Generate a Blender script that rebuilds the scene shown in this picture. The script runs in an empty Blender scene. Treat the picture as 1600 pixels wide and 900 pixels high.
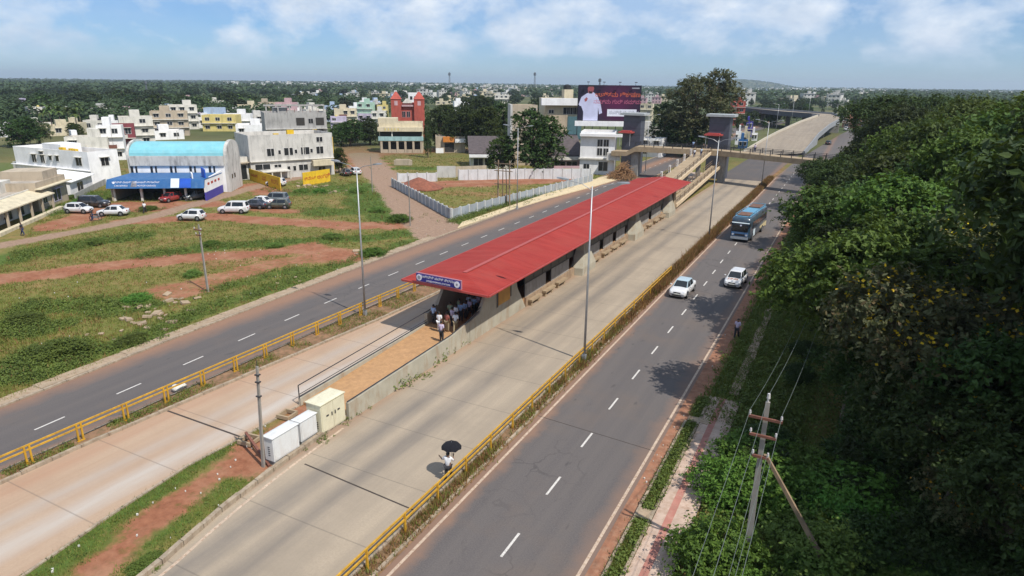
import bpy, bmesh, math, random
from mathutils import Vector, Matrix, Euler
random.seed(7)
SC = bpy.context.scene
COL = SC.collection
R = math.radians
PI = math.pi
# look of the light
SKY_STRENGTH = .095; SKY_DUST = .3; SKY_TINT = (.64, .86, 1.18); CLOUD_LO = (6.4, 7.6, 9.3); CLOUD_HI = (9.0, 9.8, 10.9); CLOUD_VEIL = (5.4, 7.2, 9.7)
SUN_POWER = 4.8; EXPOSURE = 0.0; HAZE = 1.2e-4; HAZE_COL = (.74, .87, 1.0)
# ------------------------------------------------------------------ camera
CAM_H = 19.5
FPX = 1020.0
PITCH, AZ, ROLL = R(17.391345987632203), R(27.078287274630174), R(0.65)
def _axes():
    fw = Vector((0, math.cos(PITCH), -math.sin(PITCH))); rt = Vector((1, 0, 0)); up = rt.cross(fw)
    c, s = math.cos(ROLL), math.sin(ROLL)
    r2, u2 = c*rt + s*up, -s*rt + c*up
    m = Matrix.Rotation(AZ, 3, 'Z')
    return m @ r2, m @ u2, m @ fw
RT, UP, FW = _axes()
def at(px, py, z=0.0):
    """point on the level z that the photograph shows at (px, py); used once, to survey the site"""
    d = RT*((px-800)/FPX) + UP*((450-py)/FPX) + FW
    t = (z-CAM_H)/d.z
    return Vector((d.x*t, d.y*t, z))
def proj(p):
    v = Vector(p) - Vector((0, 0, CAM_H)); d = v.dot(FW)
    return 800 + FPX*v.dot(RT)/d, 450 - FPX*v.dot(UP)/d
def height_at(px, py, ytop):
    b = at(px, py); lo, hi = 0.0, 90.0
    for _ in range(40):
        m = (lo+hi)/2
        if proj((b.x, b.y, m))[1] > ytop: lo = m
        else: hi = m
    return lo
cd = bpy.data.cameras.new('camera'); cam = bpy.data.objects.new('camera', cd); COL.objects.link(cam)
cd.sensor_width = 36; cd.sensor_fit = 'HORIZONTAL'; cd.lens = 36*FPX/1600
cd.clip_start = 0.5; cd.clip_end = 60000
cam.matrix_world = Matrix(((RT.x, UP.x, -FW.x, 0), (RT.y, UP.y, -FW.y, 0), (RT.z, UP.z, -FW.z, CAM_H), (0, 0, 0, 1)))
SC.camera = cam
# ------------------------------------------------------------------ mesh helpers
class MB:
    def __init__(s): s.v = []; s.f = []; s.mi = []; s.cur = 0
    def add(s, vs, fs):
        n = len(s.v); s.v += [tuple(p) for p in vs]
        for f in fs: s.f.append(tuple(i+n for i in f)); s.mi.append(s.cur)
        return s
    def quad(s, a, b, c, d): return s.add([a, b, c, d], [(0, 1, 2, 3)])
    def box(s, x0, x1, y0, y1, z0, z1):
        return s.add([(x0,y0,z0),(x1,y0,z0),(x1,y1,z0),(x0,y1,z0),(x0,y0,z1),(x1,y0,z1),(x1,y1,z1),(x0,y1,z1)],
                     [(0,3,2,1),(4,5,6,7),(0,1,5,4),(1,2,6,5),(2,3,7,6),(3,0,4,7)])
    def hexa(s, p):     # 4 bottom, 4 top
        return s.add(p, [(0,3,2,1),(4,5,6,7),(0,1,5,4),(1,2,6,5),(2,3,7,6),(3,0,4,7)])
    def obox(s, cx, cy, z0, z1, L, W, ang):
        c, n = math.cos(ang), math.sin(ang); q = []
        for z in (z0, z1):
            for a, b in ((-L/2,-W/2),(L/2,-W/2),(L/2,W/2),(-L/2,W/2)):
                q.append((cx+a*c-b*n, cy+a*n+b*c, z))
        return s.hexa(q)
    def beam(s, p0, p1, w, h):   # rectangular bar, h vertical-ish
        p0, p1 = Vector(p0), Vector(p1); d = (p1-p0).normalized()
        u = d.cross(Vector((0,0,1)))
        if u.length < 1e-3: u = Vector((1,0,0))
        u.normalize(); k = u.cross(d).normalized()
        q = []
        for p in (p0, p1):
            for a, b in ((-w/2,-h/2),(w/2,-h/2),(w/2,h/2),(-w/2,h/2)): q.append(p+u*a+k*b)
        return s.hexa(q)
    def cyl(s, p0, p1, r0, r1=None, n=8, cap=True):
        r1 = r0 if r1 is None else r1
        p0, p1 = Vector(p0), Vector(p1); d = (p1-p0).normalized()
        u = d.orthogonal().normalized(); k = d.cross(u)
        vs = []
        for p, r in ((p0, r0), (p1, r1)):
            for i in range(n):
                a = 2*PI*i/n; vs.append(p+u*(r*math.cos(a))+k*(r*math.sin(a)))
        fs = [(i, (i+1) % n, n+(i+1) % n, n+i) for i in range(n)]
        if cap: fs += [tuple(range(n-1, -1, -1)), tuple(range(n, 2*n))]
        return s.add(vs, fs)
    def tube(s, pts, r, n=6):
        for a, b in zip(pts[:-1], pts[1:]): s.cyl(a, b, r, r, n)
        return s
    def prism(s, pts, z0, z1):
        n = len(pts); vs = [(p[0], p[1], z0) for p in pts]+[(p[0], p[1], z1) for p in pts]
        fs = [tuple(range(n-1, -1, -1)), tuple(range(n, 2*n))]+[(i, (i+1) % n, n+(i+1) % n, n+i) for i in range(n)]
        return s.add(vs, fs)
    def xprism(s, prof, x0, x1):   # profile in (y,z), extruded along x
        n = len(prof); vs = [(x0, p[0], p[1]) for p in prof]+[(x1, p[0], p[1]) for p in prof]
        fs = [tuple(range(n-1, -1, -1)), tuple(range(n, 2*n))]+[(i, (i+1) % n, n+(i+1) % n, n+i) for i in range(n)]
        return s.add(vs, fs)
    def yprism(s, prof, y0, y1):   # profile in (x,z), extruded along y
        n = len(prof); vs = [(p[0], y0, p[1]) for p in prof]+[(p[0], y1, p[1]) for p in prof]
        fs = [tuple(range(n)), tuple(range(2*n-1, n-1, -1))]+[(i, n+i, n+(i+1) % n, (i+1) % n) for i in range(n)]
        return s.add(vs, fs)
    def strip(s, pa, pb):          # ribbon between two polylines
        n = len(pa); vs = list(pa)+list(pb)
        return s.add(vs, [(i, i+1, n+i+1, n+i) for i in range(n-1)])
    def loft(s, rings, closed=True, caps=True):
        n = len(rings[0]); vs = [p for r in rings for p in r]; fs = []
        for k in range(len(rings)-1):
            for i in range(n if closed else n-1):
                j = (i+1) % n; fs.append((k*n+i, k*n+j, (k+1)*n+j, (k+1)*n+i))
        if caps: fs += [tuple(range(n-1, -1, -1)), tuple((len(rings)-1)*n+i for i in range(n))]
        return s.add(vs, fs)
    def ball(s, c, rx, ry=None, rz=None, n=10, m=6):
        ry = rx if ry is None else ry; rz = rx if rz is None else rz
        vs = []; fs = []
        for i in range(m+1):
            t = PI*i/m
            for j in range(n):
                a = 2*PI*j/n; vs.append((c[0]+rx*math.sin(t)*math.cos(a), c[1]+ry*math.sin(t)*math.sin(a), c[2]-rz*math.cos(t)))
        for i in range(m):
            for j in range(n):
                k = (j+1) % n; fs.append((i*n+j, i*n+k, (i+1)*n+k, (i+1)*n+j))
        return s.add(vs, fs)
    def mesh(s, name, mats, smooth=False):
        me = bpy.data.meshes.new(name); me.from_pydata(s.v, [], s.f)
        if not isinstance(mats, (list, tuple)): mats = [mats]
        for m in mats: me.materials.append(m)
        if len(mats) > 1: me.polygons.foreach_set('material_index', s.mi)
        if smooth: me.polygons.foreach_set('use_smooth', [True]*len(me.polygons))
        me.update(); return me
    def build(s, name, mats, parent=None, smooth=False, loc=None, rz=0):
        o = bpy.data.objects.new(name, s.mesh(name, mats, smooth)); COL.objects.link(o)
        if parent is not None: o.parent = parent
        if loc is not None: o.location = loc
        if rz: o.rotation_euler.z = rz
        return o
def tag(o, label=None, cat=None, group=None, kind=None):
    if label: o['label'] = label
    if cat: o['category'] = cat
    if group: o['group'] = group
    if kind: o['kind'] = kind
    return o
def struct(o): o['kind'] = 'structure'; return o
def empty(name, label, cat, loc=(0,0,0), rz=0, group=None):
    o = bpy.data.objects.new(name, None); COL.objects.link(o); o.empty_display_size = .3
    o.location = loc; o.rotation_euler = (0, 0, rz)
    return tag(o, label, cat, group)
KIDS = {}
def children(o): return [c for c in bpy.data.objects if c.parent == o]
def copy_tree(o, loc=None, rz=None, label=None, scale=None, kids=None):
    c = o.copy(); COL.objects.link(c)
    if loc is not None: c.location = loc
    if rz is not None: c.rotation_euler.z = rz
    if label: c['label'] = label
    if scale is not None: c.scale = (scale,)*3 if not isinstance(scale, (tuple, list)) else scale
    for ch in list(o.children):
        d = ch.copy(); COL.objects.link(d); d.parent = c
        for g in list(ch.children):
            e = g.copy(); COL.objects.link(e); e.parent = d
    return c
# ------------------------------------------------------------------ materials
class NT:
    def __init__(s, name, world=False):
        if world: s.m = None
        s.m = bpy.data.materials.new(name); s.m.use_nodes = True
        s.t = s.m.node_tree; s.n = s.t.nodes; s.l = s.t.links
        s.b = s.n['Principled BSDF']
    def node(s, typ, **kw):
        x = s.n.new(typ)
        for k, v in kw.items(): setattr(x, k, v)
        return x
    def noise(s, vec, scale, detail=4, rough=.55):
        x = s.node('ShaderNodeTexNoise'); x.inputs['Scale'].default_value = scale
        x.inputs['Detail'].default_value = detail; x.inputs['Roughness'].default_value = rough
        if vec is not None: s.l.new(vec, x.inputs['Vector'])
        return x.outputs['Fac']
    def ramp(s, fac, stops):
        x = s.node('ShaderNodeValToRGB'); e = x.color_ramp.elements
        while len(e) < len(stops): e.new(.5)
        for k, (p, c) in enumerate(stops):
            e[k].position = p; e[k].color = (c, c, c, 1) if isinstance(c, (int, float)) else (*c[:3], 1)
        s.l.new(fac, x.inputs['Fac']); return x.outputs['Color']
    def mix(s, fac, a, b, mode='MIX'):
        x = s.node('ShaderNodeMix', data_type='RGBA', blend_type=mode)
        for sock, v in ((x.inputs[0], fac), (x.inputs[6], a), (x.inputs[7], b)):
            if isinstance(v, (int, float)): sock.default_value = v
            elif isinstance(v, (tuple, list)): sock.default_value = (*v[:3], 1)
            else: s.l.new(v, sock)
        return x.outputs[2]
    def math(s, op, a, b=0.0, c=None):
        x = s.node('ShaderNodeMath', operation=op)
        for i, v in enumerate((a, b) if c is None else (a, b, c)):
            if isinstance(v, (int, float)): x.inputs[i].default_value = v
            else: s.l.new(v, x.inputs[i])
        return x.outputs[0]
    def pos(s): return s.node('ShaderNodeNewGeometry').outputs['Position']
    def obj(s): return s.node('ShaderNodeTexCoord').outputs['Object']
    def rand(s): return s.node('ShaderNodeObjectInfo').outputs['Random']
    def xyz(s, v):
        x = s.node('ShaderNodeSeparateXYZ'); s.l.new(v, x.inputs[0]); return x.outputs
    def mapped(s, vec, scale=(1,1,1), rot=(0,0,0)):
        x = s.node('ShaderNodeMapping'); x.inputs['Scale'].default_value = scale; x.inputs['Rotation'].default_value = rot
        s.l.new(vec, x.inputs['Vector']); return x.outputs[0]
    def base(s, c):
        k = s.b.inputs['Base Color']
        if isinstance(c, (tuple, list)): k.default_value = (*c[:3], 1)
        else: s.l.new(c, k)
    def bump(s, h, strength=.3, dist=.02):
        x = s.node('ShaderNodeBump'); x.inputs['Strength'].default_value = strength; x.inputs['Distance'].default_value = dist
        s.l.new(h, x.inputs['Height']); s.l.new(x.outputs[0], s.b.inputs['Normal'])
    def set(s, rough=.8, metal=0, spec=None):
        s.b.inputs['Roughness'].default_value = rough; s.b.inputs['Metallic'].default_value = metal
        if spec is not None: s.b.inputs['Specular IOR Level'].default_value = spec
        return s.m
def shade(c, k): return tuple(min(1, max(0, x*k)) for x in c)
MATS = {}
def paint(name, col, rough=.7, var=.18, scale=.9, metal=0, dirt=None, dirt_amt=.35, coord='obj'):
    """plain coating with uneven tone and blotchy dirt"""
    if name in MATS: return MATS[name]
    n = NT(name); v = n.obj() if coord == 'obj' else n.pos()
    a = n.noise(v, scale, 5, .6); c = n.mix(n.ramp(a, [(.3, 0.0), (.7, 1.0)]), shade(col, 1-var), shade(col, 1+var*.6))
    if dirt:
        d = n.noise(n.mapped(v, (1.3, 1.3, .35)), scale*1.7, 6, .65)
        c = n.mix(n.math('MULTIPLY', n.ramp(d, [(.48, 0.0), (.68, 1.0)]), dirt_amt), c, dirt)
    n.base(c); MATS[name] = n.set(rough, metal); return MATS[name]
from mathutils import noise as MN
# ------------------------------------------------------------------ sky, sun, air
SUN_EL, SUN_ANG = R(54), R(-18)     # the sun stands off to the right, a little behind the camera
w = bpy.data.worlds.new('World'); SC.world = w; w.use_nodes = True
t = w.node_tree; t.nodes.clear()
def wn(typ, **kw):
    x = t.nodes.new(typ)
    for k, v in kw.items(): setattr(x, k, v)
    return x
def wl(a, b): t.links.new(a, b)
def wm(op, a, b=0.0):
    x = wn('ShaderNodeMath', operation=op)
    for i, v in enumerate((a, b)):
        if isinstance(v, (int, float)): x.inputs[i].default_value = v
        else: wl(v, x.inputs[i])
    return x.outputs[0]
def wramp(fac, stops):
    x = wn('ShaderNodeValToRGB'); e = x.color_ramp.elements
    while len(e) < len(stops): e.new(.5)
    for k, (p, c) in enumerate(stops): e[k].position = p; e[k].color = (c, c, c, 1) if isinstance(c, (int, float)) else (*c, 1)
    wl(fac, x.inputs[0]); return x.outputs[0]
def wmix(f, a, b):
    x = wn('ShaderNodeMix', data_type='RGBA')
    for sock, v in ((x.inputs[0], f), (x.inputs[6], a), (x.inputs[7], b)):
        if isinstance(v, (int, float)): sock.default_value = v
        elif isinstance(v, tuple): sock.default_value = (*v, 1)
        else: wl(v, sock)
    return x.outputs[2]
sky = wn('ShaderNodeTexSky', sky_type='NISHITA'); sky.sun_disc = False
sky.sun_elevation = SUN_EL; sky.sun_rotation = R(108); sky.altitude = 700
sky.air_density = 1.0; sky.dust_density = SKY_DUST; sky.ozone_density = 3.0
tc = wn('ShaderNodeTexCoord'); sep = wn('ShaderNodeSeparateXYZ'); wl(tc.outputs['Generated'], sep.inputs[0])
def wnoise(scale, sc, det=6, rough=.6, loc=(0,0,0), dist=0.0):
    mp = wn('ShaderNodeMapping'); mp.inputs['Scale'].default_value = sc; mp.inputs['Location'].default_value = loc
    wl(tc.outputs['Generated'], mp.inputs[0])
    x = wn('ShaderNodeTexNoise'); x.inputs['Scale'].default_value = scale; x.inputs['Detail'].default_value = det
    x.inputs['Roughness'].default_value = rough; x.inputs['Distortion'].default_value = dist; wl(mp.outputs[0], x.inputs['Vector']); return x.outputs['Fac']
z = sep.outputs[2]
puff = wnoise(8.5, (1, 1, 1.75), 9, .56, (3.3, .9, .25), .08)           # heaped clouds
veil = wnoise(4.2, (1, 1, 2.2), 5, .55, (1.7, 2.2, 0))              # thin high veil
grow = wramp(z, [(0.0, .1), (.02, .38), (.05, .68), (.09, .72), (.16, .62)])
m1 = wm('MULTIPLY', wramp(wm('ADD', puff, wm('MULTIPLY', wm('SUBTRACT', grow, .6), .20)), [(.445, 0.0), (.53, .5), (.66, 1.0)]), wramp(z, [(0.012, 0.0), (.045, 1.0)]))
m2 = wm('MULTIPLY', wramp(veil, [(.36, 0.0), (.62, .62)]), wramp(z, [(0.0, .1), (.05, .55), (.09, 1.0)]))
shadeF = wnoise(15, (1, 1, 2.0), 7, .6, (3.3, .9, .22))
cloudcol = wmix(wramp(shadeF, [(.35, 0.0), (.65, 1.0)]), CLOUD_LO, CLOUD_HI)
base = wmix(.0, sky.outputs[0], (0, 0, 0))
tint = wn('ShaderNodeMix', data_type='RGBA', blend_type='MULTIPLY'); tint.inputs[0].default_value = 1
wl(sky.outputs[0], tint.inputs[6]); tint.inputs[7].default_value = (*SKY_TINT, 1)
c1 = wmix(m2, tint.outputs[2], CLOUD_VEIL)
c2 = wmix(m1, c1, cloudcol)
bg = wn('ShaderNodeBackground'); bg.inputs['Strength'].default_value = SKY_STRENGTH; wl(c2, bg.inputs[0])
out = wn('ShaderNodeOutputWorld'); wl(bg.outputs[0], out.inputs[0])
sl = bpy.data.lights.new('sun', 'SUN'); sl.energy = SUN_POWER; sl.angle = R(.53); sl.color = (1, .95, .87)
so = bpy.data.objects.new('sun', sl); COL.objects.link(so)
sd = Vector((math.cos(SUN_ANG)*math.cos(SUN_EL), math.sin(SUN_ANG)*math.cos(SUN_EL), math.sin(SUN_EL)))
so.rotation_euler = sd.to_track_quat('Z', 'Y').to_euler(); so.location = sd*80
SC.view_settings.view_transform = 'Standard'; SC.view_settings.look = 'None'; SC.view_settings.gamma = 1
SC.view_settings.exposure = EXPOSURE; SC.view_settings.use_curve_mapping = False
SC.cycles.max_bounces = 6; SC.cycles.diffuse_bounces = 3; SC.cycles.glossy_bounces = 2; SC.cycles.transmission_bounces = 3
SC.cycles.transparent_max_bounces = 6; SC.cycles.volume_bounces = 0; SC.cycles.caustics_reflective = False; SC.cycles.caustics_refractive = False
SC.cycles.use_denoising = True
# ------------------------------------------------------------------ ground: one sheet to the horizon
def seg_d(p, a, b):
    ax, ay, bx, by = a[0], a[1], b[0], b[1]; dx, dy = bx-ax, by-ay
    q = ((p[0]-ax)*dx+(p[1]-ay)*dy)/max(1e-6, dx*dx+dy*dy); q = min(1, max(0, q))
    return math.hypot(p[0]-ax-dx*q, p[1]-ay-dy*q)
def poly_w(pix): return [at(*p) for p in pix]
class Blob:
    def __init__(s, pix, width, val=1.0, soft=.5):
        s.p = poly_w(pix); s.w = width; s.v = val; s.soft = soft
        m = width*(1+soft)+1
        s.bb = (min(q.x for q in s.p)-m, max(q.x for q in s.p)+m, min(q.y for q in s.p)-m, max(q.y for q in s.p)+m)
    def val(s, x, y, nz):
        if x < s.bb[0] or x > s.bb[1] or y < s.bb[2] or y > s.bb[3]: return 0
        d = min(seg_d((x, y), a, b) for a, b in zip(s.p[:-1], s.p[1:])) + nz*s.w*.6
        k = (s.w*(1+s.soft)-d)/(2*s.w*s.soft); k = min(1, max(0, k)); return s.v*k*k*(3-2*k)
SOIL = [Blob([(0,436),(110,422),(250,405),(380,396),(470,388),(540,402)], 2.3, .95),
        Blob([(470,386),(530,398)], 2.8, .9), Blob([(260,455),(350,432),(440,408),(520,400)], 2.6, .72), Blob([(340,412),(420,402)], 3.0, .55), Blob([(270,462),(330,452)], 1.5, .8),
        Blob([(90,352),(160,326),(250,325)], 3.0, 1), Blob([(210,345),(330,338),(440,345),(545,352),(625,352)], 2.6, 1),
        Blob([(185,320),(330,318)], 3.0, 1), Blob([(380,325),(450,330)], 2.2, .8),
        Blob([(640,289),(700,287),(790,283),(880,280)], 5.0, .95), Blob([(715,300),(790,306)], 3.0, .5),
        Blob([(520,250),(570,240),(640,236),(720,234)], 7.0, 1), Blob([(540,222),(560,240),(575,262)], 5.0, 1), Blob([(600,208),(640,206)], 4, .6),
        Blob([(330,290),(380,290),(420,300)], 3.5, .9), Blob([(475,405),(560,398),(600,388)], 1.4, .6),
        Blob([(140,897),(240,810),(330,745),(400,690)], .75, 1), Blob([(400,725),(440,690),(478,640)], 1.2, .95), Blob([(360,735),(420,715)], .7, .8),
        Blob([(1185,300),(1222,262),(1245,250)], 2.0, .7), Blob([(1160,270),(1050,340)], 1.6, .9), Blob([(1020,235),(1100,222)], 3, .5),
        Blob([(1240,240),(1310,205)], 5, .7), Blob([(1240,330),(1300,300)], 3.5, .7)]
GRAVEL = [Blob([(-30,388),(60,372),(150,356),(240,337),(340,308),(420,286),(545,262)], 1.7, 1), Blob([(700,372),(650,330),(615,290),(580,258),(566,240)], 3.9, 1, .2),
          Blob([(0,640),(80,607),(200,560),(300,518),(400,478),(500,440),(600,402),(670,376)], .8, .55)]
LUSH = [Blob([(-20,408),(60,395),(150,378),(210,370)], 2.6, 1), Blob([(235,398),(330,385),(430,378),(560,372),(650,362)], 2.0, 1),
        Blob([(60,480),(150,470),(210,478)], 2.4, .8), Blob([(20,510),(60,515)], 2.0, .9), Blob([(60,560),(110,548)], 2.4, 1), Blob([(-20,600),(60,580),(200,535),(330,480),(450,440),(560,405),(660,370)], 1.7, .68),
        Blob([(480,300),(560,290),(610,340)], 4.2, 1), Blob([(510,330),(560,330)], 4, .8), Blob([(180,335),(250,326)], 1.2, .8), Blob([(60,335),(120,318),(165,300)], 3, 1),
        Blob([(640,330),(705,352)], 1.2, 1), Blob([(720,348),(800,328),(900,294),(935,280)], 1.2, 1), Blob([(585,262),(660,263),(720,262)], 3, 1),
        Blob([(420,296),(470,302),(520,286)], 2.2, .6), Blob([(330,455),(420,430),(470,420)], 1.6, .7), Blob([(60,897),(200,790),(300,722),(380,690)], .9, 1), Blob([(170,897),(300,790),(400,735)], .6, .8),
        Blob([(0,265),(30,258),(60,268)], 8, .9), Blob([(300,225),(420,215)], 12, .9), Blob([(1180,300),(1240,380),(1200,460),(1100,640)], 3, .8)]
def nz2(x, y, s, seed=0.0): return MN.noise(Vector((x*s+seed, y*s-seed, seed)))
def cover(x, y):
    n1 = nz2(x, y, .22, 3.1)+.5*nz2(x, y, .6, 8.0)
    s = 0; g = 0; l = 0
    for b in SOIL: s = max(s, b.val(x, y, n1))
    for b in GRAVEL: g = max(g, b.val(x, y, n1*.35))
    for b in LUSH: l = max(l, b.val(x, y, n1))
    return s, g, l
def span(a, b, st): 
    n = max(1, round((b-a)/st)); return [a+(b-a)*i/n for i in range(n)]
xs = [-14000,-9000,-6000,-4000,-2600,-1800,-1200,-800,-550,-380,-290]+span(-230,-150,4)+span(-150,-47,1.0)+span(-47,-36,5)+span(-36,-20,1.0)+span(-20,-8,4)+span(-8,8,1.5)+[8,20,40,70,110,170,260,400,700,1200,2200,4000,7000,12000]
ys = [-3000,-900,-300,-80,-30,-8]+span(-4,150,1.0)+span(150,230,3)+[230,250,275,310,360,430,520,650,820,1050,1400,1900,2600,3600,5000,7000,9500,14000]
def hill(x, y):
    d = math.hypot(x, y)
    if d < 900: return 0
    a = math.degrees(math.atan2(x, y)); k = min(1, (d-900)/3500)
    h = 10*k*MN.noise(Vector((x*.0006, y*.0006, 1.3)))
    return h
gm = MB()
for y in ys:
    for x in xs:
        inroad = -49 < x < -5 and y < 420
        z = -.03 if inroad else -.05-.10*abs(nz2(x, y, .15, 5))
        if math.hypot(x, y) > 900: z = hill(x, y)-.2
        gm.v.append((x, y, z))
nx = len(xs)
for j in range(len(ys)-1):
    for i in range(nx-1): gm.f.append((j*nx+i, j*nx+i+1, (j+1)*nx+i+1, (j+1)*nx+i)); gm.mi.append(0)
n = NT('ground_cover'); P = n.pos()
att = n.node('ShaderNodeAttribute', attribute_name='cover'); rgb = n.node('ShaderNodeSeparateColor'); n.l.new(att.outputs['Color'], rgb.inputs[0])
fine = n.noise(P, 2.2, 6, .7); mid = n.noise(P, .35, 5, .6); big = n.noise(P, .05, 4, .55); huge = n.noise(P, .006, 4, .6)
grass = n.mix(n.ramp(fine, [(.3, 0.), (.7, 1.)]), (.085, .088, .020), (.205, .185, .052))
grass = n.mix(n.math('MULTIPLY', n.ramp(mid, [(.42, 0.), (.66, 1.)]), .75), grass, (.27, .175, .070))
grass = n.mix(n.math('MULTIPLY', n.ramp(big, [(.44, 0.), (.62, 1.)]), .5), grass, (.120, .150, .030))
lush = n.mix(n.ramp(fine, [(.3, 0.), (.7, 1.)]), (.045, .075, .014), (.110, .165, .030))
soil = n.mix(n.ramp(fine, [(.3, 0.), (.75, 1.)]), (.195, .072, .038), (.345, .150, .082))
soil = n.mix(n.math('MULTIPLY', n.ramp(mid, [(.45, 0.), (.7, 1.)]), .55), soil, (.40, .235, .145))
grav = n.mix(n.ramp(fine, [(.3, 0.), (.75, 1.)]), (.225, .145, .10), (.365, .25, .175))
far = n.mix(n.ramp(big, [(.35, 0.), (.65, 1.)]), (.040, .055, .018), (.085, .105, .036)); far = n.mix(n.ramp(huge, [(.45, 0.), (.65, 1.)]), far, (.15, .135, .06))
jit = n.math('ADD', n.math('MULTIPLY', n.math('SUBTRACT', fine, .5), 1.3), n.math('MULTIPLY', n.math('SUBTRACT', n.noise(P, .9, 5, .7), .5), .9))
def soft(ch, lo=.30, hi=.78): return n.ramp(n.math('ADD', ch, jit), [(lo, 0.), (hi, 1.)])
c = n.mix(soft(rgb.outputs['Blue']), grass, lush); c = n.mix(soft(rgb.outputs['Red']), c, soil); c = n.mix(soft(rgb.outputs['Green']), c, grav)
dist = n.node('ShaderNodeVectorMath', operation='LENGTH'); n.l.new(P, dist.inputs[0])
c = n.mix(n.ramp(n.math('DIVIDE', dist.outputs['Value'], 1000), [(.16, 0.), (.24, 1.)]), c, far)
n.base(c); n.bump(fine, .5, .08); GROUND = n.set(.95, 0, .2)
go = gm.build('ground', GROUND); struct(go)
ca = go.data.color_attributes.new('cover', 'FLOAT_COLOR', 'POINT'); buf = []
CV = {}
for (x, y, z_) in gm.v:
    if -235 < x < 12 and -5 < y < 260: s, g, l = cover(x, y)
    else: s = g = l = 0
    buf += [s, g, l, 1]
ca.data.foreach_set('color', buf)
# ------------------------------------------------------------------ roads
def lerp_tab(tab, y):
    if y <= tab[0][0]: return tab[0][1]
    for (a, va), (b, vb) in zip(tab[:-1], tab[1:]):
        if y <= b: return va+(vb-va)*(y-a)/(b-a)
    return tab[-1][1]
T_LK = [(-60,-43.6),(17,-44.6),(32,-45.6),(58,-46.8),(110,-48),(134,-48.6),(200,-50),(300,-55),(420,-50)]   # kerb left of the far carriageway
T_LM = [(-60,-36.2),(17,-36.9),(50,-37.0),(110,-38.2),(200,-40),(300,-42),(420,-36)]      # its right edge
T_LD = [(-60,-38.6),(18,-39.9),(33,-40.7),(53,-41.7),(108,-42.8),(200,-45),(300,-48)]
T_BL = [(-60,-35.7),(17,-35.6),(29,-34.9),(42,-34.0),(60,-33.6),(150,-34.5),(200,-36)]       # bus lane kerb by the yellow fence
T_BR = [(-60,-24),(10,-27.8),(15,-28.6),(19,-29.0),(24,-28.8),(200,-28.6)]
T_ML = [(-60,-18),(13,-23.2),(17,-24.0),(21,-24.5),(27,-24.9),(200,-24.9)]
def X(v, y): return v if isinstance(v, (int, float)) else lerp_tab(v, y)
def sheet(name, xa, xb, y0, y1, z, m, oa=0.0, ob=0.0, step=4):
    ysl = span(y0, y1, step)+[y1]
    mb = MB().strip([(X(xb, y)+ob, y, z) for y in ysl], [(X(xa, y)+oa, y, z) for y in ysl])
    mb.f = [tuple(reversed(f)) for f in mb.f]
    return mb.build(name, m)
def asphalt(name, edges, tone=1.0):
    n = NT(name); P = n.pos(); x = n.xyz(P)[0]
    fine = n.noise(P, 14, 4, .7); streak = n.noise(n.mapped(P, (1.4, .03, 1)), 1.0, 5, .6); blot = n.noise(P, .18, 5, .6)
    c = n.mix(n.ramp(fine, [(.3, 0.), (.7, 1.)]), shade((.088, .078, .076), tone), shade((.140, .124, .118), tone))
    c = n.mix(n.math('MULTIPLY', n.ramp(streak, [(.35, 0.), (.7, 1.)]), .55), c, shade((.150, .130, .118), tone))
    c = n.mix(n.math('MULTIPLY', n.ramp(blot, [(.5, 0.), (.7, 1.)]), .4), c, (.17, .125, .095))
    vo = n.node('ShaderNodeTexVoronoi', feature='DISTANCE_TO_EDGE'); vo.inputs['Scale'].default_value = .42; vo.inputs['Randomness'].default_value = 1
    vm = n.node('ShaderNodeVectorMath', operation='ADD'); nz = n.node('ShaderNodeTexNoise'); nz.inputs['Scale'].default_value = 1.3; n.l.new(P, nz.inputs['Vector']); n.l.new(P, vm.inputs[0]); n.l.new(nz.outputs['Color'], vm.inputs[1]); n.l.new(vm.outputs[0], vo.inputs['Vector'])
    crk = n.math('MULTIPLY', n.ramp(vo.outputs['Distance'], [(0., 1.), (.012, 1.), (.03, 0.)]), n.ramp(n.noise(P, .13, 3, .5), [(.54, 0.), (.66, .3)])); c = n.mix(crk, c, (.035, .032, .032))
    oil = n.math('MULTIPLY', n.ramp(n.noise(n.mapped(P, (1.6, .5, 1)), 1.2, 3, .5), [(.66, 0.), (.74, .5)]), 1.0); c = n.mix(oil, c, (.05, .046, .046))
    wob = n.math('MULTIPLY', n.math('SUBTRACT', n.noise(P, .5, 5, .65), .5), 1.6)
    for e, wd, amt in edges:
        d = n.math('ABSOLUTE', n.math('ADD', n.math('SUBTRACT', x, e), wob))
        c = n.mix(n.math('MULTIPLY', n.ramp(n.math('DIVIDE', d, wd), [(.2, 1.), (1., 0.)]), amt), c, (.30, .165, .10))
    n.base(c); n.bump(fine, .25, .01); return n.set(.85, 0, .3)
M_ROAD = asphalt('asphalt_main', [(-14.7, .9, .6), (-7.4, 1.1, .38)], .98); M_LROAD = asphalt('asphalt_service', [(-45.4, 2.4, .75), (-37.2, .6, .45)], .92)
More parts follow.
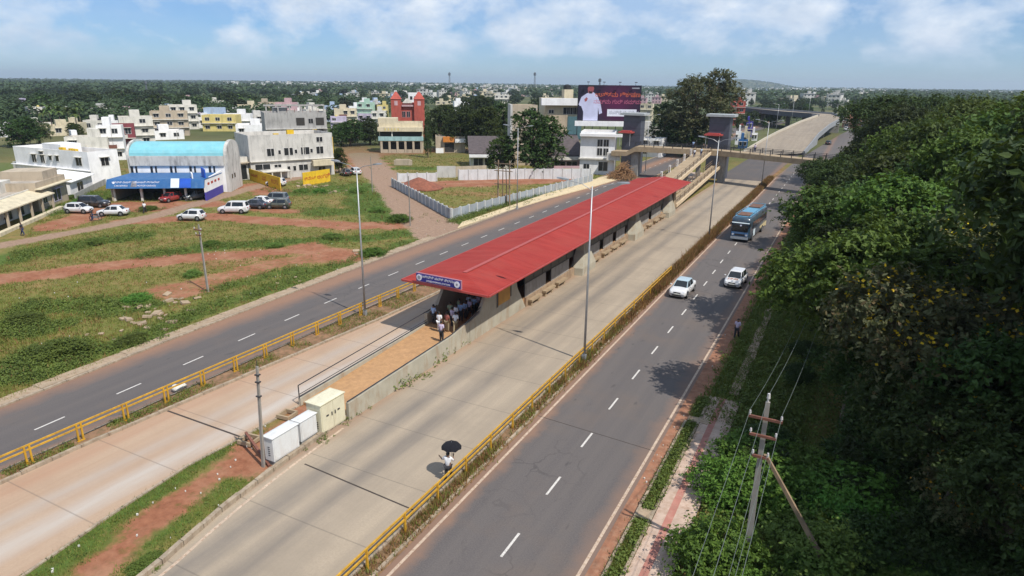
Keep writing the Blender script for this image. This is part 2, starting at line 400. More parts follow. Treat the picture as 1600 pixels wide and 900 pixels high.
def slab(name, a, b, streaks, joint=4.6):
    n = NT(name); P = n.pos(); s = n.xyz(P)
    fine = n.noise(P, 9, 5, .7); blot = n.noise(P, .22, 6, .65); streak = n.noise(n.mapped(P, (1.1, .035, 1)), 1.0, 6, .65)
    c = n.mix(n.ramp(fine, [(.3, 0.), (.7, 1.)]), shade(a, .88), shade(a, 1.08)); c = n.mix(n.ramp(streak, [(.36, 0.), (.66, .9)]), c, b)
    c = n.mix(n.math('MULTIPLY', n.ramp(blot, [(.46, 0.), (.68, 1.)]), .55), c, shade(b, .86))
    wob = n.math('MULTIPLY', n.math('SUBTRACT', n.noise(n.mapped(P, (1, .12, 1)), .9, 4, .6), .5), 1.0)
    worn = n.ramp(n.noise(n.mapped(P, (.5, .06, 1)), 1.0, 5, .65), [(.28, .25), (.62, 1.)])
    for e, wd, amt, k in streaks:
        d = n.math('ABSOLUTE', n.math('ADD', n.math('SUBTRACT', s[0], e), wob))
        c = n.mix(n.math('MULTIPLY', n.math('MULTIPLY', n.ramp(n.math('DIVIDE', d, wd), [(.1, 1.), (1., 0.)]), worn), amt), c, k)
    fr = n.math('FRACT', n.math('DIVIDE', s[1], joint)); ln = n.ramp(fr, [(0.0, 1.), (.012, 1.), (.018, 0.)])
    c = n.mix(n.math('MULTIPLY', ln, .38), c, (.11, .095, .08))
    n.base(c); n.bump(fine, .2, .01); return n.set(.9, 0, .25)
M_BUS = slab('bus_lane_concrete', (.385, .312, .230), (.295, .243, .185), [(-22.3, 1.0, .66, (.125, .117, .112)), (-20.1, .95, .60, (.13, .118, .11)), (-24.6, .7, .6, (.30, .175, .11)), (-16.0, .5, .5, (.28, .17, .10))])
M_BUS2 = slab('bus_lane_concrete_rusty', (.44, .325, .23), (.37, .25, .17), [(-32.2, 1.0, .6, (.40, .36, .32)), (-30.2, 1.2, .85, (.47, .43, .385)), (-34.8, 1.3, .6, (.38, .215, .135))])
struct(sheet('service_road', T_LK, T_LM, -55, 420, .0, M_LROAD, .1, .05))
T_RA = [(-60,-15.0),(150,-15.0),(200,-13.6),(250,-10.6),(317,-6.5),(420,2)]; T_RB = [(-60,-7.35),(150,-7.35),(200,-6),(250,-2),(317,4),(420,14)]
struct(sheet('main_road', T_RA, T_RB, -55, 400, .0, M_ROAD))
struct(sheet('bus_lane', T_BL, T_BR, -55, 158, .004, M_BUS2, 0, .02))
struct(sheet('bus_lane', T_ML, -15.95, -55, 150, .004, M_BUS, -.02))
M_ASPH2 = asphalt('asphalt_dark', [(-15.9, .8, .4)], .8)
struct(sheet('flyover_approach', -26.0, [(-60,-15.95),(150,-15.95),(200,-15),(260,-12)], 150.01, 215, .006, M_ASPH2))
M_KERB = paint('kerb_concrete', (.36, .29, .21), .9, .3, 2.2, dirt=(.20, .13, .08), dirt_amt=.7, coord='pos')
def kerb(xt, off, y0, y1, w=.16, h=.16, step=1.5, seed=0):
    rnd = random.Random(seed); mb = MB(); y = y0
    while y < y1:
        b = min(y+step-.03, y1); hh = h+rnd.uniform(-.02, .015); a0 = X(xt, y)+off+rnd.uniform(-.015, .015); a1 = X(xt, b)+off+rnd.uniform(-.015, .015)
        mb.hexa([(a0-w/2, y, -.05), (a0+w/2, y, -.05), (a1+w/2, b, -.05), (a1-w/2, b, -.05), (a0-w/2, y, hh), (a0+w/2, y, hh), (a1+w/2, b, hh), (a1-w/2, b, hh)]); y += step
    return struct(mb.build('kerb', M_KERB))
kerb(T_LK, 0, -50, 300, .22, .12, 1.5, 1); kerb(T_LM, .12, -50, 150, .16, .12, 1.5, 2); kerb(T_BL, -.1, -50, 150, .2, .17, 1.5, 3)
kerb(T_ML, -.12, -50, 27, .24, .24, 1.2, 4); kerb(T_BR, .1, -50, 27, .14, .05, 1.5, 5); kerb(-15.83, 0, -50, 158, .2, .18, 1.5, 6); kerb(-15.08, 0, -50, 158, .15, .10, 1.5, 7)
M_WHITE = paint('road_paint_white', (.64, .61, .56), .8, .16, 6, dirt=(.24, .20, .17), dirt_amt=.8, coord='pos')
M_EDGE = paint('road_paint_worn', (.52, .40, .30), .85, .2, 3, dirt=(.30, .18, .11), dirt_amt=.95, coord='pos')
mk = MB(); y = 3.0+.95
dy0 = [21.6+5.0*i for i in range(-7, 40)]
for y in dy0:
    x = lerp_tab([(0,-10.7),(21,-10.95),(36,-11.3),(60,-11.5),(78,-11.8),(130,-11.7)], y); mk.box(x-.058, x+.058, y-.9, y+.85, .002, .005)
for i in range(-6, 50):
    y = 18.3+5.08*i; x = lerp_tab(T_LD, y); x2 = lerp_tab(T_LD, y+1.7)
    mk.add([(x-.06, y-.95, .005), (x+.06, y-.95, .005), (x2+.06, y+.8, .005), (x2-.06, y+.8, .005)], [(0,1,2,3)])
struct(mk.build('lane_markings', M_WHITE))
ed = MB().box(-14.62, -14.48, -50, 158, .002, .005); ed.box(-7.68, -7.54, -50, 158, .002, .005)
yy = span(-40, 26, 2)+[26]
ed.strip([(lerp_tab(T_ML, y)+.55, y, .009) for y in yy], [(lerp_tab(T_ML, y)+.40, y, .009) for y in yy])
struct(ed.build('edge_lines', M_EDGE))
# expansion joint and tar crack
M_TAR = paint('tar_joint', (.055, .042, .034), .9, .3, 3, coord='pos')
a, b = at(476, 725), at(646, 797)
j = MB().beam((a.x, a.y, .006), (b.x, b.y, .006), .09, .006); a, b = at(262, 642), at(388, 687); j.beam((a.x, a.y, .006), (b.x, b.y, .006), .13, .006)
a, b = at(862, 655), at(1035, 680); j.beam((-14.9, a.y, .003), (-7.4, a.y-.6, .003), .05, .004)
struct(j.build('expansion_joints', M_TAR))
# medians and shoulders
M_SOIL = paint('median_soil', (.25, .14, .075), .95, .4, 1.6, dirt=(.10, .09, .03), dirt_amt=.85, coord='pos')
M_DRY = paint('dry_median_soil', (.24, .14, .07), .95, .4, 1.8, dirt=(.12, .085, .04), dirt_amt=.8, coord='pos')
struct(sheet('median_strip', -15.73, -15.155, -50, 158, .06, M_DRY)); struct(sheet('median_strip', -15.02, -14.9, -50, 158, .012, M_DRY))
struct(sheet('median_strip', T_LM, T_BL, -50, 150, .08, M_SOIL, .2, -.2))
M_RED = paint('red_shoulder', (.30, .135, .075), .95, .35, 1.3, dirt=(.36, .22, .14), dirt_amt=.6, coord='pos')
struct(sheet('road_shoulder', -7.35, -6.72, -50, 36.4, .008, M_RED)); struct(sheet('road_shoulder', -7.35, -6.1, 36.41, 150, .008, M_RED))
M_PAVE = paint('pavement_pink', (.50, .37, .29), .9, .22, 1.2, dirt=(.33, .20, .13), dirt_amt=.7, coord='pos')
M_PRED = paint('pavement_red_band', (.40, .17, .13), .9, .22, 1.4, dirt=(.42, .27, .2), dirt_amt=.55, coord='pos')
struct(sheet('pavement', -5.85, -4.1, -50, 40.5, .10, M_PAVE)); struct(sheet('pavement_band', -5.35, -5.0, -50, 40.5, .104, M_PRED))
kerb(-5.95, 0, -50, 40.5, .14, .14, 1.2, 8); kerb(-6.66, 0, -50, 36.4, .12, .14, 1.4, 9)
M_DSLAB = paint('drain_slab', (.37, .28, .19), .92, .2, 1.0, dirt=(.27, .16, .09), dirt_amt=.6, coord='pos')
dr = MB()
for k in range(60):
    y = 41.5+k*1.6; dr.box(-4.95+random.uniform(-.08, .08), -4.35+random.uniform(-.08, .08), y, y+1.5, .02, .09+random.uniform(0, .04))
dr.box(-6.6, -5.4, 36.5, 37.1, .0, .13); dr.box(-6.6, -5.95, 26.0, 26.8, 0, .12)
struct(dr.build('drain_slabs', M_DSLAB))
M_CREAM = paint('sidewalk_cream', (.62, .50, .31), .9, .15, 1.5, dirt=(.42, .30, .18), dirt_amt=.5, coord='pos')
q = [at(715, 357), at(790, 331.5), at(860, 310), at(935, 290), at(965, 281)]; p2 = [at(722, 348), at(790, 325), at(860, 301), at(925, 281), at(950, 275)]
sw = MB(); 
for k in range(4):
    sw.hexa([(q[k].x, q[k].y, 0), (q[k+1].x, q[k+1].y, 0), (p2[k+1].x, p2[k+1].y, 0), (p2[k].x, p2[k].y, 0)]+[(v.x, v.y, .12) for v in (q[k], q[k+1], p2[k+1], p2[k])])
struct(sw.build('sidewalk', M_CREAM))
# verge slabs beside the far carriageway
vs = MB(); rv = random.Random(5)
y = 12.0
while y < 70:
    x = lerp_tab(T_LK, y)-.75; vs.obox(x+rv.uniform(-.04, .04), y, -.04, .05+rv.uniform(0, .03), 1.53, 1.0, R(91)+rv.uniform(-.02, .02)); y += 1.55
struct(vs.build('verge_slabs', M_DSLAB))
# ------------------------------------------------------------------ common materials
M_ROOF = NT('red_roof_sheet')
def _roof():
    n = M_ROOF; v = n.obj(); s = n.xyz(v)
    rib = n.math('FRACT', n.math('DIVIDE', s[1], .33)); a = n.noise(n.mapped(v, (.25, 1.2, 1)), 1.0, 5, .6); b = n.noise(v, .35, 5, .6)
    c = n.mix(n.ramp(a, [(.3, 0.), (.7, 1.)]), (.272, .030, .025), (.360, .050, .040)); c = n.mix(n.math('MULTIPLY', n.ramp(b, [(.45, 0.), (.7, 1.)]), .55), c, (.33, .066, .050)); dst = n.noise(n.mapped(v, (.18, 2.6, 1)), 1.6, 6, .7); c = n.mix(n.math('MULTIPLY', n.ramp(dst, [(.52, 0.), (.75, 1.)]), .45), c, (.20, .045, .04))
    c = n.mix(n.math('MULTIPLY', n.ramp(n.math('FRACT', n.math('DIVIDE', s[1], 5.6)), [(0., 1.), (.012, 1.), (.02, 0.)]), .35), c, (.22, .03, .03))
    n.base(c); n.bump(n.ramp(rib, [(.0, 0.), (.08, 1.), (.18, 1.), (.26, 0.)]), .55, .05); n.set(.75, 0, .12)
    return n.m
M_ROOF = _roof()
M_RIDGE = paint('ridge_cap', (.37, .075, .065), .6, .2, 1.5); M_FASC = paint('red_fascia', (.40, .06, .05), .55)
M_CONC = paint('weathered_concrete', (.40, .37, .29), .88, .16, .8, dirt=(.30, .20, .12), dirt_amt=.6)
M_CONC2 = paint('grey_concrete', (.33, .31, .28), .9, .2, .9, dirt=(.17, .15, .12), dirt_amt=.6)
M_TANC = paint('tan_concrete', (.36, .275, .175), .9, .2, .9, dirt=(.28, .18, .10), dirt_amt=.6)
M_FLOORT = paint('ramp_tiles', (.44, .25, .115), .85, .18, 2.2, dirt=(.30, .16, .08), dirt_amt=.5)
M_BEIGE = paint('ramp_kerb_beige', (.60, .47, .31), .85, .15, 1.5)
M_DARKM = paint('dark_metal', (.05, .05, .055), .5, .2, 2, metal=.3); M_GREYM = paint('galvanised_steel', (.42, .43, .44), .45, .12, 2, metal=.5)
M_PANEL = paint('frosted_panel', (.36, .39, .38), .4, .1, 1); M_ORANGE = paint('orange_board', (.52, .27, .06), .7, .25, 1.2)
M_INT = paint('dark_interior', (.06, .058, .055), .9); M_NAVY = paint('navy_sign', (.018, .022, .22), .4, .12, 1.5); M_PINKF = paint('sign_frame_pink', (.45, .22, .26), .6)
M_PURE = paint('white_lettering', (.72, .72, .80), .6, .06, 3); M_LOGO = paint('grey_emblem', (.30, .31, .36), .6)
def glass(name, col=(.012, .016, .02), rough=.08):
    if name in MATS: return MATS[name]
    n = NT(name); v = n.obj(); n.base(n.mix(n.noise(v, 1.3, 3), shade(col, .6), shade(col, 1.6))); MATS[name] = n.set(rough, 0, .6); return n.m
M_GLASS = glass('dark_glass'); M_HALL = glass('window_dark', (.02, .022, .024), .25)
M_YEL = paint('yellow_paint', (.56, .31, .025), .5, .25, 2.5, dirt=(.20, .09, .03), dirt_amt=.5, coord='pos')
FONT = bpy.data.fonts.load('<builtin>') if False else None
def text(name, body, m, parent, loc, rot, size, depth=.01, align='CENTER', sx=1.0):
    cu = bpy.data.curves.new(name, 'FONT'); cu.body = body; cu.size = size; cu.extrude = depth; cu.align_x = align; cu.align_y = 'CENTER'
    cu.materials.append(m); o = bpy.data.objects.new(name, cu); COL.objects.link(o); o.parent = parent; o.location = loc; o.rotation_euler = rot; o.scale = (1, 1, 1)
    bpy.context.view_layer.update(); me = bpy.data.meshes.new_from_object(o.evaluated_get(bpy.context.evaluated_depsgraph_get())); q = bpy.data.objects.new(name, me); COL.objects.link(q)
    q.parent = parent; q.location = loc; q.rotation_euler = rot; bpy.data.objects.remove(o); q.name = name; return q
# ------------------------------------------------------------------ bus station
st = empty('bus_station', 'long bus station under a red ribbed roof with a blue name board', 'bus station', (-26.6, 40, 0))
def L(x, y, z): return (x+26.6, y-40, z)
def Lm(mb): mb.v = [L(*p) for p in mb.v]; return mb
EZ = 4.62
A, B, Cc, D = (-30.35, 40.2, EZ), (-22.3, 39.8, EZ), (-22.75, 107.5, EZ), (-31.4, 107.3, EZ)
P0, P1 = (-25.9, 42.3, 5.2), (-26.95, 107.4, 5.2)
rf = MB()
N = 12
def lp(a, b, k): return tuple(a[i]+(b[i]-a[i])*k for i in range(3))
rf.add([A, B, P0], [(0, 1, 2)])
for k in range(N):
    rf.quad(lp(B, Cc, k/N), lp(B, Cc, (k+1)/N), lp(P0, P1, (k+1)/N), lp(P0, P1, k/N)); rf.quad(lp(P0, P1, k/N), lp(P0, P1, (k+1)/N), lp(A, D, (k+1)/N), lp(A, D, k/N))
dn = lambda p: (p[0], p[1], p[2]-.14)
rf.quad(dn(B), dn(A), dn(D), dn(Cc))
rf.quad(A, dn(A), dn(B), B); rf.quad(B, dn(B), dn(Cc), Cc); rf.quad(Cc, dn(Cc), dn(D), D); rf.quad(D, dn(D), dn(A), A); rf.add([Cc, D, P1], [(0, 1, 2)])
ro = Lm(rf).build('roof', M_ROOF, st)
rg = MB(); rg.beam((P0[0], P0[1]+.1, 5.23), (P1[0], P1[1], 5.23), .34, .05)
Lm(rg).build('ridge_cap', M_RIDGE, ro)
gt = MB(); gt.beam((B[0]+.06, B[1], EZ-.08), (Cc[0]+.06, Cc[1], EZ-.08), .10, .12); gt.beam((A[0]-.06, A[1], EZ-.08), (D[0]-.06, D[1], EZ-.08), .10, .12); gt.beam((A[0], A[1]-.05, EZ-.08), (B[0], B[1]-.05, EZ-.08), .08, .16)
Lm(gt).build('eave_gutter', M_FASC, ro)
# signs on the hipped front
sa, sb = Vector((-28.75, 40.0, 0)), Vector((-24.6, 39.74, 0)); sang = math.atan2(sb.y-sa.y, sb.x-sa.x); sl_ = (sb-sa).length; sc_ = (sa+sb)/2
bd = MB().obox(sc_.x, sc_.y, 4.74, 5.46, sl_+.14, .10, sang); sf = Lm(bd).build('sign_board', M_PINKF, st)
bd = MB().obox(sc_.x+.06*math.sin(sang), sc_.y-.06*math.cos(sang), 4.80, 5.40, sl_, .06, sang); face = Lm(bd).build('sign_face', M_NAVY, sf)
def on_sign(u, z): return L(sc_.x+math.cos(sang)*u+.105*math.sin(sang), sc_.y+math.sin(sang)*u-.105*math.cos(sang), z)
text('name_lettering', 'ಸಂಜೀವಿನಿ ಪಾರ್ಕ್ ನಿಲ್ದಾಣ', M_PURE, sf, on_sign(0, 5.23), (PI/2, 0, sang), .27, .004)
text('name_lettering', 'SANJEEVINIPARK STATION', M_PURE, sf, on_sign(.02, 4.93), (PI/2, 0, sang), .19, .004)
for u in (-1.80, 1.78):
    c = Vector(on_sign(u, 5.10)); e = Vector((math.sin(sang), -math.cos(sang), 0)); MB().cyl(c-e*.02, c+e*.012, .25, n=20).build('emblem', M_PURE, sf); MB().cyl(c, c+e*.02, .09 if u > 0 else .15, n=12).build('emblem_centre', M_LOGO, sf)
# platform, walls
XW, XL = -24.75, -28.75
pm = MB().box(XL, XW-.02, 42, 106, 0, .9); Lm(pm).build('platform', M_FLOORT, st)
wl_ = MB()                     # solid front bay with the board
for xw, sg in ((XW, 1), (XL, -1)):
    wl_.xprism([(42.0, 0), (50.9, 0), (49.2, 2.3), (48.5, 4.5), (44.4, 4.5), (43.3, 2.9), (42.6, 2.0), (41.0, 1.75), (41.0, 0)], xw-.14, xw+.14)
Lm(wl_).build('side_wall', M_CONC, st)
ob = MB().box(XW+.142, XW+.19, 45.6, 47.7, 1.7, 3.35); Lm(ob).build('notice_board', M_ORANGE, st)
ofr = MB(); ofr.box(XW+.142, XW+.172, 45.35, 45.58, 1.6, 4.4); ofr.box(XW+.142, XW+.172, 47.75, 48.0, 1.9, 4.4); ofr.box(XW+.142, XW+.165, 45.6, 47.7, 3.37, 4.4); Lm(ofr).build('board_surround', M_DARKM, st)  # dark strips and a dark panel set around the notice board
for k, y in enumerate((64.9, 83.6, 101.2)):
    for xw, s in ((XW, 1), (XL, -1)):
        cb = MB(); w0, w1 = 2.3, 1.05
        lo = [(xw-.25*s, y-w0), (xw+1.0*s, y-w0*.86), (xw+1.0*s, y+w0*.86), (xw-.25*s, y+w0)]; hi = [(xw-.25*s, y-w1), (xw+.62*s, y-w1*.8), (xw+.62*s, y+w1*.8), (xw-.25*s, y+w1)]; tp = [(xw-.25*s, y-.6), (xw+.35*s, y-.5), (xw+.35*s, y+.5), (xw-.25*s, y+.6)]
        cb.loft([[(p[0], p[1], 0) for p in lo], [(p[0], p[1], .8) for p in lo], [(p[0], p[1], 2.5) for p in hi], [(p[0], p[1], 4.5) for p in tp]])
        Lm(cb).build('buttress', M_CONC, st)
M_DGL = glass('shaded_glazing', (.014, .016, .018), .45)
bays = [(50.9, 62.6), (67.2, 81.3), (85.9, 98.9), (103.4, 106)]
M_PLINTH = paint('stained_plinth', (.36, .26, .17), .92, .3, 1.2, dirt=(.20, .11, .06), dirt_amt=.7)
for y0, y1 in bays:
    for xw, s in ((XW, 1), (XL, -1)):
        pl = MB().box(min(xw-.1*s, xw+.18*s), max(xw-.1*s, xw+.18*s), y0, y1, 0, .88); Lm(pl).build('plinth', M_PLINTH, st)
        pw = MB(); gap = 1.3
        n_ = max(1, int((y1-y0)/4.4)); st_ = (y1-y0)/n_
        for q in range(n_): pw.box(xw-.06, xw+.06, y0+q*st_+.04, y0+(q+1)*st_-gap, .9, 2.15)
        Lm(pw).build('parapet_panel', M_CONC2, st)
        fr = MB(); 
        for q in range(n_*3+1): fr.box(xw-.035, xw+.035, y0+(y1-y0)*q/(n_*3)-.035, y0+(y1-y0)*q/(n_*3)+.035, .9, 4.46)
        fr.box(xw-.03, xw+.03, y0, y1, 2.16, 2.24); fr.box(xw-.03, xw+.03, y0, y1, 3.55, 3.62); Lm(fr).build('window_frame', M_DARKM, st)
        gl = MB().box(xw-.012, xw+.012, y0, y1, 2.24, 4.46) if s > 0 else None
        if gl: Lm(gl).build('glazing', M_DGL, st)
        if s > 0:
            rb = random.Random(int(y0)); yy_ = y0+.4
            while yy_ < y1-2.4:
                lb = MB().box(xw+.2, xw+.62, yy_, yy_+rb.uniform(2.0, 2.5), .42, .60); lb.box(xw+.2, xw+.5, yy_+.1, yy_+.4, 0, .42); lb.box(xw+.2, xw+.5, yy_+1.6, yy_+1.9, 0, .42)
                Lm(lb).build('boarding_ledge', M_TANC, st); yy_ += rb.uniform(2.9, 3.6)
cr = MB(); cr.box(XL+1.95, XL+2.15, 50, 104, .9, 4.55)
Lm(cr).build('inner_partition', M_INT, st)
for y in (44.5, 50, 56, 62, 70, 78, 86, 94, 102): Lm(MB().box(-30.6, -22.9, y-.08, y+.08, 4.32, 4.47)).build('roof_beam', M_DARKM, st)
# ramp
RY0, RY1 = 27.1, 42.0
rm = MB(); rm.xprism([(RY0, 0), (RY1, 0), (RY1, .9), (RY0, .16)], XL+.18, XW-.3); Lm(rm).build('ramp', M_FLOORT, st)
kb = MB(); kb.xprism([(RY0, 0), (RY1, 0), (RY1, 1.02), (RY0, .28)], XW-.30, XW-.13); Lm(kb).build('ramp_kerb', M_BEIGE, st)
rw = MB(); rw.xprism([(RY0-.2, 0), (41.0, 0), (41.0, 1.75), (38.5, 1.42), (RY0-.2, 1.12)], XW-.12, XW+.1); Lm(rw).build('ramp_wall', M_CONC, st)
rl = MB(); rl.xprism([(RY0-.2, 0), (RY1, 0), (RY1, 1.0), (RY0-.2, .5)], XL, XL+.18); Lm(rl).build('ramp_wall', M_CONC, st)
hr = MB()
hr.tube([(XW, RY0-.2, 1.22), (XW, 38.5, 1.52), (XW, 41, 1.86), (XW, 44.1, 2.7)], .035)
hr.tube([(XW, 40, 1.55), (XW, 44, 2.35)], .03); Lm(hr).build('handrail', M_DARKM, st)
hl = MB(); hl.tube([(XL+.09, RY0-.2, 1.38), (XL+.09, 42.5, 1.98)], .035); hl.tube([(XL+.09, RY0-.2, .60), (XL+.09, 42.5, 1.10)], .03); hl.tube([(XL+.09, RY0-.2, .76), (XL+.09, 42.5, 1.26)], .025); hl.tube([(XL+.09, RY0-.2, .5), (XL+.09, RY0-.2, 1.38)], .035); hl.tube([(XL+.09, 42.5, .95), (XL+.09, 42.5, 1.98)], .035); Lm(hl).build('handrail', M_DARKM, st)

# ------------------------------------------------------------------ foot bridge, ramps to it, lift towers
BY = 144.0
fb = empty('footbridge', 'tan concrete footbridge spanning both carriageways beyond the station', 'footbridge', (-25, BY, 0))
def BYo(x): return .6+.10*min(0, x)-.40*max(0, x)      # the right span swings towards the camera
dk = MB(); pr = [(-22.6, 4.5, 5.5), (-19.2, 4.6, 5.55), (-17.4, 5.6, 6.7), (0, 5.55, 6.6), (12, 5.5, 6.5), (23.5, 5.45, 6.45)]
dk.loft([[(x, BYo(x)-1.9, zb), (x, BYo(x)+1.9, zb), (x, BYo(x)+1.9, zt), (x, BYo(x)-1.9, zt)] for x, zb, zt in pr]); dk.build('deck', M_TANC, fb)
rlb = MB()
for s in (-1.8, 1.8):
    for xa, xb in ((-17.4, 0), (0, 23.4)):
        for h in (7.5, 7.25, 7.0): rlb.beam((xa, BYo(xa)+s, h+.05), (xb, BYo(xb)+s, h-.03), .06, .06)
    for k in range(21): x = -17.4+k*2.0; rlb.box(x-.07, x+.07, BYo(x)+s-.07, BYo(x)+s+.07, 6.4, 7.62)
rlb.build('railing', M_DARKM, fb)
for x, w_ in ((-42.6, 1.6), (-24.2, 1.3), (-3.6, 1.3)):
    MB().box(x+25-w_/2, x+25+w_/2, BYo(x+25)-1.0, BYo(x+25)+1.0, -.1, 5.55).build('pier', M_CONC2, fb)
ra = empty('access_ramp', 'sloping walkway with capped posts climbing from the red station roof to the footbridge', 'ramp', (-26.5, 125, 0))
M_RAILB = paint('rail_brown', (.20, .14, .09), .85, .2, 1.2)
def ramp_flight(xa, xb, y0, z0, y1, z1, tag_):
    d = MB().xprism([(y0, z0-.35), (y1, z1-.35), (y1, z1), (y0, z0)], xa, xb); d.build('walkway', M_TANC, ra)
    e = MB().xprism([(y0, z0-.45), (y1, z1-.45), (y1, z1+.12), (y0, z0+.12)], xb+.002, xb+.22); e.build('edge_beam', M_BEIGE, ra)
    r = MB(); n_ = 12
    for x in (xa+.1, xb-.05):
        for q in range(n_+1):
            k = q/n_; yy_ = y0+(y1-y0)*k; zz = z0+(z1-z0)*k; r.box(x-.05, x+.05, yy_-.05, yy_+.05, zz, zz+1.05)
        for h in (.55, 1.0): r.beam((x, y0, z0+h), (x, y1, z1+h), .06, .07)
    r.build('railing', M_RAILB, ra)
ramp_flight(-3.2, -.1, -19, 2.7, 17.5, 6.2, 'u'); ramp_flight(.3, 2.0, -19, .95, 19, 3.5, 'l')
for q in range(6):
    k = q/5; MB().box(-3.35, -3.0, -15+k*28, -14.65+k*28, 3.0+k*2.7, 4.4+k*2.7).build('capped_post', paint('white_post', (.70, .66, .62), .7), ra)
for y, h in ((-16, 2.4), (-6, 3.4), (5, 4.5), (16, 5.6)): MB().box(-2.4, -1.6, y-.4, y+.4, -.1, h).build('pier', M_CONC2, ra)
MB().box(-3.2, 2.0, -20.2, -19.1, -.05, 3.2).build('landing_block', M_TANC, ra)
M_TOWER = paint('slate_cladding', (.075, .08, .105), .5, .15, 1.2); M_TROOF = paint('tower_roof_grey', (.40, .42, .42), .6)
def tower(label, x, y, w_, d_, h, canopy):
    o = empty('lift_tower', label, 'tower', (x, y, 0), 0, 'lift towers of the footbridge')
    MB().box(-w_/2, w_/2, -d_/2, d_/2, -.1, h).build('shaft', M_TOWER, o)
    sm_ = MB()
    for k in range(1, 9): sm_.box(-w_/2-.01, w_/2+.01, -d_/2-.012, d_/2+.012, h*k/9-.025, h*k/9+.025)
    sm_.build('cladding_joint', M_DARKM, o)
    MB().box(-w_/2-.7, w_/2+.9, -d_/2-.7, d_/2+.5, h+.003, h+.5).build('roof', M_TROOF, o)
    x0, x1, zc = canopy; c_ = MB(); c_.box(x0, x1, -d_/2-2.3, -d_/2-.05, zc, zc+.28); c_.box(x0+.5, x1-.5, -d_/2-1.9, -d_/2-.3, zc+.28, zc+.5); cn = c_.build('canopy', M_FASC, o)
    for xp in (x0+.4, x1-.4): MB().cyl((xp, -d_/2-2.0, 6.4), (xp, -d_/2-2.0, zc), .07).build('canopy_post', M_GREYM, cn)
tower('slate lift tower with a red canopy beside the dark purple billboard', -45.1, 148.2, 4.0, 3.2, 13.0, (-2.4, .7, 9.2))
tower('slate lift tower with a red canopy at the head of the sloping walkway', -26.4, 150.4, 4.3, 3.4, 13.2, (-2.6, 1.0, 9.3))
# ------------------------------------------------------------------ flyover
fo = empty('flyover', 'pale concrete flyover rising beyond the footbridge and curving left', 'flyover', (-20, 240, 0))
FL = [(1155,243,.3),(1172,233,1.0),(1195,219,2.2),(1217.6,207,3.4),(1252.6,191,5.2),(1279,181.6,6.6)]
FR = [(1255,240,.5),(1265,228,1.3),(1272,219,2.4),(1279,210.5,3.3),(1296,196.5,5.2),(1318,184.5,6.8)]
fl = [at(*p)-fo.location for p in FL]; fr_ = [at(*p)-fo.location for p in FR]
# the crest and the arm that swings away to the left
arm_o = [at(1318,184.5,6.8), at(1300,178.5,7.2), at(1240,174,7.3), at(1160,168,7.3)]
arm_i = [at(1279,181.6,6.6), at(1268,180.5,7.0), at(1225,177.5,7.2), at(1160,171,7.3)]
fl2 = fl+[p-fo.location for p in arm_i[1:]]; fr2 = fr_+[p-fo.location for p in arm_o[1:]]
M_DECK = slab('flyover_deck', (.315, .262, .20), (.25, .205, .158), [], 5.0)
MB().strip(fr2, fl2).build('deck', M_DECK, fo)
def parapet(pts, out_, m, h=.9, base=None):
    mb = MB(); n_ = len(pts)
    for a_, b_ in zip(pts[:-1], pts[1:]):
        d_ = (b_-a_); s_ = Vector((d_.y, -d_.x, 0)).normalized()*(.3*out_)
        mb.hexa([a_+Vector((0,0,-1.1)), b_+Vector((0,0,-1.1)), b_+s_+Vector((0,0,-1.1)), a_+s_+Vector((0,0,-1.1)), a_+Vector((0,0,h)), b_+Vector((0,0,h)), b_+s_+Vector((0,0,h)), a_+s_+Vector((0,0,h))])
    return mb.build('parapet', m, fo)
M_PAR = paint('parapet_concrete', (.50, .45, .36), .85, .12, .4); M_PARD = paint('parapet_dark', (.085, .088, .10), .85, .15, .4); M_PARG = paint('parapet_grey', (.26, .27, .28), .85, .15, .4)
nf = len(fl); parapet(fl2[:nf], -1, M_PAR, .8); parapet(fl2[nf-1:], -1, M_PARD, 1.0); parapet(fr2[:nf], 1, M_PARG, .8); parapet(fr2[nf-1:], 1, M_PARG, .8)
for pts in (fl[:4], fr_[:4]):
    sk = MB()
    for a_, b_ in zip(pts[:-1], pts[1:]): sk.quad(Vector((a_.x, a_.y, -.1)), Vector((b_.x, b_.y, -.1)), b_+Vector((0,0,-.9)), a_+Vector((0,0,-.9)))
    sk.build('retaining_wall', M_PARG, fo)
for k in range(1, 4):
    for j_ in (0, 1):
        a_ = arm_i[k]*.5+arm_o[k]*.5; b_ = (arm_i[k-1]+arm_o[k-1])*.5; c_ = a_.lerp(b_, j_*.5)-fo.location
        MB().cyl((c_.x, c_.y, -.2), (c_.x, c_.y, 6.0), 1.1, n=10).build('pier', M_CONC2, fo)
for k in (4, 5):
    c_ = (fl[k]+fr_[k])*.5; MB().box(c_.x-4, c_.x+4, c_.y-.8, c_.y+.8, -.2, c_.z-.8).build('pier', M_CONC2, fo)
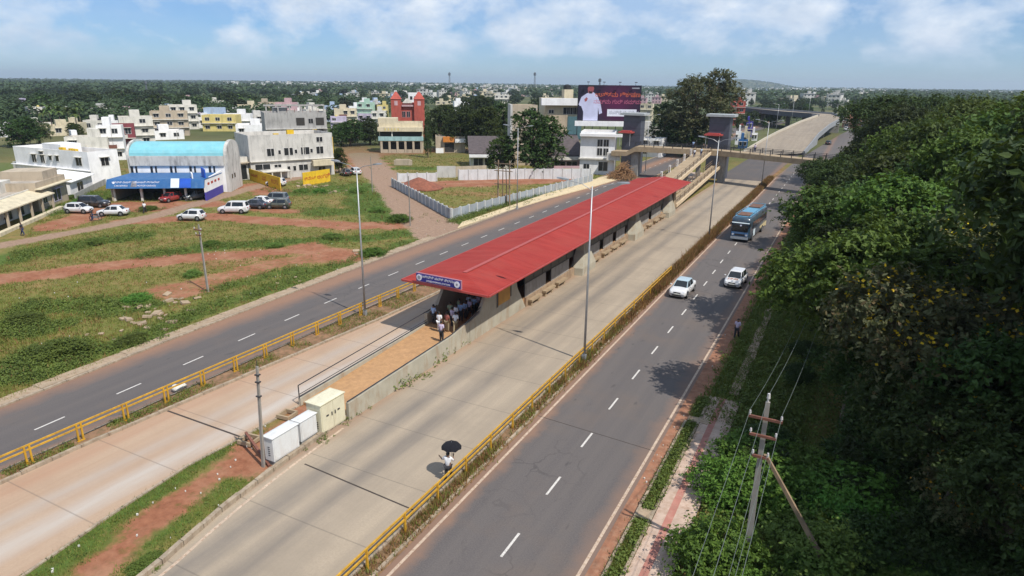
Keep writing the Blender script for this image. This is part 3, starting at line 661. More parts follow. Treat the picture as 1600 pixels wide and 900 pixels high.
# ------------------------------------------------------------------ yellow guard fences
def guard_fence(label, xt, y0, y1, dbl, hs, rail_h, zb):
    o = empty('guard_fence', label, 'fence', (X(xt, (y0+y1)/2), (y0+y1)/2, 0))
    ox, oy = o.location.x, o.location.y; r = MB(); step = 2.65; n_ = int((y1-y0)/step)
    for h in rail_h:
        for q in range(n_):
            ya, yb = y0+q*step, y0+(q+1)*step; r.beam((X(xt, ya)-ox, ya-oy, zb+h), (X(xt, yb)-ox, yb-oy, zb+h), .07, .085)
    r.build('rail', M_YEL, o)
    for q in range(n_+1):
        y = y0+q*step; x = X(xt, y)-ox; p = MB()
        if dbl: p.box(x-.04, x+.04, y-oy-.17, y-oy-.08, 0, zb+hs); p.box(x-.04, x+.04, y-oy+.08, y-oy+.17, 0, zb+hs); p.box(x-.05, x+.05, y-oy-.2, y-oy+.2, zb-.02, zb+.03)
        else: p.box(x-.045, x+.045, y-oy-.045, y-oy+.045, 0, zb+hs)
        p.build('post', M_YEL, o)
T_F = [(-60,-36.1),(17,-36.2),(50,-36.05),(110,-36.9)]
guard_fence('yellow double rail guard fence on the kerb of the far bus lane', T_F, -3.35, 65.6, True, 1.1, (1.06, .80), .1)
guard_fence('yellow guard fence on the overgrown median beside the main road', -15.5, -1.2, 67.8, False, 1.02, (1.0, .70), .06)
# ------------------------------------------------------------------ cabinets, poles, odds and ends by the ramp
M_CAB = paint('cabinet_white', (.66, .67, .66), .45, .06, 1.5, dirt=(.42, .33, .25), dirt_amt=.3); M_CABC = paint('cabinet_cream', (.66, .62, .45), .5, .07, 1.5, dirt=(.42, .33, .22), dirt_amt=.3)
def cabinet(label, x0, x1, y0, y1, zb, h, m, doors, vents):
    o = empty('utility_cabinet', label, 'cabinet', ((x0+x1)/2, (y0+y1)/2, 0), 0, 'utility cabinets by the ramp'); w_, d_ = (x1-x0)/2, (y1-y0)/2
    MB().box(-w_+.05, w_-.05, -d_+.05, d_-.05, 0, zb).build('plinth', M_CONC2, o)
    MB().box(-w_, w_, -d_, d_, zb, zb+h).build('body', m, o)
    l = MB().box(-w_-.06, w_+.06, -d_-.06, d_+.06, zb+h+.002, zb+h+.05); l.hexa([(-w_-.05, -d_-.05, zb+h+.05), (w_+.05, -d_-.05, zb+h+.05), (w_+.05, d_+.05, zb+h+.05), (-w_-.05, d_+.05, zb+h+.05), (-w_+.1, -d_+.1, zb+h+.11), (w_-.1, -d_+.1, zb+h+.11), (w_-.1, d_-.1, zb+h+.11), (-w_+.1, d_-.1, zb+h+.11)]); l.build('lid', m, o)
    for k in range(doors):
        a_ = -d_+.06+k*(2*d_-.12)/doors; b_ = -d_+.06+(k+1)*(2*d_-.12)/doors-.025
        dr_ = MB().box(w_, w_+.03, a_, b_, zb+.08, zb+h-.08).build('door', m, o)
        if doors > 1:
            yh = b_-.12 if k == 0 else a_+.12; MB().box(w_+.03, w_+.07, yh-.03, yh+.03, zb+h*.48, zb+h*.6).build('handle', M_DARKM, dr_)
            MB().box(w_+.03, w_+.036, (a_+b_)/2-.12, (a_+b_)/2+.08, zb+h*.52, zb+h*.58).build('plate', M_DARKM, dr_)
    v = MB()
    for k in range(vents): v.box(-w_+.25, w_-.25, -d_-.012, -d_, zb+.3+k*.12, zb+.34+k*.12)
    if vents: v.build('vent', M_DARKM, o)
cabinet('low grey white metal cabinet nearest the concrete utility pole', -25.42, -24.78, 21.15, 22.95, .28, 1.35, M_CAB, 1, 5)
cabinet('smallest white metal cabinet, between the other two by the ramp', -25.55, -24.98, 23.3, 24.55, .30, 1.2, M_CAB, 1, 0)
cabinet('tall cream double door cabinet at the foot of the ramp', -25.85, -24.78, 24.72, 26.7, .12, 1.78, M_CABC, 2, 4)
M_POLE = paint('pole_concrete', (.30, .275, .24), .9, .2, 1.5, dirt=(.22, .18, .15), dirt_amt=.6)
def conc_pole(name, label, x, y, h, w0=.26, w1=.16, cross=(), lean=(0, 0), group=None):
    o = empty(name, label, 'utility pole', (x, y, 0), 0, group)
    q = lambda w_, z, k: [(-w_/2+lean[0]*k, -w_/2*.7+lean[1]*k, z), (w_/2+lean[0]*k, -w_/2*.7+lean[1]*k, z), (w_/2+lean[0]*k, w_/2*.7+lean[1]*k, z), (-w_/2+lean[0]*k, w_/2*.7+lean[1]*k, z)]
    MB().loft([q(w0, -.2, 0), q(w1, h, 1)]).build('pole', M_POLE, o)
    for (z, hw, dirx) in cross:
        k = z/h; cx, cy = lean[0]*k, lean[1]*k; c_ = MB()
        if dirx: c_.box(cx-hw, cx+hw, cy-.2, cy-.12, z-.05, z+.05)
        else: c_.box(cx+.1, cx+.18, cy-hw, cy+hw, z-.05, z+.05)
        co = c_.build('crossarm', M_RUST, o)
        for s in (-1, 1):
            p = (cx+s*hw*.92, cy-.16) if dirx else (cx+.14, cy+s*hw*.92); i_ = MB(); i_.cyl((*p, z+.05), (*p, z+.12), .025); i_.cyl((*p, z+.12), (*p, z+.24), .05, .035); i_.build('insulator', M_INS, co)
    return o
M_RUST = paint('rusted_steel', (.19, .075, .05), .8, .3, 3); M_INS = paint('porcelain', (.55, .52, .52), .3, .1, 2)
p_ = conc_pole('utility_pole', 'short bare concrete pole beside the white cabinets', -25.35, 20.88, 5.8, .17, .12, (), (.28, .1))
bk = MB()
for z_ in (4.1, 4.9, 5.3): bk.box(.048*z_-.12, .048*z_+.12, .017*z_-.10, .017*z_+.10, z_, z_+.06)
bk.cyl((.28, .1, 5.8), (.29, .1, 6.1), .02); bk.build('bracket', M_DARKM, p_)
a, b = at(384, 676, .5), at(421, 728, .06)
tag(MB().beam(a, b, .13, .12).build('fallen_post', M_RUST), 'dark slanted post lying against the soil beside the bare pole', 'post')
for k, (px, py) in enumerate(((390, 691), (449, 651))):
    c_ = at(px, py); f_ = MB()
    for s in (-1, 1): f_.box(-.45, .45, s*.4-.06, s*.4+.06, 0, .22); f_.box(s*.4-.06, s*.4+.06, -.335, .335, 0, .2)
    tag(f_.build('chamber_frame', M_TANC, loc=(c_.x, c_.y, .05), rz=.1), ['square concrete chamber frame beside the dark slanted post', 'square concrete chamber frame on red soil behind the white cabinets'][k], 'chamber frame', 'chamber frames in the median')
M_BAG = paint('white_sack', (.62, .60, .54), .8, .15, 3)
c_ = at(279, 611); s_ = MB().ball((0, 0, .20), .42, .27, .24, 14, 9).ball((.42, .05, .24), .12, .10, .13, 8, 5); s_.v = [(x+.10*MN.noise(Vector((x*4, y*4, z*4))), y+.12*MN.noise(Vector((x*5, y*5, z*3+4))), max(0, z+.10*MN.noise(Vector((x*5+2, y*5, z*4))))) for x, y, z in s_.v]
tag(s_.build('sack', M_BAG, smooth=True, loc=(c_.x, c_.y, .05), rz=1.1), 'white sack dumped below the yellow double rail fence', 'sack')
# ------------------------------------------------------------------ street lamps
M_LENS = paint('lamp_lens', (.6, .6, .58), .3)
def street_lamp():
    o = empty('street_lamp', '', 'street lamp', (0, 0, 0), 0, 'tall twin armed street lamps')
    p = MB(); p.cyl((0, 0, 0), (0, 0, 12.9), .10, .042, 10); p.build('pole', M_GREYM, o, True)
    MB().box(-.2, .2, -.2, .2, 0, .06).box(-.13, .13, -.13, .13, .06, .5).build('base', M_GREYM, o)
    for s in (-1, 1):
        a_ = MB().tube([(0, 0, 12.6), (s*.7, 0, 12.98), (s*1.9, 0, 13.2)], .026); ao = a_.build('arm', M_GREYM, o)
        h_ = MB().loft([[(s*1.75, -.09, 13.16), (s*1.75, .09, 13.16), (s*1.75, .09, 13.26), (s*1.75, -.09, 13.26)], [(s*2.1, -.16, 13.18), (s*2.1, .16, 13.18), (s*2.1, .15, 13.32), (s*2.1, -.15, 13.32)], [(s*2.6, -.1, 13.26), (s*2.6, .1, 13.26), (s*2.6, .08, 13.34), (s*2.6, -.08, 13.34)]])
        ho = h_.build('lamp_head', M_GREYM, ao)
    return o
LAMPS = [((552,490), 'tall grey street lamp by the yellow double rail fence, left of the station'), ((905,562), 'tall grey street lamp standing before the middle of the red station roof'),
         ((1092,372), 'tall grey street lamp on the overgrown median near the blue bus'), ((1180,293), 'grey street lamp on the median in front of the footbridge'),
         ((863,333), 'grey twin armed street lamp behind the red roof, before the dark tree'), ((1008,271), 'grey street lamp beside the footbridge pier near the billboard')]
for k, (px, lab) in enumerate(LAMPS):
    c_ = at(*px)
    if k == 0: c_.x = -35.75
    if 1 <= k <= 3: c_.x = -15.45
    if k == 4: c_.x = -47.9+0.6; c_.y = 94
    if k == 0: lamp = street_lamp(); lamp.location = c_; lamp['label'] = lab
    else: copy_tree(lamp, c_, 0, lab)
for k, (px, z_) in enumerate(((1212,206,), (1236,195), (1262,186), (1290,186), (1305,192), (1318,200))):
    c_ = at(px, z_, 3.5+.5*k if k < 4 else .0)
    copy_tree(lamp, (c_.x, c_.y, 3.0+k*.8 if k < 4 else 0), .2, 'slim far street lamp along the flyover and the road beneath it', .8)['group'] = 'far street lamps by the flyover'
# ------------------------------------------------------------------ power pole among the shrubs, with strut and wires
tp = at(1200, 628, 8.0)
hv = conc_pole('power_pole', 'weathered concrete power pole with rusty crossarms standing in the roadside shrubs', tp.x, tp.y, 8.0, .27, .16, ((7.35, .62, True), (6.6, .5, True), (5.7, .3, True)))
pk = MB(); pk.cyl((0, 0, 8), (0, 0, 8.25), .03); pk.cyl((0, 0, 8.15), (0, 0, 8.35), .07, .05); pk.build('top_insulator', M_INS, hv)
e_ = at(1322, 915, .6); M_STRUT = paint('strut_wood', (.27, .19, .12), .9, .3, 2)
MB().loft([[(.12, -.07, 5.75), (.26, -.07, 5.75), (.26, .07, 5.75), (.12, .07, 5.75)], [((e_-hv.location).x-.12, (e_-hv.location).y-.1, .0), ((e_-hv.location).x+.12, (e_-hv.location).y-.1, .0), ((e_-hv.location).x+.12, (e_-hv.location).y+.1, .0), ((e_-hv.location).x-.12, (e_-hv.location).y+.1, .0)]]).build('strut', M_STRUT, hv)
M_WIRE = paint('wire_aluminium', (.13, .155, .14), .6, .1, 1)
def sag(a_, b_, s_, n_=10): a_, b_ = Vector(a_), Vector(b_); return [a_.lerp(b_, k/n_)-Vector((0, 0, s_*4*(k/n_)*(1-k/n_))) for k in range(n_+1)]
for dx, z_, lab in ((-.57, 7.65, 'bare power line on the road side crossarm end of the weathered pole'), (.57, 7.65, 'bare power line on the wood side crossarm end of the weathered pole'), (0, 8.35, 'bare power line on the top pin of the weathered pole'), (.12, 6.3, 'low service line below the crossarms of the weathered pole'), (.25, 5.9, 'lowest thin line beside the strut of the weathered pole')):
    b0 = Vector((tp.x+dx, tp.y-.16, z_)); w_ = MB().tube(sag((tp.x+dx-.1, -9, z_-.2), b0, .35), .008, 5)
    if z_ > 7: w_.tube(sag(b0, (tp.x+dx+.9, 47, z_-1.2), .6), .008, 5)
    tag(w_.build('power_line', M_WIRE), lab, 'power line', 'lines of the roadside power pole')
# field poles
c_ = at(325, 455); conc_pole('utility_pole', 'thin leaning concrete pole standing alone in the grassy field', c_.x, c_.y, 6.5, .2, .13, ((6.0, .5, True), (5.5, .35, True)), (-.35, .2))
c_ = at(641, 352); conc_pole('utility_pole', 'thin pole beside the dirt lane, before the compound wall', c_.x, c_.y, 7.0, .16, .1)
c_ = at(582, 300); conc_pole('utility_pole', 'thin pole on the far side of the dirt lane', c_.x, c_.y, 6.5, .16, .1)
c_ = at(787, 320); tw = empty('pole_frame', 'weathered two legged pole frame with crossarms inside the walled plot', 'pole frame', c_)
for x in (-1.1, 1.1): MB().cyl((x, 0, -.1), (x*.95, 0, 7.4), .15, .11, 8).build('leg', M_STRUT, tw)
for x in (-.5, .4): MB().cyl((x, .5, -.1), (x*.6, .2, 6.2), .1, .07, 8).build('leg', M_STRUT, tw)
for z_ in (3.4, 5.6, 6.8): MB().box(-1.7, 1.7, -.22, -.12, z_, z_+.12).build('crossarm', M_STRUT, tw)
# ------------------------------------------------------------------ vehicles
def carpaint(name, col, rough=.25, metal=.0):
    if name in MATS: return MATS[name]
    n = NT(name); v = n.obj(); d = n.noise(v, 1.4, 5, .6); c = n.mix(n.math('MULTIPLY', n.ramp(d, [(.4, 0.), (.75, 1.)]), .25), col, (.30, .22, .16))
    n.base(c); n.b.inputs['Coat Weight'].default_value = .6; n.b.inputs['Coat Roughness'].default_value = .08
    MATS[name] = n.set(rough, metal); return n.m
M_TYRE = paint('tyre_rubber', (.022, .022, .023), .85, .2, 3); M_RIM = paint('wheel_rim', (.40, .41, .42), .35, .1, 3, metal=.7)
M_HEADL = paint('headlight_glass', (.62, .64, .66), .12, .1, 5); M_TAILL = paint('tail_light', (.40, .02, .02), .2); M_BLACK = paint('black_plastic', (.018, .018, .019), .6, .2, 3); M_PLATE = paint('number_plate', (.62, .60, .50), .6)
M_ARCH = paint('wheel_arch', (.008, .008, .008), .95)
def loft_car(rings): return MB().loft(rings)
def car(label, m, style, loc, heading, roof_m=None, group='cars', name='car'):
    """heading: world angle the nose points to; local +x is forward"""
    o = empty(name, label, 'car', loc, heading, group)
    S = dict(sedan=dict(L=4.25, W=1.70, H=1.47, hood=.93, tail=.98, wb=(1.12, .42), rr=(-1.05, -1.62), belt=.93, cl=1.32),
             hatch=dict(L=3.85, W=1.70, H=1.52, hood=.94, tail=1.0, wb=(1.10, .40), rr=(-1.45, -1.80), belt=.96, cl=1.25),
             suv=dict(L=4.55, W=1.80, H=1.80, hood=1.06, tail=1.12, wb=(1.15, .62), rr=(-1.95, -2.14), belt=1.10, cl=1.42))[style]
    Lh, w, H = S['L']/2, S['W']/2, S['H']; hd, tl, bt = S['hood'], S['tail'], S['belt']
    xw, xf = S['wb']; xr, xb = S['rr']
    def ring(x, k, zb, zt, nose=0):
        ww = w*k; return [(x, -.84*ww, zb), (x, -ww, zb+.16), (x, -ww, zb+(zt-zb)*.62), (x, -.955*ww, zt*.965), (x, -.70*ww, zt), (x, 0, zt+.022), (x, .70*ww, zt), (x, .955*ww, zt*.965), (x, ww, zb+(zt-zb)*.62), (x, ww, zb+.16), (x, .84*ww, zb)]
    rs = [ring(Lh, .72, .34, .52), ring(Lh-.05, .86, .24, .64), ring(Lh-.22, .95, .20, hd*.84), ring(Lh-.5, .985, .2, hd*.92), ring(xw, 1, .2, hd), ring(.2, 1, .2, bt), ring(-.9, 1, .2, bt), ring(xb+.02, 1, .22, bt+.02), ring(-Lh+.35, .97, .24, tl), ring(-Lh+.1, .92, .26, tl*.95), ring(-Lh, .82, .36, tl*.7)]
    b = MB().loft(rs).build('body', m, o, True)
    wr = .71*w; bw = .90*w
    cab = MB(); zr = H-.06
    base = [(xw, -bw*.93, bt-.04), (.1, -bw, bt-.04), (xr+.1, -bw, bt-.04), (xb, -bw*.86, bt-.03), (xb, bw*.86, bt-.03), (xr+.1, bw, bt-.04), (.1, bw, bt-.04), (xw, bw*.93, bt-.04)]
    top = [(xf, -wr*.95, zr), (.0, -wr, zr+.02), (xr+.15, -wr, zr), (xr, -wr*.9, zr-.01), (xr, wr*.9, zr-.01), (xr+.15, wr, zr), (.0, wr, zr+.02), (xf, wr*.95, zr)]
    lid = [(xf-.16, -wr*.75, H-.015), (0, -wr*.78, H), (xr+.3, -wr*.76, H-.01), (xr+.14, -wr*.7, H-.025), (xr+.14, wr*.7, H-.025), (xr+.3, wr*.76, H-.01), (0, wr*.78, H), (xf-.16, wr*.75, H-.015)]
    cab.loft([base, top, lid]); cab.build('roof', roof_m or m, o, False)
    def panel(p, ins, nm):   # glass quad p (4 corners) shrunk and lifted 8 mm off the cabin
        q = [Vector(v) for v in p]; c = sum(q, Vector())/4; nr = (q[1]-q[0]).cross(q[3]-q[0]).normalized()
        if nr.dot(c-Vector((-.3, 0, .8))) < 0: nr = -nr
        r = [c+(v-c)*ins+nr*.010 for v in q]; return MB().quad(*r).build(nm, M_GLASS, o)
    panel([base[0], base[7], top[7], top[0]], .90, 'windscreen'); panel([base[3], base[4], top[4], top[3]], .86, 'rear_window')
    for s in (0, 1):
        ix = (0, 1, 1, 0) if s == 0 else (7, 6, 6, 7); f = [base[ix[0]], base[ix[1]], top[ix[1]], top[ix[0]]]; panel(f, .86, 'side_window')
        ix = (1, 2) if s == 0 else (6, 5); f = [base[ix[0]], base[ix[1]], top[ix[1]], top[ix[0]]]; panel(f, .88, 'side_window')
    cl = S['cl']
    for sx in (cl, -cl+.02):
        for sy in (-1, 1):
            wz = .32; wh = MB().cyl((sx, sy*(w-.20), wz), (sx, sy*(w+.012), wz), .315, n=16).build('wheel', M_TYRE, o)
            MB().cyl((sx, sy*(w-.02), wz), (sx, sy*(w+.022), wz), .20, .17, n=12).build('rim', M_RIM, wh)
    ar = MB()
    for sx in (cl, -cl+.02):
        for sy in (-1, 1): ar.cyl((sx, sy*(w-.1), .34), (sx, sy*(w+.004), .34), .375, n=18)
    ar.build('wheel_arch', M_ARCH, o)
    for s in (-1, 1):
        MB().ball((Lh-.20, s*w*.72, hd*.72), .13, .17, .085, 8, 6).build('headlight', M_HEADL, o, True); MB().box(-Lh-.0, -Lh+.12, s*w*.62-.14, s*w*.62+.14, tl*.66, tl*.86).build('tail_light', M_TAILL, o)
        mr = MB().ball((xw-.25, s*(w+.1), bt+.10), .07, .11, .075, 8, 6).build('mirror', m, o, True)
    MB().box(Lh-.06, Lh-.005, -.34, .34, .56, .66).build('grille', M_BLACK, o); MB().box(Lh-.02, Lh+.012, -.46, .46, .30, .42).build('bumper_intake', M_BLACK, o)
    MB().box(Lh+.01, Lh+.03, -.24, .24, .44, .53).build('number_plate', M_PLATE, o)
    return o
CW = carpaint('car_white', (.66, .66, .66)); CS = carpaint('car_roof_sky', (.40, .52, .58), .3); CR = carpaint('car_red', (.26, .018, .02)); CB = carpaint('car_navy', (.018, .028, .05)); CK = carpaint('car_black', (.012, .013, .016)); CG = carpaint('car_dark_green', (.045, .055, .040)); CGR = carpaint('car_grey', (.10, .12, .13))
car('white sedan with a pale blue roof driving in the middle of the main road', CW, 'sedan', at(1066, 458), R(-92), CS, 'cars driving on the main road')
ca = car('white car with orange lettering on its bonnet driving along the road edge', CW, 'hatch', at(1149, 444), R(-93), None, 'cars driving on the main road')
# loose marks painted on the bonnet
mkb = MB(); rr_ = random.Random(3)
def bon(x): return .945+.022-(x-1.1)*.082
for y0, y1, x0, x1 in ((-.52, -.38, 1.45, 1.58), (-.30, -.05, 1.48, 1.56), (-.28, .0, 1.30, 1.40), (.05, .30, 1.42, 1.52), (.1, .45, 1.24, 1.34), (.36, .52, 1.44, 1.55), (-.5, -.36, 1.25, 1.34)):
    mkb.quad((x0, y0, bon(x0)), (x1, y0, bon(x1)), (x1, y1, bon(x1)), (x0, y1, bon(x0)))
mkb.build('bonnet_lettering', paint('orange_lettering', (.42, .12, .03), .6), ca)
G = 'cars parked on the red earth by the workshop'
for (px, lab, m, sty, hd) in [((124, 332), 'small white hatchback parked leftmost, before the low houses', CW, 'hatch', 25), ((148, 323), 'black car parked behind the leftmost white hatchback', CK, 'suv', 28), ((178, 336), 'long white sedan parked beside a motorbike rider', CW, 'sedan', 215),
        ((268, 314), 'dark red car parked in front of the blue workshop bays', CR, 'hatch', 275), ((300, 343), 'white hatchback parked alone out on the red track', CW, 'hatch', 205), ((366, 332), 'white high roofed car parked leftmost of the cluster in the field', CW, 'suv', 210),
        ((398, 325), 'navy car parked beside the white high roofed car', CB, 'sedan', 200), ((407, 320), 'white car parked behind the navy car', CW, 'sedan', 195), ((436, 325), 'dark green car parked at the right end of the cluster', CG, 'hatch', 208), ((430, 317), 'grey car parked behind the dark green car', CGR, 'suv', 205),
        ((306, 311), 'grey car parked inside the right bay of the blue workshop', CGR, 'hatch', 260)]:
    car(lab, m, sty, at(*px), R(hd), None, G)
for (px, lab, m, hd) in [((432, 290), 'pale car half hidden behind the yellow painted wall', CW, 200), ((540, 274), 'dark car parked under the small tree by the grey building', CK, 150), ((555, 272), 'white car parked at the corner by the dirt lane', CW, 150), ((1294, 226), 'dark car far off on the road beside the flyover', CK, 85), ((1322, 204), 'white van far off on the road below the flyover crest', CW, 85)]:
    car(lab, m, 'suv' if 'van' in lab else 'hatch', at(*px), R(hd), None, 'distant cars')
# bus, nose towards the camera
M_BBLUE = carpaint('bus_blue', (.04, .15, .33), .35); M_BROOF = paint('bus_roof_blue', (.10, .30, .46), .5, .2, 1.0, dirt=(.22, .17, .13), dirt_amt=.5); M_BRACK = paint('bus_roof_load', (.16, .085, .06), .9, .35, 2)
M_BDARK = carpaint('bus_dark_teal', (.020, .052, .085), .35); M_BPALE = paint('bus_pale_band', (.66, .76, .80), .5, .1, 2); M_BCREAM = paint('bus_cream_trim', (.60, .50, .28), .5, .15, 1.5); M_BCHROME = paint('bus_bumper_grey', (.36, .40, .43), .4, .1, 1)
bs = empty('bus', 'blue long distance bus with brown loads on its roof driving towards the camera', 'bus', at(1169, 366), R(-94))
Lh, w, H = 5.6, 1.23, 3.25
def br(x, k, zb, zt, top=.9): 
    ww = w*k; return [(x, -ww*.96, zb), (x, -ww, zb+.3), (x, -ww, zt*.60), (x, -ww*.97, zt*.90), (x, -ww*top, zt*.975), (x, -ww*.5, zt), (x, ww*.5, zt), (x, ww*top, zt*.975), (x, ww*.97, zt*.90), (x, ww, zt*.60), (x, ww, zb+.3), (x, ww*.96, zb)]
MB().loft([br(Lh, .90, .45, H*.90), br(Lh-.10, .97, .36, H*.96), br(Lh-.35, 1, .34, H), br(0, 1, .34, H), br(-Lh+.3, 1, .38, H), br(-Lh, .94, .46, H*.96)]).build('body', M_BDARK, bs, True)
MB().box(-Lh+.4, Lh-.6, -.98, .98, H+.003, H+.05).build('roof_panel', M_BROOF, bs)
ld = MB().box(2.0, 4.6, -.78, .78, H+.053, H+.17); ld.box(-4.9, -2.4, -.80, .80, H+.053, H+.19); ld.build('roof_load', M_BRACK, bs)
rk = MB()
for s in (-.92, .92): rk.tube([(-5.1, s, H+.30), (4.8, s, H+.30)], .03)
for k in range(9):
    for s in (-.92, .92): rk.cyl((-5.1+k*1.237, s, H+.05), (-5.1+k*1.237, s, H+.3), .022)
rk.tube([(-5.1, -.92, H+.3), (-5.1, .92, H+.3)], .03); rk.build('roof_rack', M_BROOF, bs)
MB().hexa([(Lh-.02, -1.0, 1.40), (Lh+.06, -1.0, 1.40), (Lh+.06, 1.0, 1.40), (Lh-.02, 1.0, 1.40), (Lh-.22, -.98, 2.52), (Lh-.02, -.98, 2.52), (Lh-.02, .98, 2.52), (Lh-.22, .98, 2.52)]).build('windscreen', M_GLASS, bs)
dbb = MB().hexa([(Lh-.15, -1.1, 2.50), (Lh+.05, -1.1, 2.50), (Lh+.05, 1.1, 2.50), (Lh-.15, 1.1, 2.50), (Lh-.5, -1.05, 3.12), (Lh-.22, -1.05, 3.12), (Lh-.22, 1.05, 3.12), (Lh-.5, 1.05, 3.12)]).build('destination_board', M_BPALE, bs)
MB().box(Lh-.04, Lh+.05, -1.06, 1.06, .78, 1.36).build('front_panel', M_BBLUE, bs); MB().box(Lh+.05, Lh+.07, -.62, .62, .86, 1.1).build('grille', M_BLACK, bs); MB().box(Lh-.04, Lh+.11, -1.10, 1.10, .40, .72).build('bumper', M_BCHROME, bs)
MB().cyl((Lh+.0, .05, 2.22), (Lh+.045, .05, 2.22), .12, n=14).build('windscreen_emblem', M_PURE, bs)
for s in (-1, 1):
    MB().cyl((Lh+.03, s*.86, 1.0), (Lh+.09, s*.86, 1.0), .13, n=12).build('headlight', M_HEADL, bs); MB().box(Lh-.1, Lh+.22, s*1.24-.05, s*1.24+.05, 2.2, 2.55).build('mirror', M_BLACK, bs)
    for k in range(6):
        x0 = -4.9+k*1.55; wn_ = MB().box(x0, x0+1.4, s*(w-.02)-.02, s*(w-.02)+.02, 1.62, 2.5).build('side_window', M_GLASS, bs)
    ps = MB().box(-5.2, 1.6, s*(w-.05)-.02, s*(w-.05)+.02, 2.62, 2.74); ps.build('roofline_stripe', M_BPALE, bs)
    sw_ = MB()
    for k in range(5): x0 = -5.3+k*.9; sw_.hexa([(x0, s*1.232-.012, .55+.11*k*(k<3)), (x0+.95, s*1.232-.012, .55+.11*k), (x0+.95, s*1.232+.012, .55+.11*k), (x0, s*1.232+.012, .55+.11*k), (x0, s*1.232-.012, 1.2), (x0+.95, s*1.232-.012, 1.15-.03*k), (x0+.95, s*1.232+.012, 1.15-.03*k), (x0, s*1.232+.012, 1.2)])
    sw_.build('side_swoosh', M_BCREAM, bs); MB().box(2.2, 3.3, s*1.232-.012, s*1.232+.012, .5, 1.4).build('side_panel', M_BPALE, bs)
    for x in (3.6, -2.6):
        wh = MB().cyl((x, s*.95, .5), (x, s*1.262, .5), .5, n=18).build('wheel', M_TYRE, bs); MB().cyl((x, s*1.2, .5), (x, s*1.275, .5), .27, n=14).build('rim', M_RIM, wh)
MB().box(4.35, 5.15, -1.262, -1.215, .5, 2.5).build('door', M_GLASS, bs)
# ------------------------------------------------------------------ people
def skin_bake(nodes, edges, m, name, sub=1):
    """nodes: name -> (x, y, z, r); a skin surface grown round the chain, applied to a plain mesh"""
    ks = list(nodes); me = bpy.data.meshes.new(name); me.from_pydata([nodes[k][:3] for k in ks], [(ks.index(a), ks.index(b)) for a, b in edges], [])
    o = bpy.data.objects.new('tmp', me); COL.objects.link(o); md = o.modifiers.new('s', 'SKIN'); md.use_smooth_shade = True
    sv = me.skin_vertices[0].data
    for k, v in zip(ks, sv): r = nodes[k][3]; v.radius = (r, r) if not isinstance(r, tuple) else r; v.use_root = False
    sv[0].use_root = True
    if sub: o.modifiers.new('u', 'SUBSURF').levels = sub; o.modifiers['u'].render_levels = sub
    dg = bpy.context.evaluated_depsgraph_get(); bm_ = bpy.data.meshes.new_from_object(o.evaluated_get(dg)); bm_.name = name
    bpy.data.objects.remove(o); bm_.materials.clear(); bm_.materials.append(m)
    bm_.polygons.foreach_set('use_smooth', [True]*len(bm_.polygons)); return bm_
M_SKIN = paint('skin_brown', (.22, .115, .07), .6, .1, 6); M_HAIR = paint('hair_black', (.012, .010, .010), .6)
def cloth(n_, c): return paint('cloth_'+n_, c, .85, .12, 5)
C_WHITE, C_PALE, C_LILAC, C_SKYB, C_NAVY, C_DARK, C_KHAKI = cloth('white', (.72, .72, .73)), cloth('pale_blue', (.46, .55, .62)), cloth('lilac', (.55, .47, .60)), cloth('sky_blue', (.30, .42, .62)), cloth('navy', (.03, .04, .10)), cloth('charcoal', (.03, .03, .035)), cloth('khaki', (.28, .22, .13))
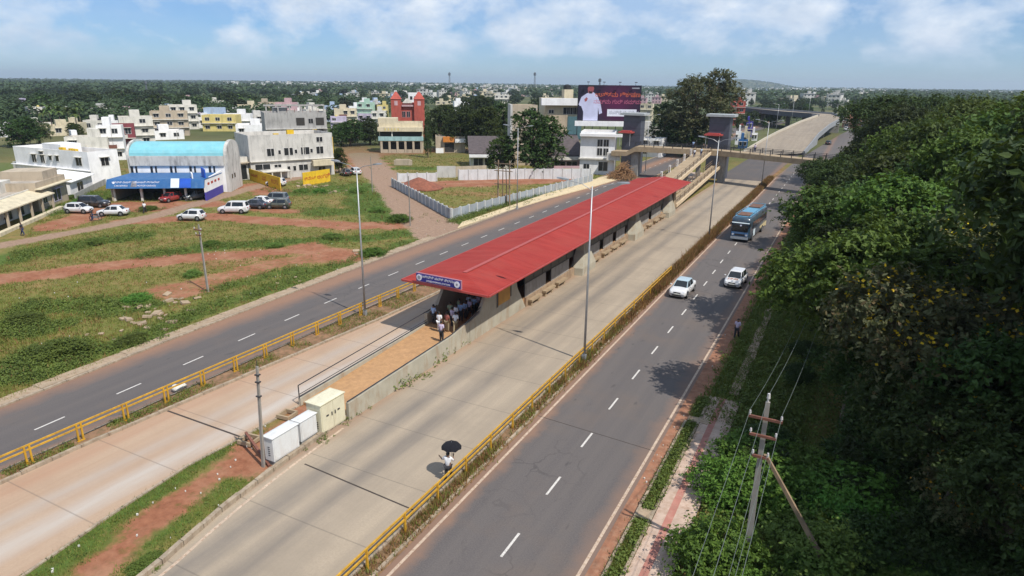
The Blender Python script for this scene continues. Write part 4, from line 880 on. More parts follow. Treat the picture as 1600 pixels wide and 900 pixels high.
def pose(kind):
    # facing +y
    P = dict(pel=(0, 0, .93, .135), wai=(0, 0, 1.10, .12), che=(0, .01, 1.30, (.165, .12)), nec=(0, 0, 1.46, .055), hea=(0, .015, 1.56, .085), top=(0, .0, 1.66, .08), nose=(0, .105, 1.57, .018))
    for s, n_ in ((-1, 'l'), (1, 'r')):
        st_ = {'stand': 0, 'walk': .22*s, 'umb': .16*s}[kind]
        P['sh'+n_] = (s*.17, 0, 1.40, .062); P['hip'+n_] = (s*.09, 0, .88, .095); P['kn'+n_] = (s*.10, st_*.55+.02, .49, .065); P['an'+n_] = (s*.10, st_-(.06 if st_ < 0 else 0), .09, .042); P['to'+n_] = (s*.12, st_+.15, .035, .034)
        if kind == 'umb' and s > 0: P['el'+n_] = (.25, .16, 1.16, .045); P['wr'+n_] = (.16, .30, 1.34, .033); hx, hy, hz = .15, .33, 1.40
        elif kind == 'umb': P['el'+n_] = (-.34, .06, 1.18, .045); P['wr'+n_] = (-.50, .20, 1.22, .033); hx, hy, hz = -.57, .24, 1.23
        else: P['el'+n_] = (s*.225, -.02-st_*.3, 1.13, .045); P['wr'+n_] = (s*.235, .08-st_*.5, .90, .032); hx, hy, hz = s*.235, .11-st_*.5, .82
        P['ha'+n_] = (hx, hy, hz, .030)
        d = Vector((hx, hy, hz))-Vector(P['wr'+n_][:3]); d.normalize(); side = d.cross(Vector((0, 1, .2))).normalized()
        for f in range(4):
            off = side*(.024*(f-1.5)); ln = (.065, .078, .074, .058)[f]; b = Vector((hx, hy, hz))+off+d*.03; e = b+d*ln*.8+Vector((0, .02, 0))
            P['f%d%s' % (f, n_)] = (*b, .010); P['g%d%s' % (f, n_)] = (*e, .008)
        b = Vector((hx, hy, hz))-side*.045-d*.005; P['th'+n_] = (*b, .011); P['ti'+n_] = (*(b+d*.045-side*.012), .009)
    E_ = [('pel', 'wai'), ('wai', 'che'), ('che', 'nec'), ('nec', 'hea'), ('hea', 'top'), ('hea', 'nose')]
    for n_ in 'lr':
        E_ += [('che', 'sh'+n_), ('sh'+n_, 'el'+n_), ('el'+n_, 'wr'+n_), ('wr'+n_, 'ha'+n_), ('pel', 'hip'+n_), ('hip'+n_, 'kn'+n_), ('kn'+n_, 'an'+n_), ('an'+n_, 'to'+n_), ('ha'+n_, 'th'+n_), ('th'+n_, 'ti'+n_)]
        for f in range(4): E_ += [('ha'+n_, 'f%d%s' % (f, n_)), ('f%d%s' % (f, n_), 'g%d%s' % (f, n_))]
    return P, E_
BODY = {}
def parts_for(kind):
    if kind in BODY: return BODY[kind]
    P, E_ = pose(kind)
    body = skin_bake(P, E_, M_SKIN, 'body')
    def grow(keys, k, add): return {q: (*P[q][:3], (P[q][3] if not isinstance(P[q][3], tuple) else P[q][3][0])*k+add) for q in keys}
    sh = ['pel', 'wai', 'che', 'shl', 'shr', 'ell', 'elr']; S_ = grow(sh, 1.0, .022); S_['nk'] = (0, 0, 1.43, .075); S_['pel'] = (0, 0, .90, .165); S_['che'] = (0, .01, 1.30, (.195, .145))
    for n_ in 'lr': a = Vector(P['sh'+n_][:3]); b = Vector(P['el'+n_][:3]); S_['el'+n_] = (*a.lerp(b, .95), .062)
    shirt = skin_bake(S_, [('pel', 'wai'), ('wai', 'che'), ('che', 'nk'), ('che', 'shl'), ('che', 'shr'), ('shl', 'ell'), ('shr', 'elr')], C_WHITE, 'shirt')
    T_ = grow(['pel', 'hipl', 'hipr', 'knl', 'knr', 'anl', 'anr'], 1.0, .024); tr = skin_bake(T_, [('pel', 'hipl'), ('pel', 'hipr'), ('hipl', 'knl'), ('hipr', 'knr'), ('knl', 'anl'), ('knr', 'anr')], C_DARK, 'trousers')
    h = MB(); h.ball((0, -.012, 1.625), .098, .105, .105, 12, 8); h.v = [(x, y, max(z, 1.60+max(0, y)*.55)) if y > 0 else (x, y, max(z, 1.54)) for x, y, z in h.v]
    hair = h.mesh('hair', M_HAIR, True); BODY[kind] = (body, shirt, tr, hair); return BODY[kind]
def person(label, kind, loc, heading, shirt, trouser, group=None, hair=True, sc=1.0):
    """heading: world angle the person faces"""
    b, s, t_, h = parts_for(kind); o = bpy.data.objects.new('person', b); COL.objects.link(o); o.location = loc; o.rotation_euler.z = heading-PI/2; o.scale = (sc,)*3
    tag(o, label, 'person', group)
    for nm, me, m in (('shirt', s, shirt), ('trousers', t_, trouser), ('hair', h, M_HAIR)):
        c = bpy.data.objects.new(nm, me); COL.objects.link(c); c.parent = o; c.material_slots[0].link = 'OBJECT'; c.material_slots[0].material = m
    return o
um_p = person('person in a white shirt walking by the yellow fence under a black umbrella', 'umb', (-15.98, 24.35, .004), R(100), C_WHITE, C_DARK)
uo = empty('umbrella', 'open black umbrella held up by the walker on the concrete bus lane', 'umbrella', (-16.0, 24.72, 0), R(10))
uc = MB(); NU = 8; rings = []
for k in range(5):
    a = k/4*1.12; r = .54*math.sin(a)/math.sin(1.12); zz = 1.78+.30*(math.cos(a)-math.cos(1.12))/(1-math.cos(1.12))
    rings.append([(r*math.cos(2*PI*i/16)*(1 if i % 2 == 0 else .955), r*math.sin(2*PI*i/16)*(1 if i % 2 == 0 else .955), zz+(0 if i % 2 == 0 else .012*k)) for i in range(16)])
uc.loft(rings[::-1], True, False); uc.f.append(tuple(range(len(uc.v)-16, len(uc.v)))); uc.mi.append(0)
cu_ = uc.build('canopy', paint('umbrella_black', (.006, .006, .010), 1.0, .2, 3), uo)
sdm = cu_.modifiers.new('thickness', 'SOLIDIFY'); sdm.thickness = .006
MB().cyl((0, 0, 1.22), (0, 0, 2.12), .011).build('shaft', M_GREYM, uo)
person('person in a pale lilac shirt walking on the roadside slabs beneath the trees', 'walk', (*at(1150, 531)[:2], .10), R(-95), C_LILAC, C_DARK)
QG = 'people crowding into the station entrance'
q_ = [((690, 533), C_LILAC, C_DARK, 'person in a lilac shirt at the tail of the station queue'), ((687, 519), C_WHITE, C_WHITE, 'person dressed all in white near the tail of the queue'), ((678, 508), C_SKYB, C_DARK, 'person in a sky blue shirt at the left edge of the ramp')]
lab_q = 'person in a pale shirt waiting in the shade under the red roof'
for px, s_, t_, lab in q_:
    c_ = at(*px, .8); person(lab, 'stand', (c_.x, c_.y, min(.9, .16+.74*(c_.y-RY0)/(RY1-RY0))), R(88), s_, t_, QG)
rq = random.Random(4)
for px in ((699, 517), (707, 511), (713, 506), (720, 503), (704, 503), (727, 499), (734, 496), (718, 495), (741, 492), (748, 489), (733, 488), (712, 518)):
    c_ = at(*px, .9); person(lab_q, rq.choice(['stand', 'stand', 'walk']), (c_.x, c_.y, .9 if c_.y >= RY1 else .16+.74*(c_.y-RY0)/(RY1-RY0)), R(88+rq.uniform(-25, 25)), rq.choice([C_PALE, C_PALE, C_SKYB, C_LILAC, C_WHITE, cloth('brick', (.30, .09, .07)), cloth('sage', (.22, .28, .18))]), rq.choice([C_NAVY, C_DARK, C_DARK, C_KHAKI]), QG, sc=rq.uniform(.94, 1.03))
for k, (px, s_, lab) in enumerate([((36, 368), C_DARK, 'person in dark clothes standing on the far left gravel track'), ((227, 333), C_WHITE, 'person in white standing on the red earth before the workshop'), ((12, 352), C_WHITE, 'person in white by the verandah of the leftmost low house')]):
    person(lab, 'walk', at(*px), R(40+90*k), s_, C_DARK if k else C_NAVY)
for k, (x, y, z_) in enumerate(((-28.6, 136.5, 5.55), (-27.6, 138.2, 5.7), (-30.5, 143.6, 6.6), (-18.0, 143.7, 6.55))):
    person(['person in white on the sloping walkway below the lift tower', 'person in pale blue near the top of the sloping walkway', 'person on the footbridge left of the walkway head', 'person on the footbridge over the bus lane'][k], 'walk', (x, y, z_), R(90), [C_WHITE, C_PALE, C_SKYB, C_LILAC][k], C_NAVY, 'people on the footbridge')
# motorbike beside the long white sedan
mbp = at(150, 344); mo = empty('motorbike', 'black motorbike standing beside the long white sedan', 'motorbike', mbp, R(30))
for x in (-.62, .62):
    wt = MB()
    for i in range(16):
        a0, a1 = 2*PI*i/16, 2*PI*(i+1)/16; wt.cyl((x+.27*math.cos(a0), 0, .31+.27*math.sin(a0)), (x+.27*math.cos(a1), 0, .31+.27*math.sin(a1)), .045, n=6)
    wt.box(x-.25, x+.25, -.008, .008, .30, .32); wt.box(x-.01, x+.01, -.008, .008, .06, .56); wt.build('wheel', M_TYRE, mo)
MB().ball((.12, 0, .82), .30, .13, .14, 10, 6).build('tank', M_BLACK, mo, True); MB().box(-.62, -.05, -.12, .12, .76, .85).build('seat', M_BLACK, mo); MB().box(-.28, .3, -.12, .12, .30, .62).build('engine', M_RIM, mo)
MB().tube([(.62, .05, .31), (.42, .05, .95)], .03).tube([(.62, -.05, .31), (.42, -.05, .95)], .03).tube([(.38, -.34, 1.02), (.42, 0, .98), (.38, .34, 1.02)], .022).build('fork', M_RIM, mo)
person('person in dark clothes standing astride the black motorbike', 'stand', (mbp.x-.25, mbp.y-.35, -.02), R(30), C_DARK, C_NAVY)
# ------------------------------------------------------------------ buildings
def wallm(n_, c, dirt=.35): return paint('plaster_'+n_, c, .88, .12, .5, dirt=shade(c, .45), dirt_amt=min(.75, dirt*1.4))
W_WHITE = wallm('white', (.84, .83, .82), .15); W_OFF = wallm('off_white', (.66, .63, .56)); W_CREAM = wallm('cream', (.62, .54, .38)); W_GREY = wallm('bare_grey', (.56, .54, .50), .45); W_GREYD = wallm('raw_cement', (.38, .37, .355), .5)
W_TAN = wallm('tan', (.46, .38, .28)); W_RED = wallm('brick_red', (.42, .085, .06)); W_MAR = wallm('maroon', (.22, .05, .06)); W_PINK = wallm('pink', (.55, .36, .37)); W_BLUE = wallm('pale_blue', (.40, .50, .64)); W_GREEN = wallm('mint', (.40, .58, .46)); W_YEL = wallm('yellow', (.66, .54, .20)); W_TEAL = wallm('teal', (.08, .17, .20)); W_MINTB = wallm('teal_band', (.33, .50, .50)); W_LIL = wallm('lilac', (.50, .44, .56))
W_ROOF = paint('roof_screed', (.42, .37, .31), .9, .22, .5, dirt=(.22, .18, .14), dirt_amt=.6); W_TILE = paint('dark_tiles', (.095, .075, .075), .85, .35, 1.5); W_FRAME = paint('window_frame_white', (.6, .58, .55), .6); W_BLUEP = paint('workshop_blue', (.024, .115, .30), .5, .15, .8, dirt=(.10, .20, .36), dirt_amt=.4); W_PURP = paint('purple_band', (.055, .045, .30), .6, .15, 1); W_TURQ = paint('turquoise_sheet', (.20, .50, .56), .45, .12, .7, dirt=(.28, .50, .52), dirt_amt=.45)
W_YPAINT = paint('yellow_wall_paint', (.72, .46, .015), .75, .15, 1.2, dirt=(.50, .30, .05), dirt_amt=.4); W_REDL = paint('red_lettering', (.45, .05, .02), .7); W_TANK = paint('black_tank', (.02, .02, .022), .6)
M_RSHADE = paint('painted_recess_shade', (.04, .036, .032), .9)  # near-black colour standing in for the shade inside openings
def frame_of(pl, pr):
    a, b = at(*pl), at(*pr); return a, math.atan2(b.y-a.y, b.x-a.x), (b-a).length
def building(name, label, pl, pr, D, H, m, parapet=.7, roof_m=None, cat='building', group=None, at_world=None):
    a, ang, W = frame_of(pl, pr) if at_world is None else at_world
    o = empty(name, label, cat, a, ang, group); o['_W'] = W
    b = MB().box(0, W, 0, D, -.2, H-parapet)
    if parapet > .05:
        t_ = .16; b.box(0, W, 0, t_, H-parapet, H); b.box(0, W, D-t_, D, H-parapet, H); b.box(0, t_, t_, D-t_, H-parapet, H); b.box(W-t_, W, t_, D-t_, H-parapet, H)
    b.build('wall', m, o)
    if parapet > .05: MB().box(.17, W-.17, .17, D-.17, H-parapet+.003, H-parapet+.05).build('roof', roof_m or W_ROOF, o)
    return o, W
def win(o, face, u, z, w_, h, D=0, W=0, shade_=True, fm=None, name='window'):
    """a window on the front (F, y=0), right (R, x=W) or left (L, x=0) wall; u runs along the wall"""
    def q(mb):
        if face == 'F': return mb
        if face == 'R': mb.v = [(W-y, x, z_) for x, y, z_ in mb.v]
        else: mb.v = [(y, D-x, z_) for x, y, z_ in mb.v]
        return mb
    f = MB(); e = .08
    f.box(u-e, u+w_+e, -.06, -.002, z-e, z); f.box(u-e, u+w_+e, -.06, -.002, z+h, z+h+e); f.box(u-e, u, -.06, -.002, z, z+h); f.box(u+w_, u+w_+e, -.06, -.002, z, z+h)
    if w_ > 1.0: f.box(u+w_/2-.04, u+w_/2+.04, -.05, -.012, z, z+h)
    fo_ = q(f).build(name, fm or W_FRAME, o); q(MB().box(u+.003, u+w_-.003, -.010, -.004, z+.003, z+h-.003)).build('pane', M_HALL, fo_)
    if shade_: q(MB().box(u-.25, u+w_+.25, -.55, -.003, z+h+.10, z+h+.19)).build('sunshade', fm or W_OFF, fo_)
    return fo_
def tank(o, x, y, z, m=W_TANK, r=.55): return MB().cyl((x, y, z), (x, y, z+1.0), r, n=12).cyl((x, y, z+1.0), (x, y, z+1.25), r*.9, r*.3, n=12).build('water_tank', m, o)
# white house, far left
o, W = building('white_house', 'plain white two storey house with small dark windows at the far left', (30, 277), (145, 290), 6.0, 6.3, W_WHITE, .9)
for u, z, w_, h in ((.25, 3.5, 1.3, 1.5), (.37, 3.5, 1.2, 1.5), (.37, 4.9+.3, 1.1, .5), (.49, 4.2, .8, .8), (.58, 4.1, .9, 1.0), (.84, 3.6, 1.7, 1.5)): win(o, 'F', u*W, z, w_, h)
win(o, 'R', 2.4, 3.5, 1.5, 1.5, W=W); win(o, 'F', .60*W, .4, 1.4, 1.4)
MB().box(.35*W, W*.6, 1, 5, 5.45, 7.2).build('stair_head', W_WHITE, o); MB().box(-2.4, -.003, .6, 5, -.2, 3.0).build('side_room', W_OFF, o); MB().box(-.9, W+.3, -.5, -.003, 2.7, 2.85).build('ledge', W_WHITE, o)
r_ = MB(); rn = random.Random(2)
for k in range(7): r_.box(.62*W+k*.75, .62*W+k*.75+.55, .3, .9, 5.5, 6.4+rn.uniform(-.1, .35))
tag(r_.build('yellow_drums', W_YPAINT), 'row of yellow drums along the white house parapet', 'drums'); bpy.data.objects['yellow_drums'].location = o.location; bpy.data.objects['yellow_drums'].rotation_euler = o.rotation_euler
# low houses in front of it
o, W = building('verandah_house', 'low flat roofed house with a long tan verandah roof, cut by the left edge', (-40, 368), (60, 327), 9, 3.4, W_OFF, .4)
MB().hexa([(-.5, -2.6, 2.35), (W+.2, -2.6, 2.35), (W+.2, .1, 3.05), (-.5, .1, 3.05), (-.5, -2.6, 2.5), (W+.2, -2.6, 2.5), (W+.2, .1, 3.22), (-.5, .1, 3.22)]).build('verandah_roof', W_CREAM, o)
for k in range(6): MB().box(.4+k*(W-.6)/5-.13, .4+k*(W-.6)/5+.13, -2.4, -2.14, -.1, 2.38).build('verandah_post', W_TAN, o)
for k in range(5): win(o, 'F', 1.0+k*W/5, .15, 1.9, 1.95, shade_=False)
MB().box(W*.3, W, 3.0, 8.0, 3.01, 4.7).build('roof_room', W_OFF, o); MB().box(-1, W+.5, -3.4, -2.7, -.1, .35).build('plinth_wall', W_CREAM, o)
dm = MB()
for k in range(4): dm.cyl((W*.42+k*.8, 1.6, 3.05), (W*.42+k*.8, 1.6, 3.9), .32, n=10)
dmo = tag(dm.build('blue_drums', paint('drum_blue', (.02, .05, .36), .5)), 'row of blue drums standing on the verandah house roof', 'drums'); dmo.location = o.location; dmo.rotation_euler = o.rotation_euler
o, W = building('tan_house', 'tan flat roofed house next to the long verandah, before the white house', (63, 330), (108, 312), 8, 4.3, W_TAN, .35)
win(o, 'F', .15*W, .9, 1.3, 1.5); win(o, 'F', .5*W, .6, 2.6, 1.9, fm=W_LIL); MB().box(-.4, W+.4, -.9, -.003, 3.3, 3.45).build('sunshade', W_CREAM, o); MB().box(W*.5, W, 1, 7, 4.0, 5.4).build('roof_room', W_TAN, o)
o, W = building('white_shed', 'white lean-to shed between the tan house and the white house', (112, 308), (146, 294), 5, 2.6, W_WHITE, .05)
MB().hexa([(-.3, -.5, 2.5), (W+.3, -.5, 2.5), (W+.3, 5.2, 3.4), (-.3, 5.2, 3.4), (-.3, -.5, 2.62), (W+.3, -.5, 2.62), (W+.3, 5.2, 3.52), (-.3, 5.2, 3.52)]).build('roof', W_WHITE, o); win(o, 'F', .3*W, .3, 2.6, 1.7, shade_=False)
def wall_run(name, label, pts, h, m, cat='wall', post=None, group=None, th=.14):
    a = pts[0]; o = empty(name, label, cat, a, 0, group); b = MB(); pm_ = []
    for p, q in zip(pts[:-1], pts[1:]):
        d = q-p; n_ = max(1, round(d.length/2.1)); 
        for k in range(n_):
            s_, e_ = p.lerp(q, k/n_)-a, p.lerp(q, (k+1)/n_)-a; b.beam((s_.x, s_.y, h/2-.05), (e_.x, e_.y, h/2-.05), th, h+.1); pm_.append(s_)
    pm_.append(pts[-1]-a); b.build('panel', m, o)
    if post:
        for s_ in pm_: MB().box(s_.x-.13, s_.x+.13, s_.y-.13, s_.y+.13, -.1, h+.14).build('post', post, o)
    return o
wall_run('rubble_wall', 'grey rubble wall along the grass bank before the white shed', [at(118, 312), at(140, 300), at(172, 284)], 1.0, W_GREYD)
# workshop with its blue fascia
o, W = building('workshop', 'open fronted workshop under a broad blue fascia with white lettering', (176, 314), (323, 313), .3, .4, W_GREYD, .02)
D = 9.0; FH, FT = 2.2, 4.1
bpy.data.objects.remove([c for c in o.children if c.name.startswith('wall')][0])
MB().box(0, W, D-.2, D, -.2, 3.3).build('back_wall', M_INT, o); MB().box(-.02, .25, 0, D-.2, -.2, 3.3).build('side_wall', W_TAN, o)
sw_ = MB(); sw_.hexa([(W-.2, 0, 1.35), (W+.05, 0, 1.35), (W+.05, D, 1.35), (W-.2, D, 1.35), (W-.2, 0, 3.45), (W+.05, 0, 3.45), (W+.05, D, 3.9), (W-.2, D, 3.9)]); sw_.build('side_wall', W_WHITE, o); MB().box(W-.2, W+.06, 0, D, -.2, 1.35).build('purple_dado', W_PURP, o)
lt = MB()
for k in range(4): lt.box(W+.055, W+.07, 1.2+k*1.8, 2.2+k*1.8, 2.4, 2.8)
lt.build('side_lettering', W_REDL, o)
for u in (.012, .30, .545, .77): MB().box(u*W, u*W+.34, .1, .44, -.1, FH+.1).build('column', W_OFF, o)
MB().hexa([(-.3, -.9, FH), (W+.1, -.9, FH), (W+.1, -.6, FH), (-.3, -.6, FH), (-.3, -.2, FT-.5), (W+.1, -.2, FT-.5), (W+.1, .1, FT-.5), (-.3, .1, FT-.5)]).build('fascia', W_BLUEP, o)
MB().hexa([(-.3, .1, FT-.62), (W+.1, .1, FT-.62), (W+.1, D+.1, FT-.70), (-.3, D+.1, FT-.70), (-.3, .1, FT-.5), (W+.1, .1, FT-.5), (W+.1, D+.1, FT-.58), (-.3, D+.1, FT-.58)]).build('roof', W_BLUEP, o)
def on_fascia(u, v): k = v; return (u*W, -.905+.7*k-.02, FH+(FT-.5-FH)*k+.0)
fang = math.atan2(FT-.5-FH, .7)
for u, wd, v, body, sz in ((.055, 0, .62, '●', .5), (.135, 0, .68, 'ಸರ್ವಿಸ್ ಸೆಂಟರ್', .42), (.135, 0, .30, 'CAR SERVICE', .36), (.40, 0, .68, 'ಮೋಟಾರ್ ಗ್ಯಾರೇಜ್', .42), (.40, 0, .30, 'MOTOR GARAGE', .38)):
    text('fascia_lettering', body, M_PURE, o, on_fascia(u, v), (fang, 0, 0), sz, .004)
e_ = MB(); e_.hexa([(.235*W, *on_fascia(0, .18)[1:]), (.30*W, *on_fascia(0, .18)[1:]), (.30*W, *on_fascia(0, .2)[1:]), (.235*W, *on_fascia(0, .2)[1:]), (.245*W, *on_fascia(0, .8)[1:]), (.29*W, *on_fascia(0, .8)[1:]), (.29*W, *on_fascia(0, .82)[1:]), (.245*W, *on_fascia(0, .82)[1:])]); e_.build('fascia_emblem', M_LOGO, o)
MB().hexa([(.655*W, -.94, FH+.1), (.745*W, -.94, FH+.1), (.745*W, -.92, FH+.1), (.655*W, -.92, FH+.1), (.655*W, -.28, FT-.35), (.745*W, -.28, FT-.35), (.745*W, -.26, FT-.35), (.655*W, -.26, FT-.35)]).build('white_board', M_BPALE, o)
MB().hexa([(.75*W, -.94, FH+.1), (.87*W, -.94, FH+.1), (.87*W, -.92, FH+.1), (.75*W, -.92, FH+.1), (.75*W, -.28, FT-.35), (.87*W, -.28, FT-.35), (.87*W, -.26, FT-.35), (.75*W, -.26, FT-.35)]).build('bright_blue_board', paint('bright_blue', (.015, .09, .50), .5), o)
b_ = MB(); b_.hexa([(W*.90, 3.4, 3.6), (W*.98, 1.4, 3.6), (W*.99, 1.5, 3.6), (W*.91, 3.5, 3.6), (W*.90, 3.4, 5.2), (W*.98, 1.4, 5.0), (W*.99, 1.5, 5.0), (W*.91, 3.5, 5.2)]); b_.build('roof_sign', paint('bright_blue', (.015, .09, .50), .5), o)
MB().hexa([(W*.80, 2.6, 3.6), (W*.86, .6, 3.6), (W*.87, .7, 3.6), (W*.81, 2.7, 3.6), (W*.80, 2.6, 4.5), (W*.86, .6, 4.4), (W*.87, .7, 4.4), (W*.81, 2.7, 4.5)]).build('roof_sign', W_WHITE, o)
# barrel roofed hall behind, in the workshop's frame
hx0, hx1, hy0, hy1, he, hc = -.7, W+1.1, D+.35, D+8.0, 6.3, 8.7
h_ = empty('barrel_hall', 'hall with a curved turquoise sheet roof and a stained white end wall', 'hall', o.matrix_basis @ Vector((0, 0, 0)), o.rotation_euler.z)
ha = at(176, 314); h_.location = ha
prof = [(hy0+(hy1-hy0)*(.5-.5*math.cos(PI*k/14)), he+(hc-he)*math.sin(PI*k/14)**.9) for k in range(15)]
MB().box(hx0, hx1, hy0, hy1, -.2, he-.02).build('wall', W_WHITE, h_)
MB().xprism(prof, hx0+.3, hx1-.5).build('roof', W_TURQ, h_)
M_STAIN = paint('stained_parapet', (.55, .53, .49), .9, .15, .5, dirt=(.16, .15, .14), dirt_amt=.75)
prof2 = [(hy0-.05, -.2)]+[(p[0] if 0 < i < 14 else p[0]+(-.05 if i == 0 else .05), p[1]+.35) for i, p in enumerate(prof)]+[(hy1+.05, -.2)]
for xa, xb in ((hx1-.45, hx1+.12), (hx0-.12, hx0+.28)): MB().xprism(prof2, xa, xb).build('gable_wall', M_STAIN, h_)
MB().box(hx0+.3, hx1-.47, hy0-.30, hy0-.003, 4.75, he+.15).build('eave_band', M_STAIN, h_)
for k in range(5):
    u = hx0+1.0+k*(hx1-hx0-1.5)/4.6; MB().box(u-.75, u-.35, hy0-.06, hy0-.004, 2.2, 4.6).build('window', M_HALL, h_); MB().box(u+.05, u+.35, hy0-.06, hy0-.004, 2.2, 4.6).build('window', M_HALL, h_)
for y_ in (hy0+1.6, hy0+3.2): MB().box(hx1+.121, hx1+.17, y_, y_+.5, 2.2, 3.0).build('window', M_HALL, h_)
o, W = building('gate_annex', 'flat annex with a wide dark gateway between the hall and the grey building', (357, 284), (390, 280), 7, 4.6, W_OFF, .5)
win(o, 'F', .12*W, .1, .78*W, 2.9, shade_=False, name='gateway'); MB().box(-.2, W+.2, -.8, -.003, 3.4, 3.6).build('canopy', W_TAN, o)
# grey two storey building and its neighbours
o, W = building('grey_building', 'bare grey plastered two storey building with cream patches behind the yellow walls', (394, 281), (523, 272), 11, 8.9, W_GREY, .9)
for u, w_ in ((.20, 1.6), (.40, 1.8), (.60, 1.8), (.79, 1.5)): win(o, 'F', u*W, 4.6, w_, 1.5, shade_=False)
for u in (.33, .525, .715): win(o, 'F', u*W, 4.9, .5, .8, shade_=False)
for u, z, w_, h in ((.05, 1.9, 3.0, 1.1), (.27, 2.2, 1.4, .6), (.42, 1.3, .6, 1.0), (.49, 1.3, .6, 1.0), (.56, 1.3, 1.9, 1.2), (.80, .8, 1.5, 1.0)): win(o, 'F', u*W, z, w_, h, shade_=False)
win(o, 'F', .80*W, 7.1, 1.3, 1.0, shade_=False); win(o, 'R', 2, 5, 1.2, 1.4, W=W)
MB().box(0, W, -.42, -.003, 3.55, 3.7).build('floor_ledge', W_OFF, o); MB().box(.1*W, W*.42, -2.2, -.003, 1.55, 1.75).build('porch_roof', W_OFF, o)
for u in (.11, .2, .3, .41): MB().box(u*W, u*W+.2, -2.1, -1.9, -.1, 1.56).build('porch_post', W_OFF, o)
MB().box(.71*W, .97*W, -1.6, -.45, 2.2, 3.4).build('cream_bay', W_CREAM, o)
gb = MB(); gb.box(.32*W, .38*W, 1.5, 2.2, 8.05, 9.0); gb.box(.49*W, .57*W, 2.0, 2.8, 8.05, 9.6)
gbo = tag(gb.build('yellow_sacks', W_YPAINT), 'yellow stacks on the terrace of the grey building', 'stack'); gbo.location = o.location; gbo.rotation_euler = o.rotation_euler
for u in (.28, .45, .62): MB().box(u*W, u*W+.25, -.12, -.003, 3.72, 8.0).build('pilaster', W_GREY, o)
MB().box(W+.02, W+.3, .5, .9, 0, 8.0).build('yellow_pipe', W_YPAINT, o)
o, W = building('unfinished_building', 'raw cement building with open frames rising behind the grey terrace', (419, 243), (514, 240), 12, 11.3, W_GREYD, .6)
for u, z, w_, h in ((.12, 5.2, 1.7, 1.5), (.24, 5.2, 1.7, 1.5), (.36, 5.2, 1.8, 1.5), (.50, 5.2, 3.0, 1.5), (.74, 5.2, 3.2, 1.6), (.70, 8.4, 1.2, 1.2)): win(o, 'F', u*W, z, w_, h, shade_=False, fm=W_GREYD)
MB().box(0, W, -.6, -.003, 6.9, 7.1).build('floor_ledge', W_GREY, o); MB().box(-.3, W+.3, -.8, -.003, 4.0, 4.9).build('terrace_parapet', W_OFF, o)
MB().box(.16*W, .38*W, 1, 5, 10.7, 12.6).build('stair_head', W_GREYD, o); MB().box(.75*W, .82*W, -.5, -.003, 6.2, 7.0).build('yellow_board', W_YPAINT, o)
for k in range(6): MB().box(.03*W+k*W*.186, .03*W+k*W*.186+.35, .2, .55, 10.71, 13.0).build('roof_column', W_GREYD, o)
MB().box(0, W*.98, .1, .65, 13.0, 13.4).build('roof_beam', W_GREYD, o); [MB().box(u*W, u*W+2.2, -.08, -.003, 7.9, 9.9).build('bay_shade_sheet', M_RSHADE, o) for u in (.50, .82)]  # dark sheets on the wall paint the shade of open bays
rb = MB()
for k in range(14): rb.cyl((.1*W+k*W*.065, .4+(k % 2)*10, 10.7), (.1*W+k*W*.065, .4+(k % 2)*10, 12.2), .04, n=5)
rb.build('rebar', M_RUST, o)
yw = wall_run('painted_wall', 'yellow painted compound wall with red lettering, slanting before the porch', [at(391, 281), at(439, 297)], 2.3, W_YPAINT)
yw2 = wall_run('painted_wall', 'yellow painted compound wall with red lettering at the right of the grey building', [at(474, 290), at(516, 283)], 2.5, W_YPAINT)
for wo, pts, words_ in ((yw, [at(391, 281), at(439, 297)], ['ಮಾರಾಟಕ್ಕೆ', 'ಮನೆ', 'PLOTS']), (yw2, [at(474, 290), at(516, 283)], ['ಸಿಮೆಂಟ್', 'ಅಂಗಡಿ'])):
    d = pts[1]-pts[0]; ang = math.atan2(d.y, d.x); nrm = Vector((math.sin(ang), -math.cos(ang), 0))
    for k, s_ in enumerate(words_):
        p = d*((k+.5)/len(words_))+nrm*.085; text('wall_lettering', s_, W_REDL, wo, (p.x, p.y, 1.2), (PI/2, 0, ang), 1.15 if len(s_) < 6 else .8, .006)
# cream colonnaded house
o, W = building('colonnade_house', 'cream two storey house with a teal balcony band and pillared ground floor', (594, 238), (661, 238), 9, 8.4, W_CREAM, .5)

MB().box(.2, W-.2, -.05, -.003, 4.6, 6.0).build('balcony_shade_sheet', M_RSHADE, o); MB().box(-.2, W+.2, -1.5, -.053, 3.4, 4.55).build('balcony', W_MINTB, o); MB().box(-.3, W+.3, -1.7, -.003, 6.02, 7.2).build('cornice', W_CREAM, o)  # balcony's deep shade is a dark sheet on the flat wall
MB().box(.2, W-.2, -.05, -.003, .1, 3.0).build('ground_shade_sheet', M_RSHADE, o)  # shade behind the pillars, painted as a dark sheet
for k in range(6): MB().box(.3+k*(W-1.0)/5, .9+k*(W-1.0)/5, -1.4, -.9, -.1, 3.4).build('pillar', W_TAN, o)
for k in range(5): MB().box(.95+k*(W-1.0)/5, .2+(k+1)*(W-1.0)/5, -1.35, -1.2, -.1, .95).build('parapet_panel', W_TAN, o)
MB().box(.3*W-.15, .3*W+.15, -1.3, -1.0, 4.56, 6.0).build('pillar', W_OFF, o)
for k in range(5): MB().box(.14*W+k*.9, .14*W+k*.9+.35, -1.73, -1.703, 6.3, 6.9).build('relief_panel', W_YEL, o)
MB().box(-.3, .42*W, 1, 6, 7.9, 9.6).build('roof_room', W_CREAM, o)
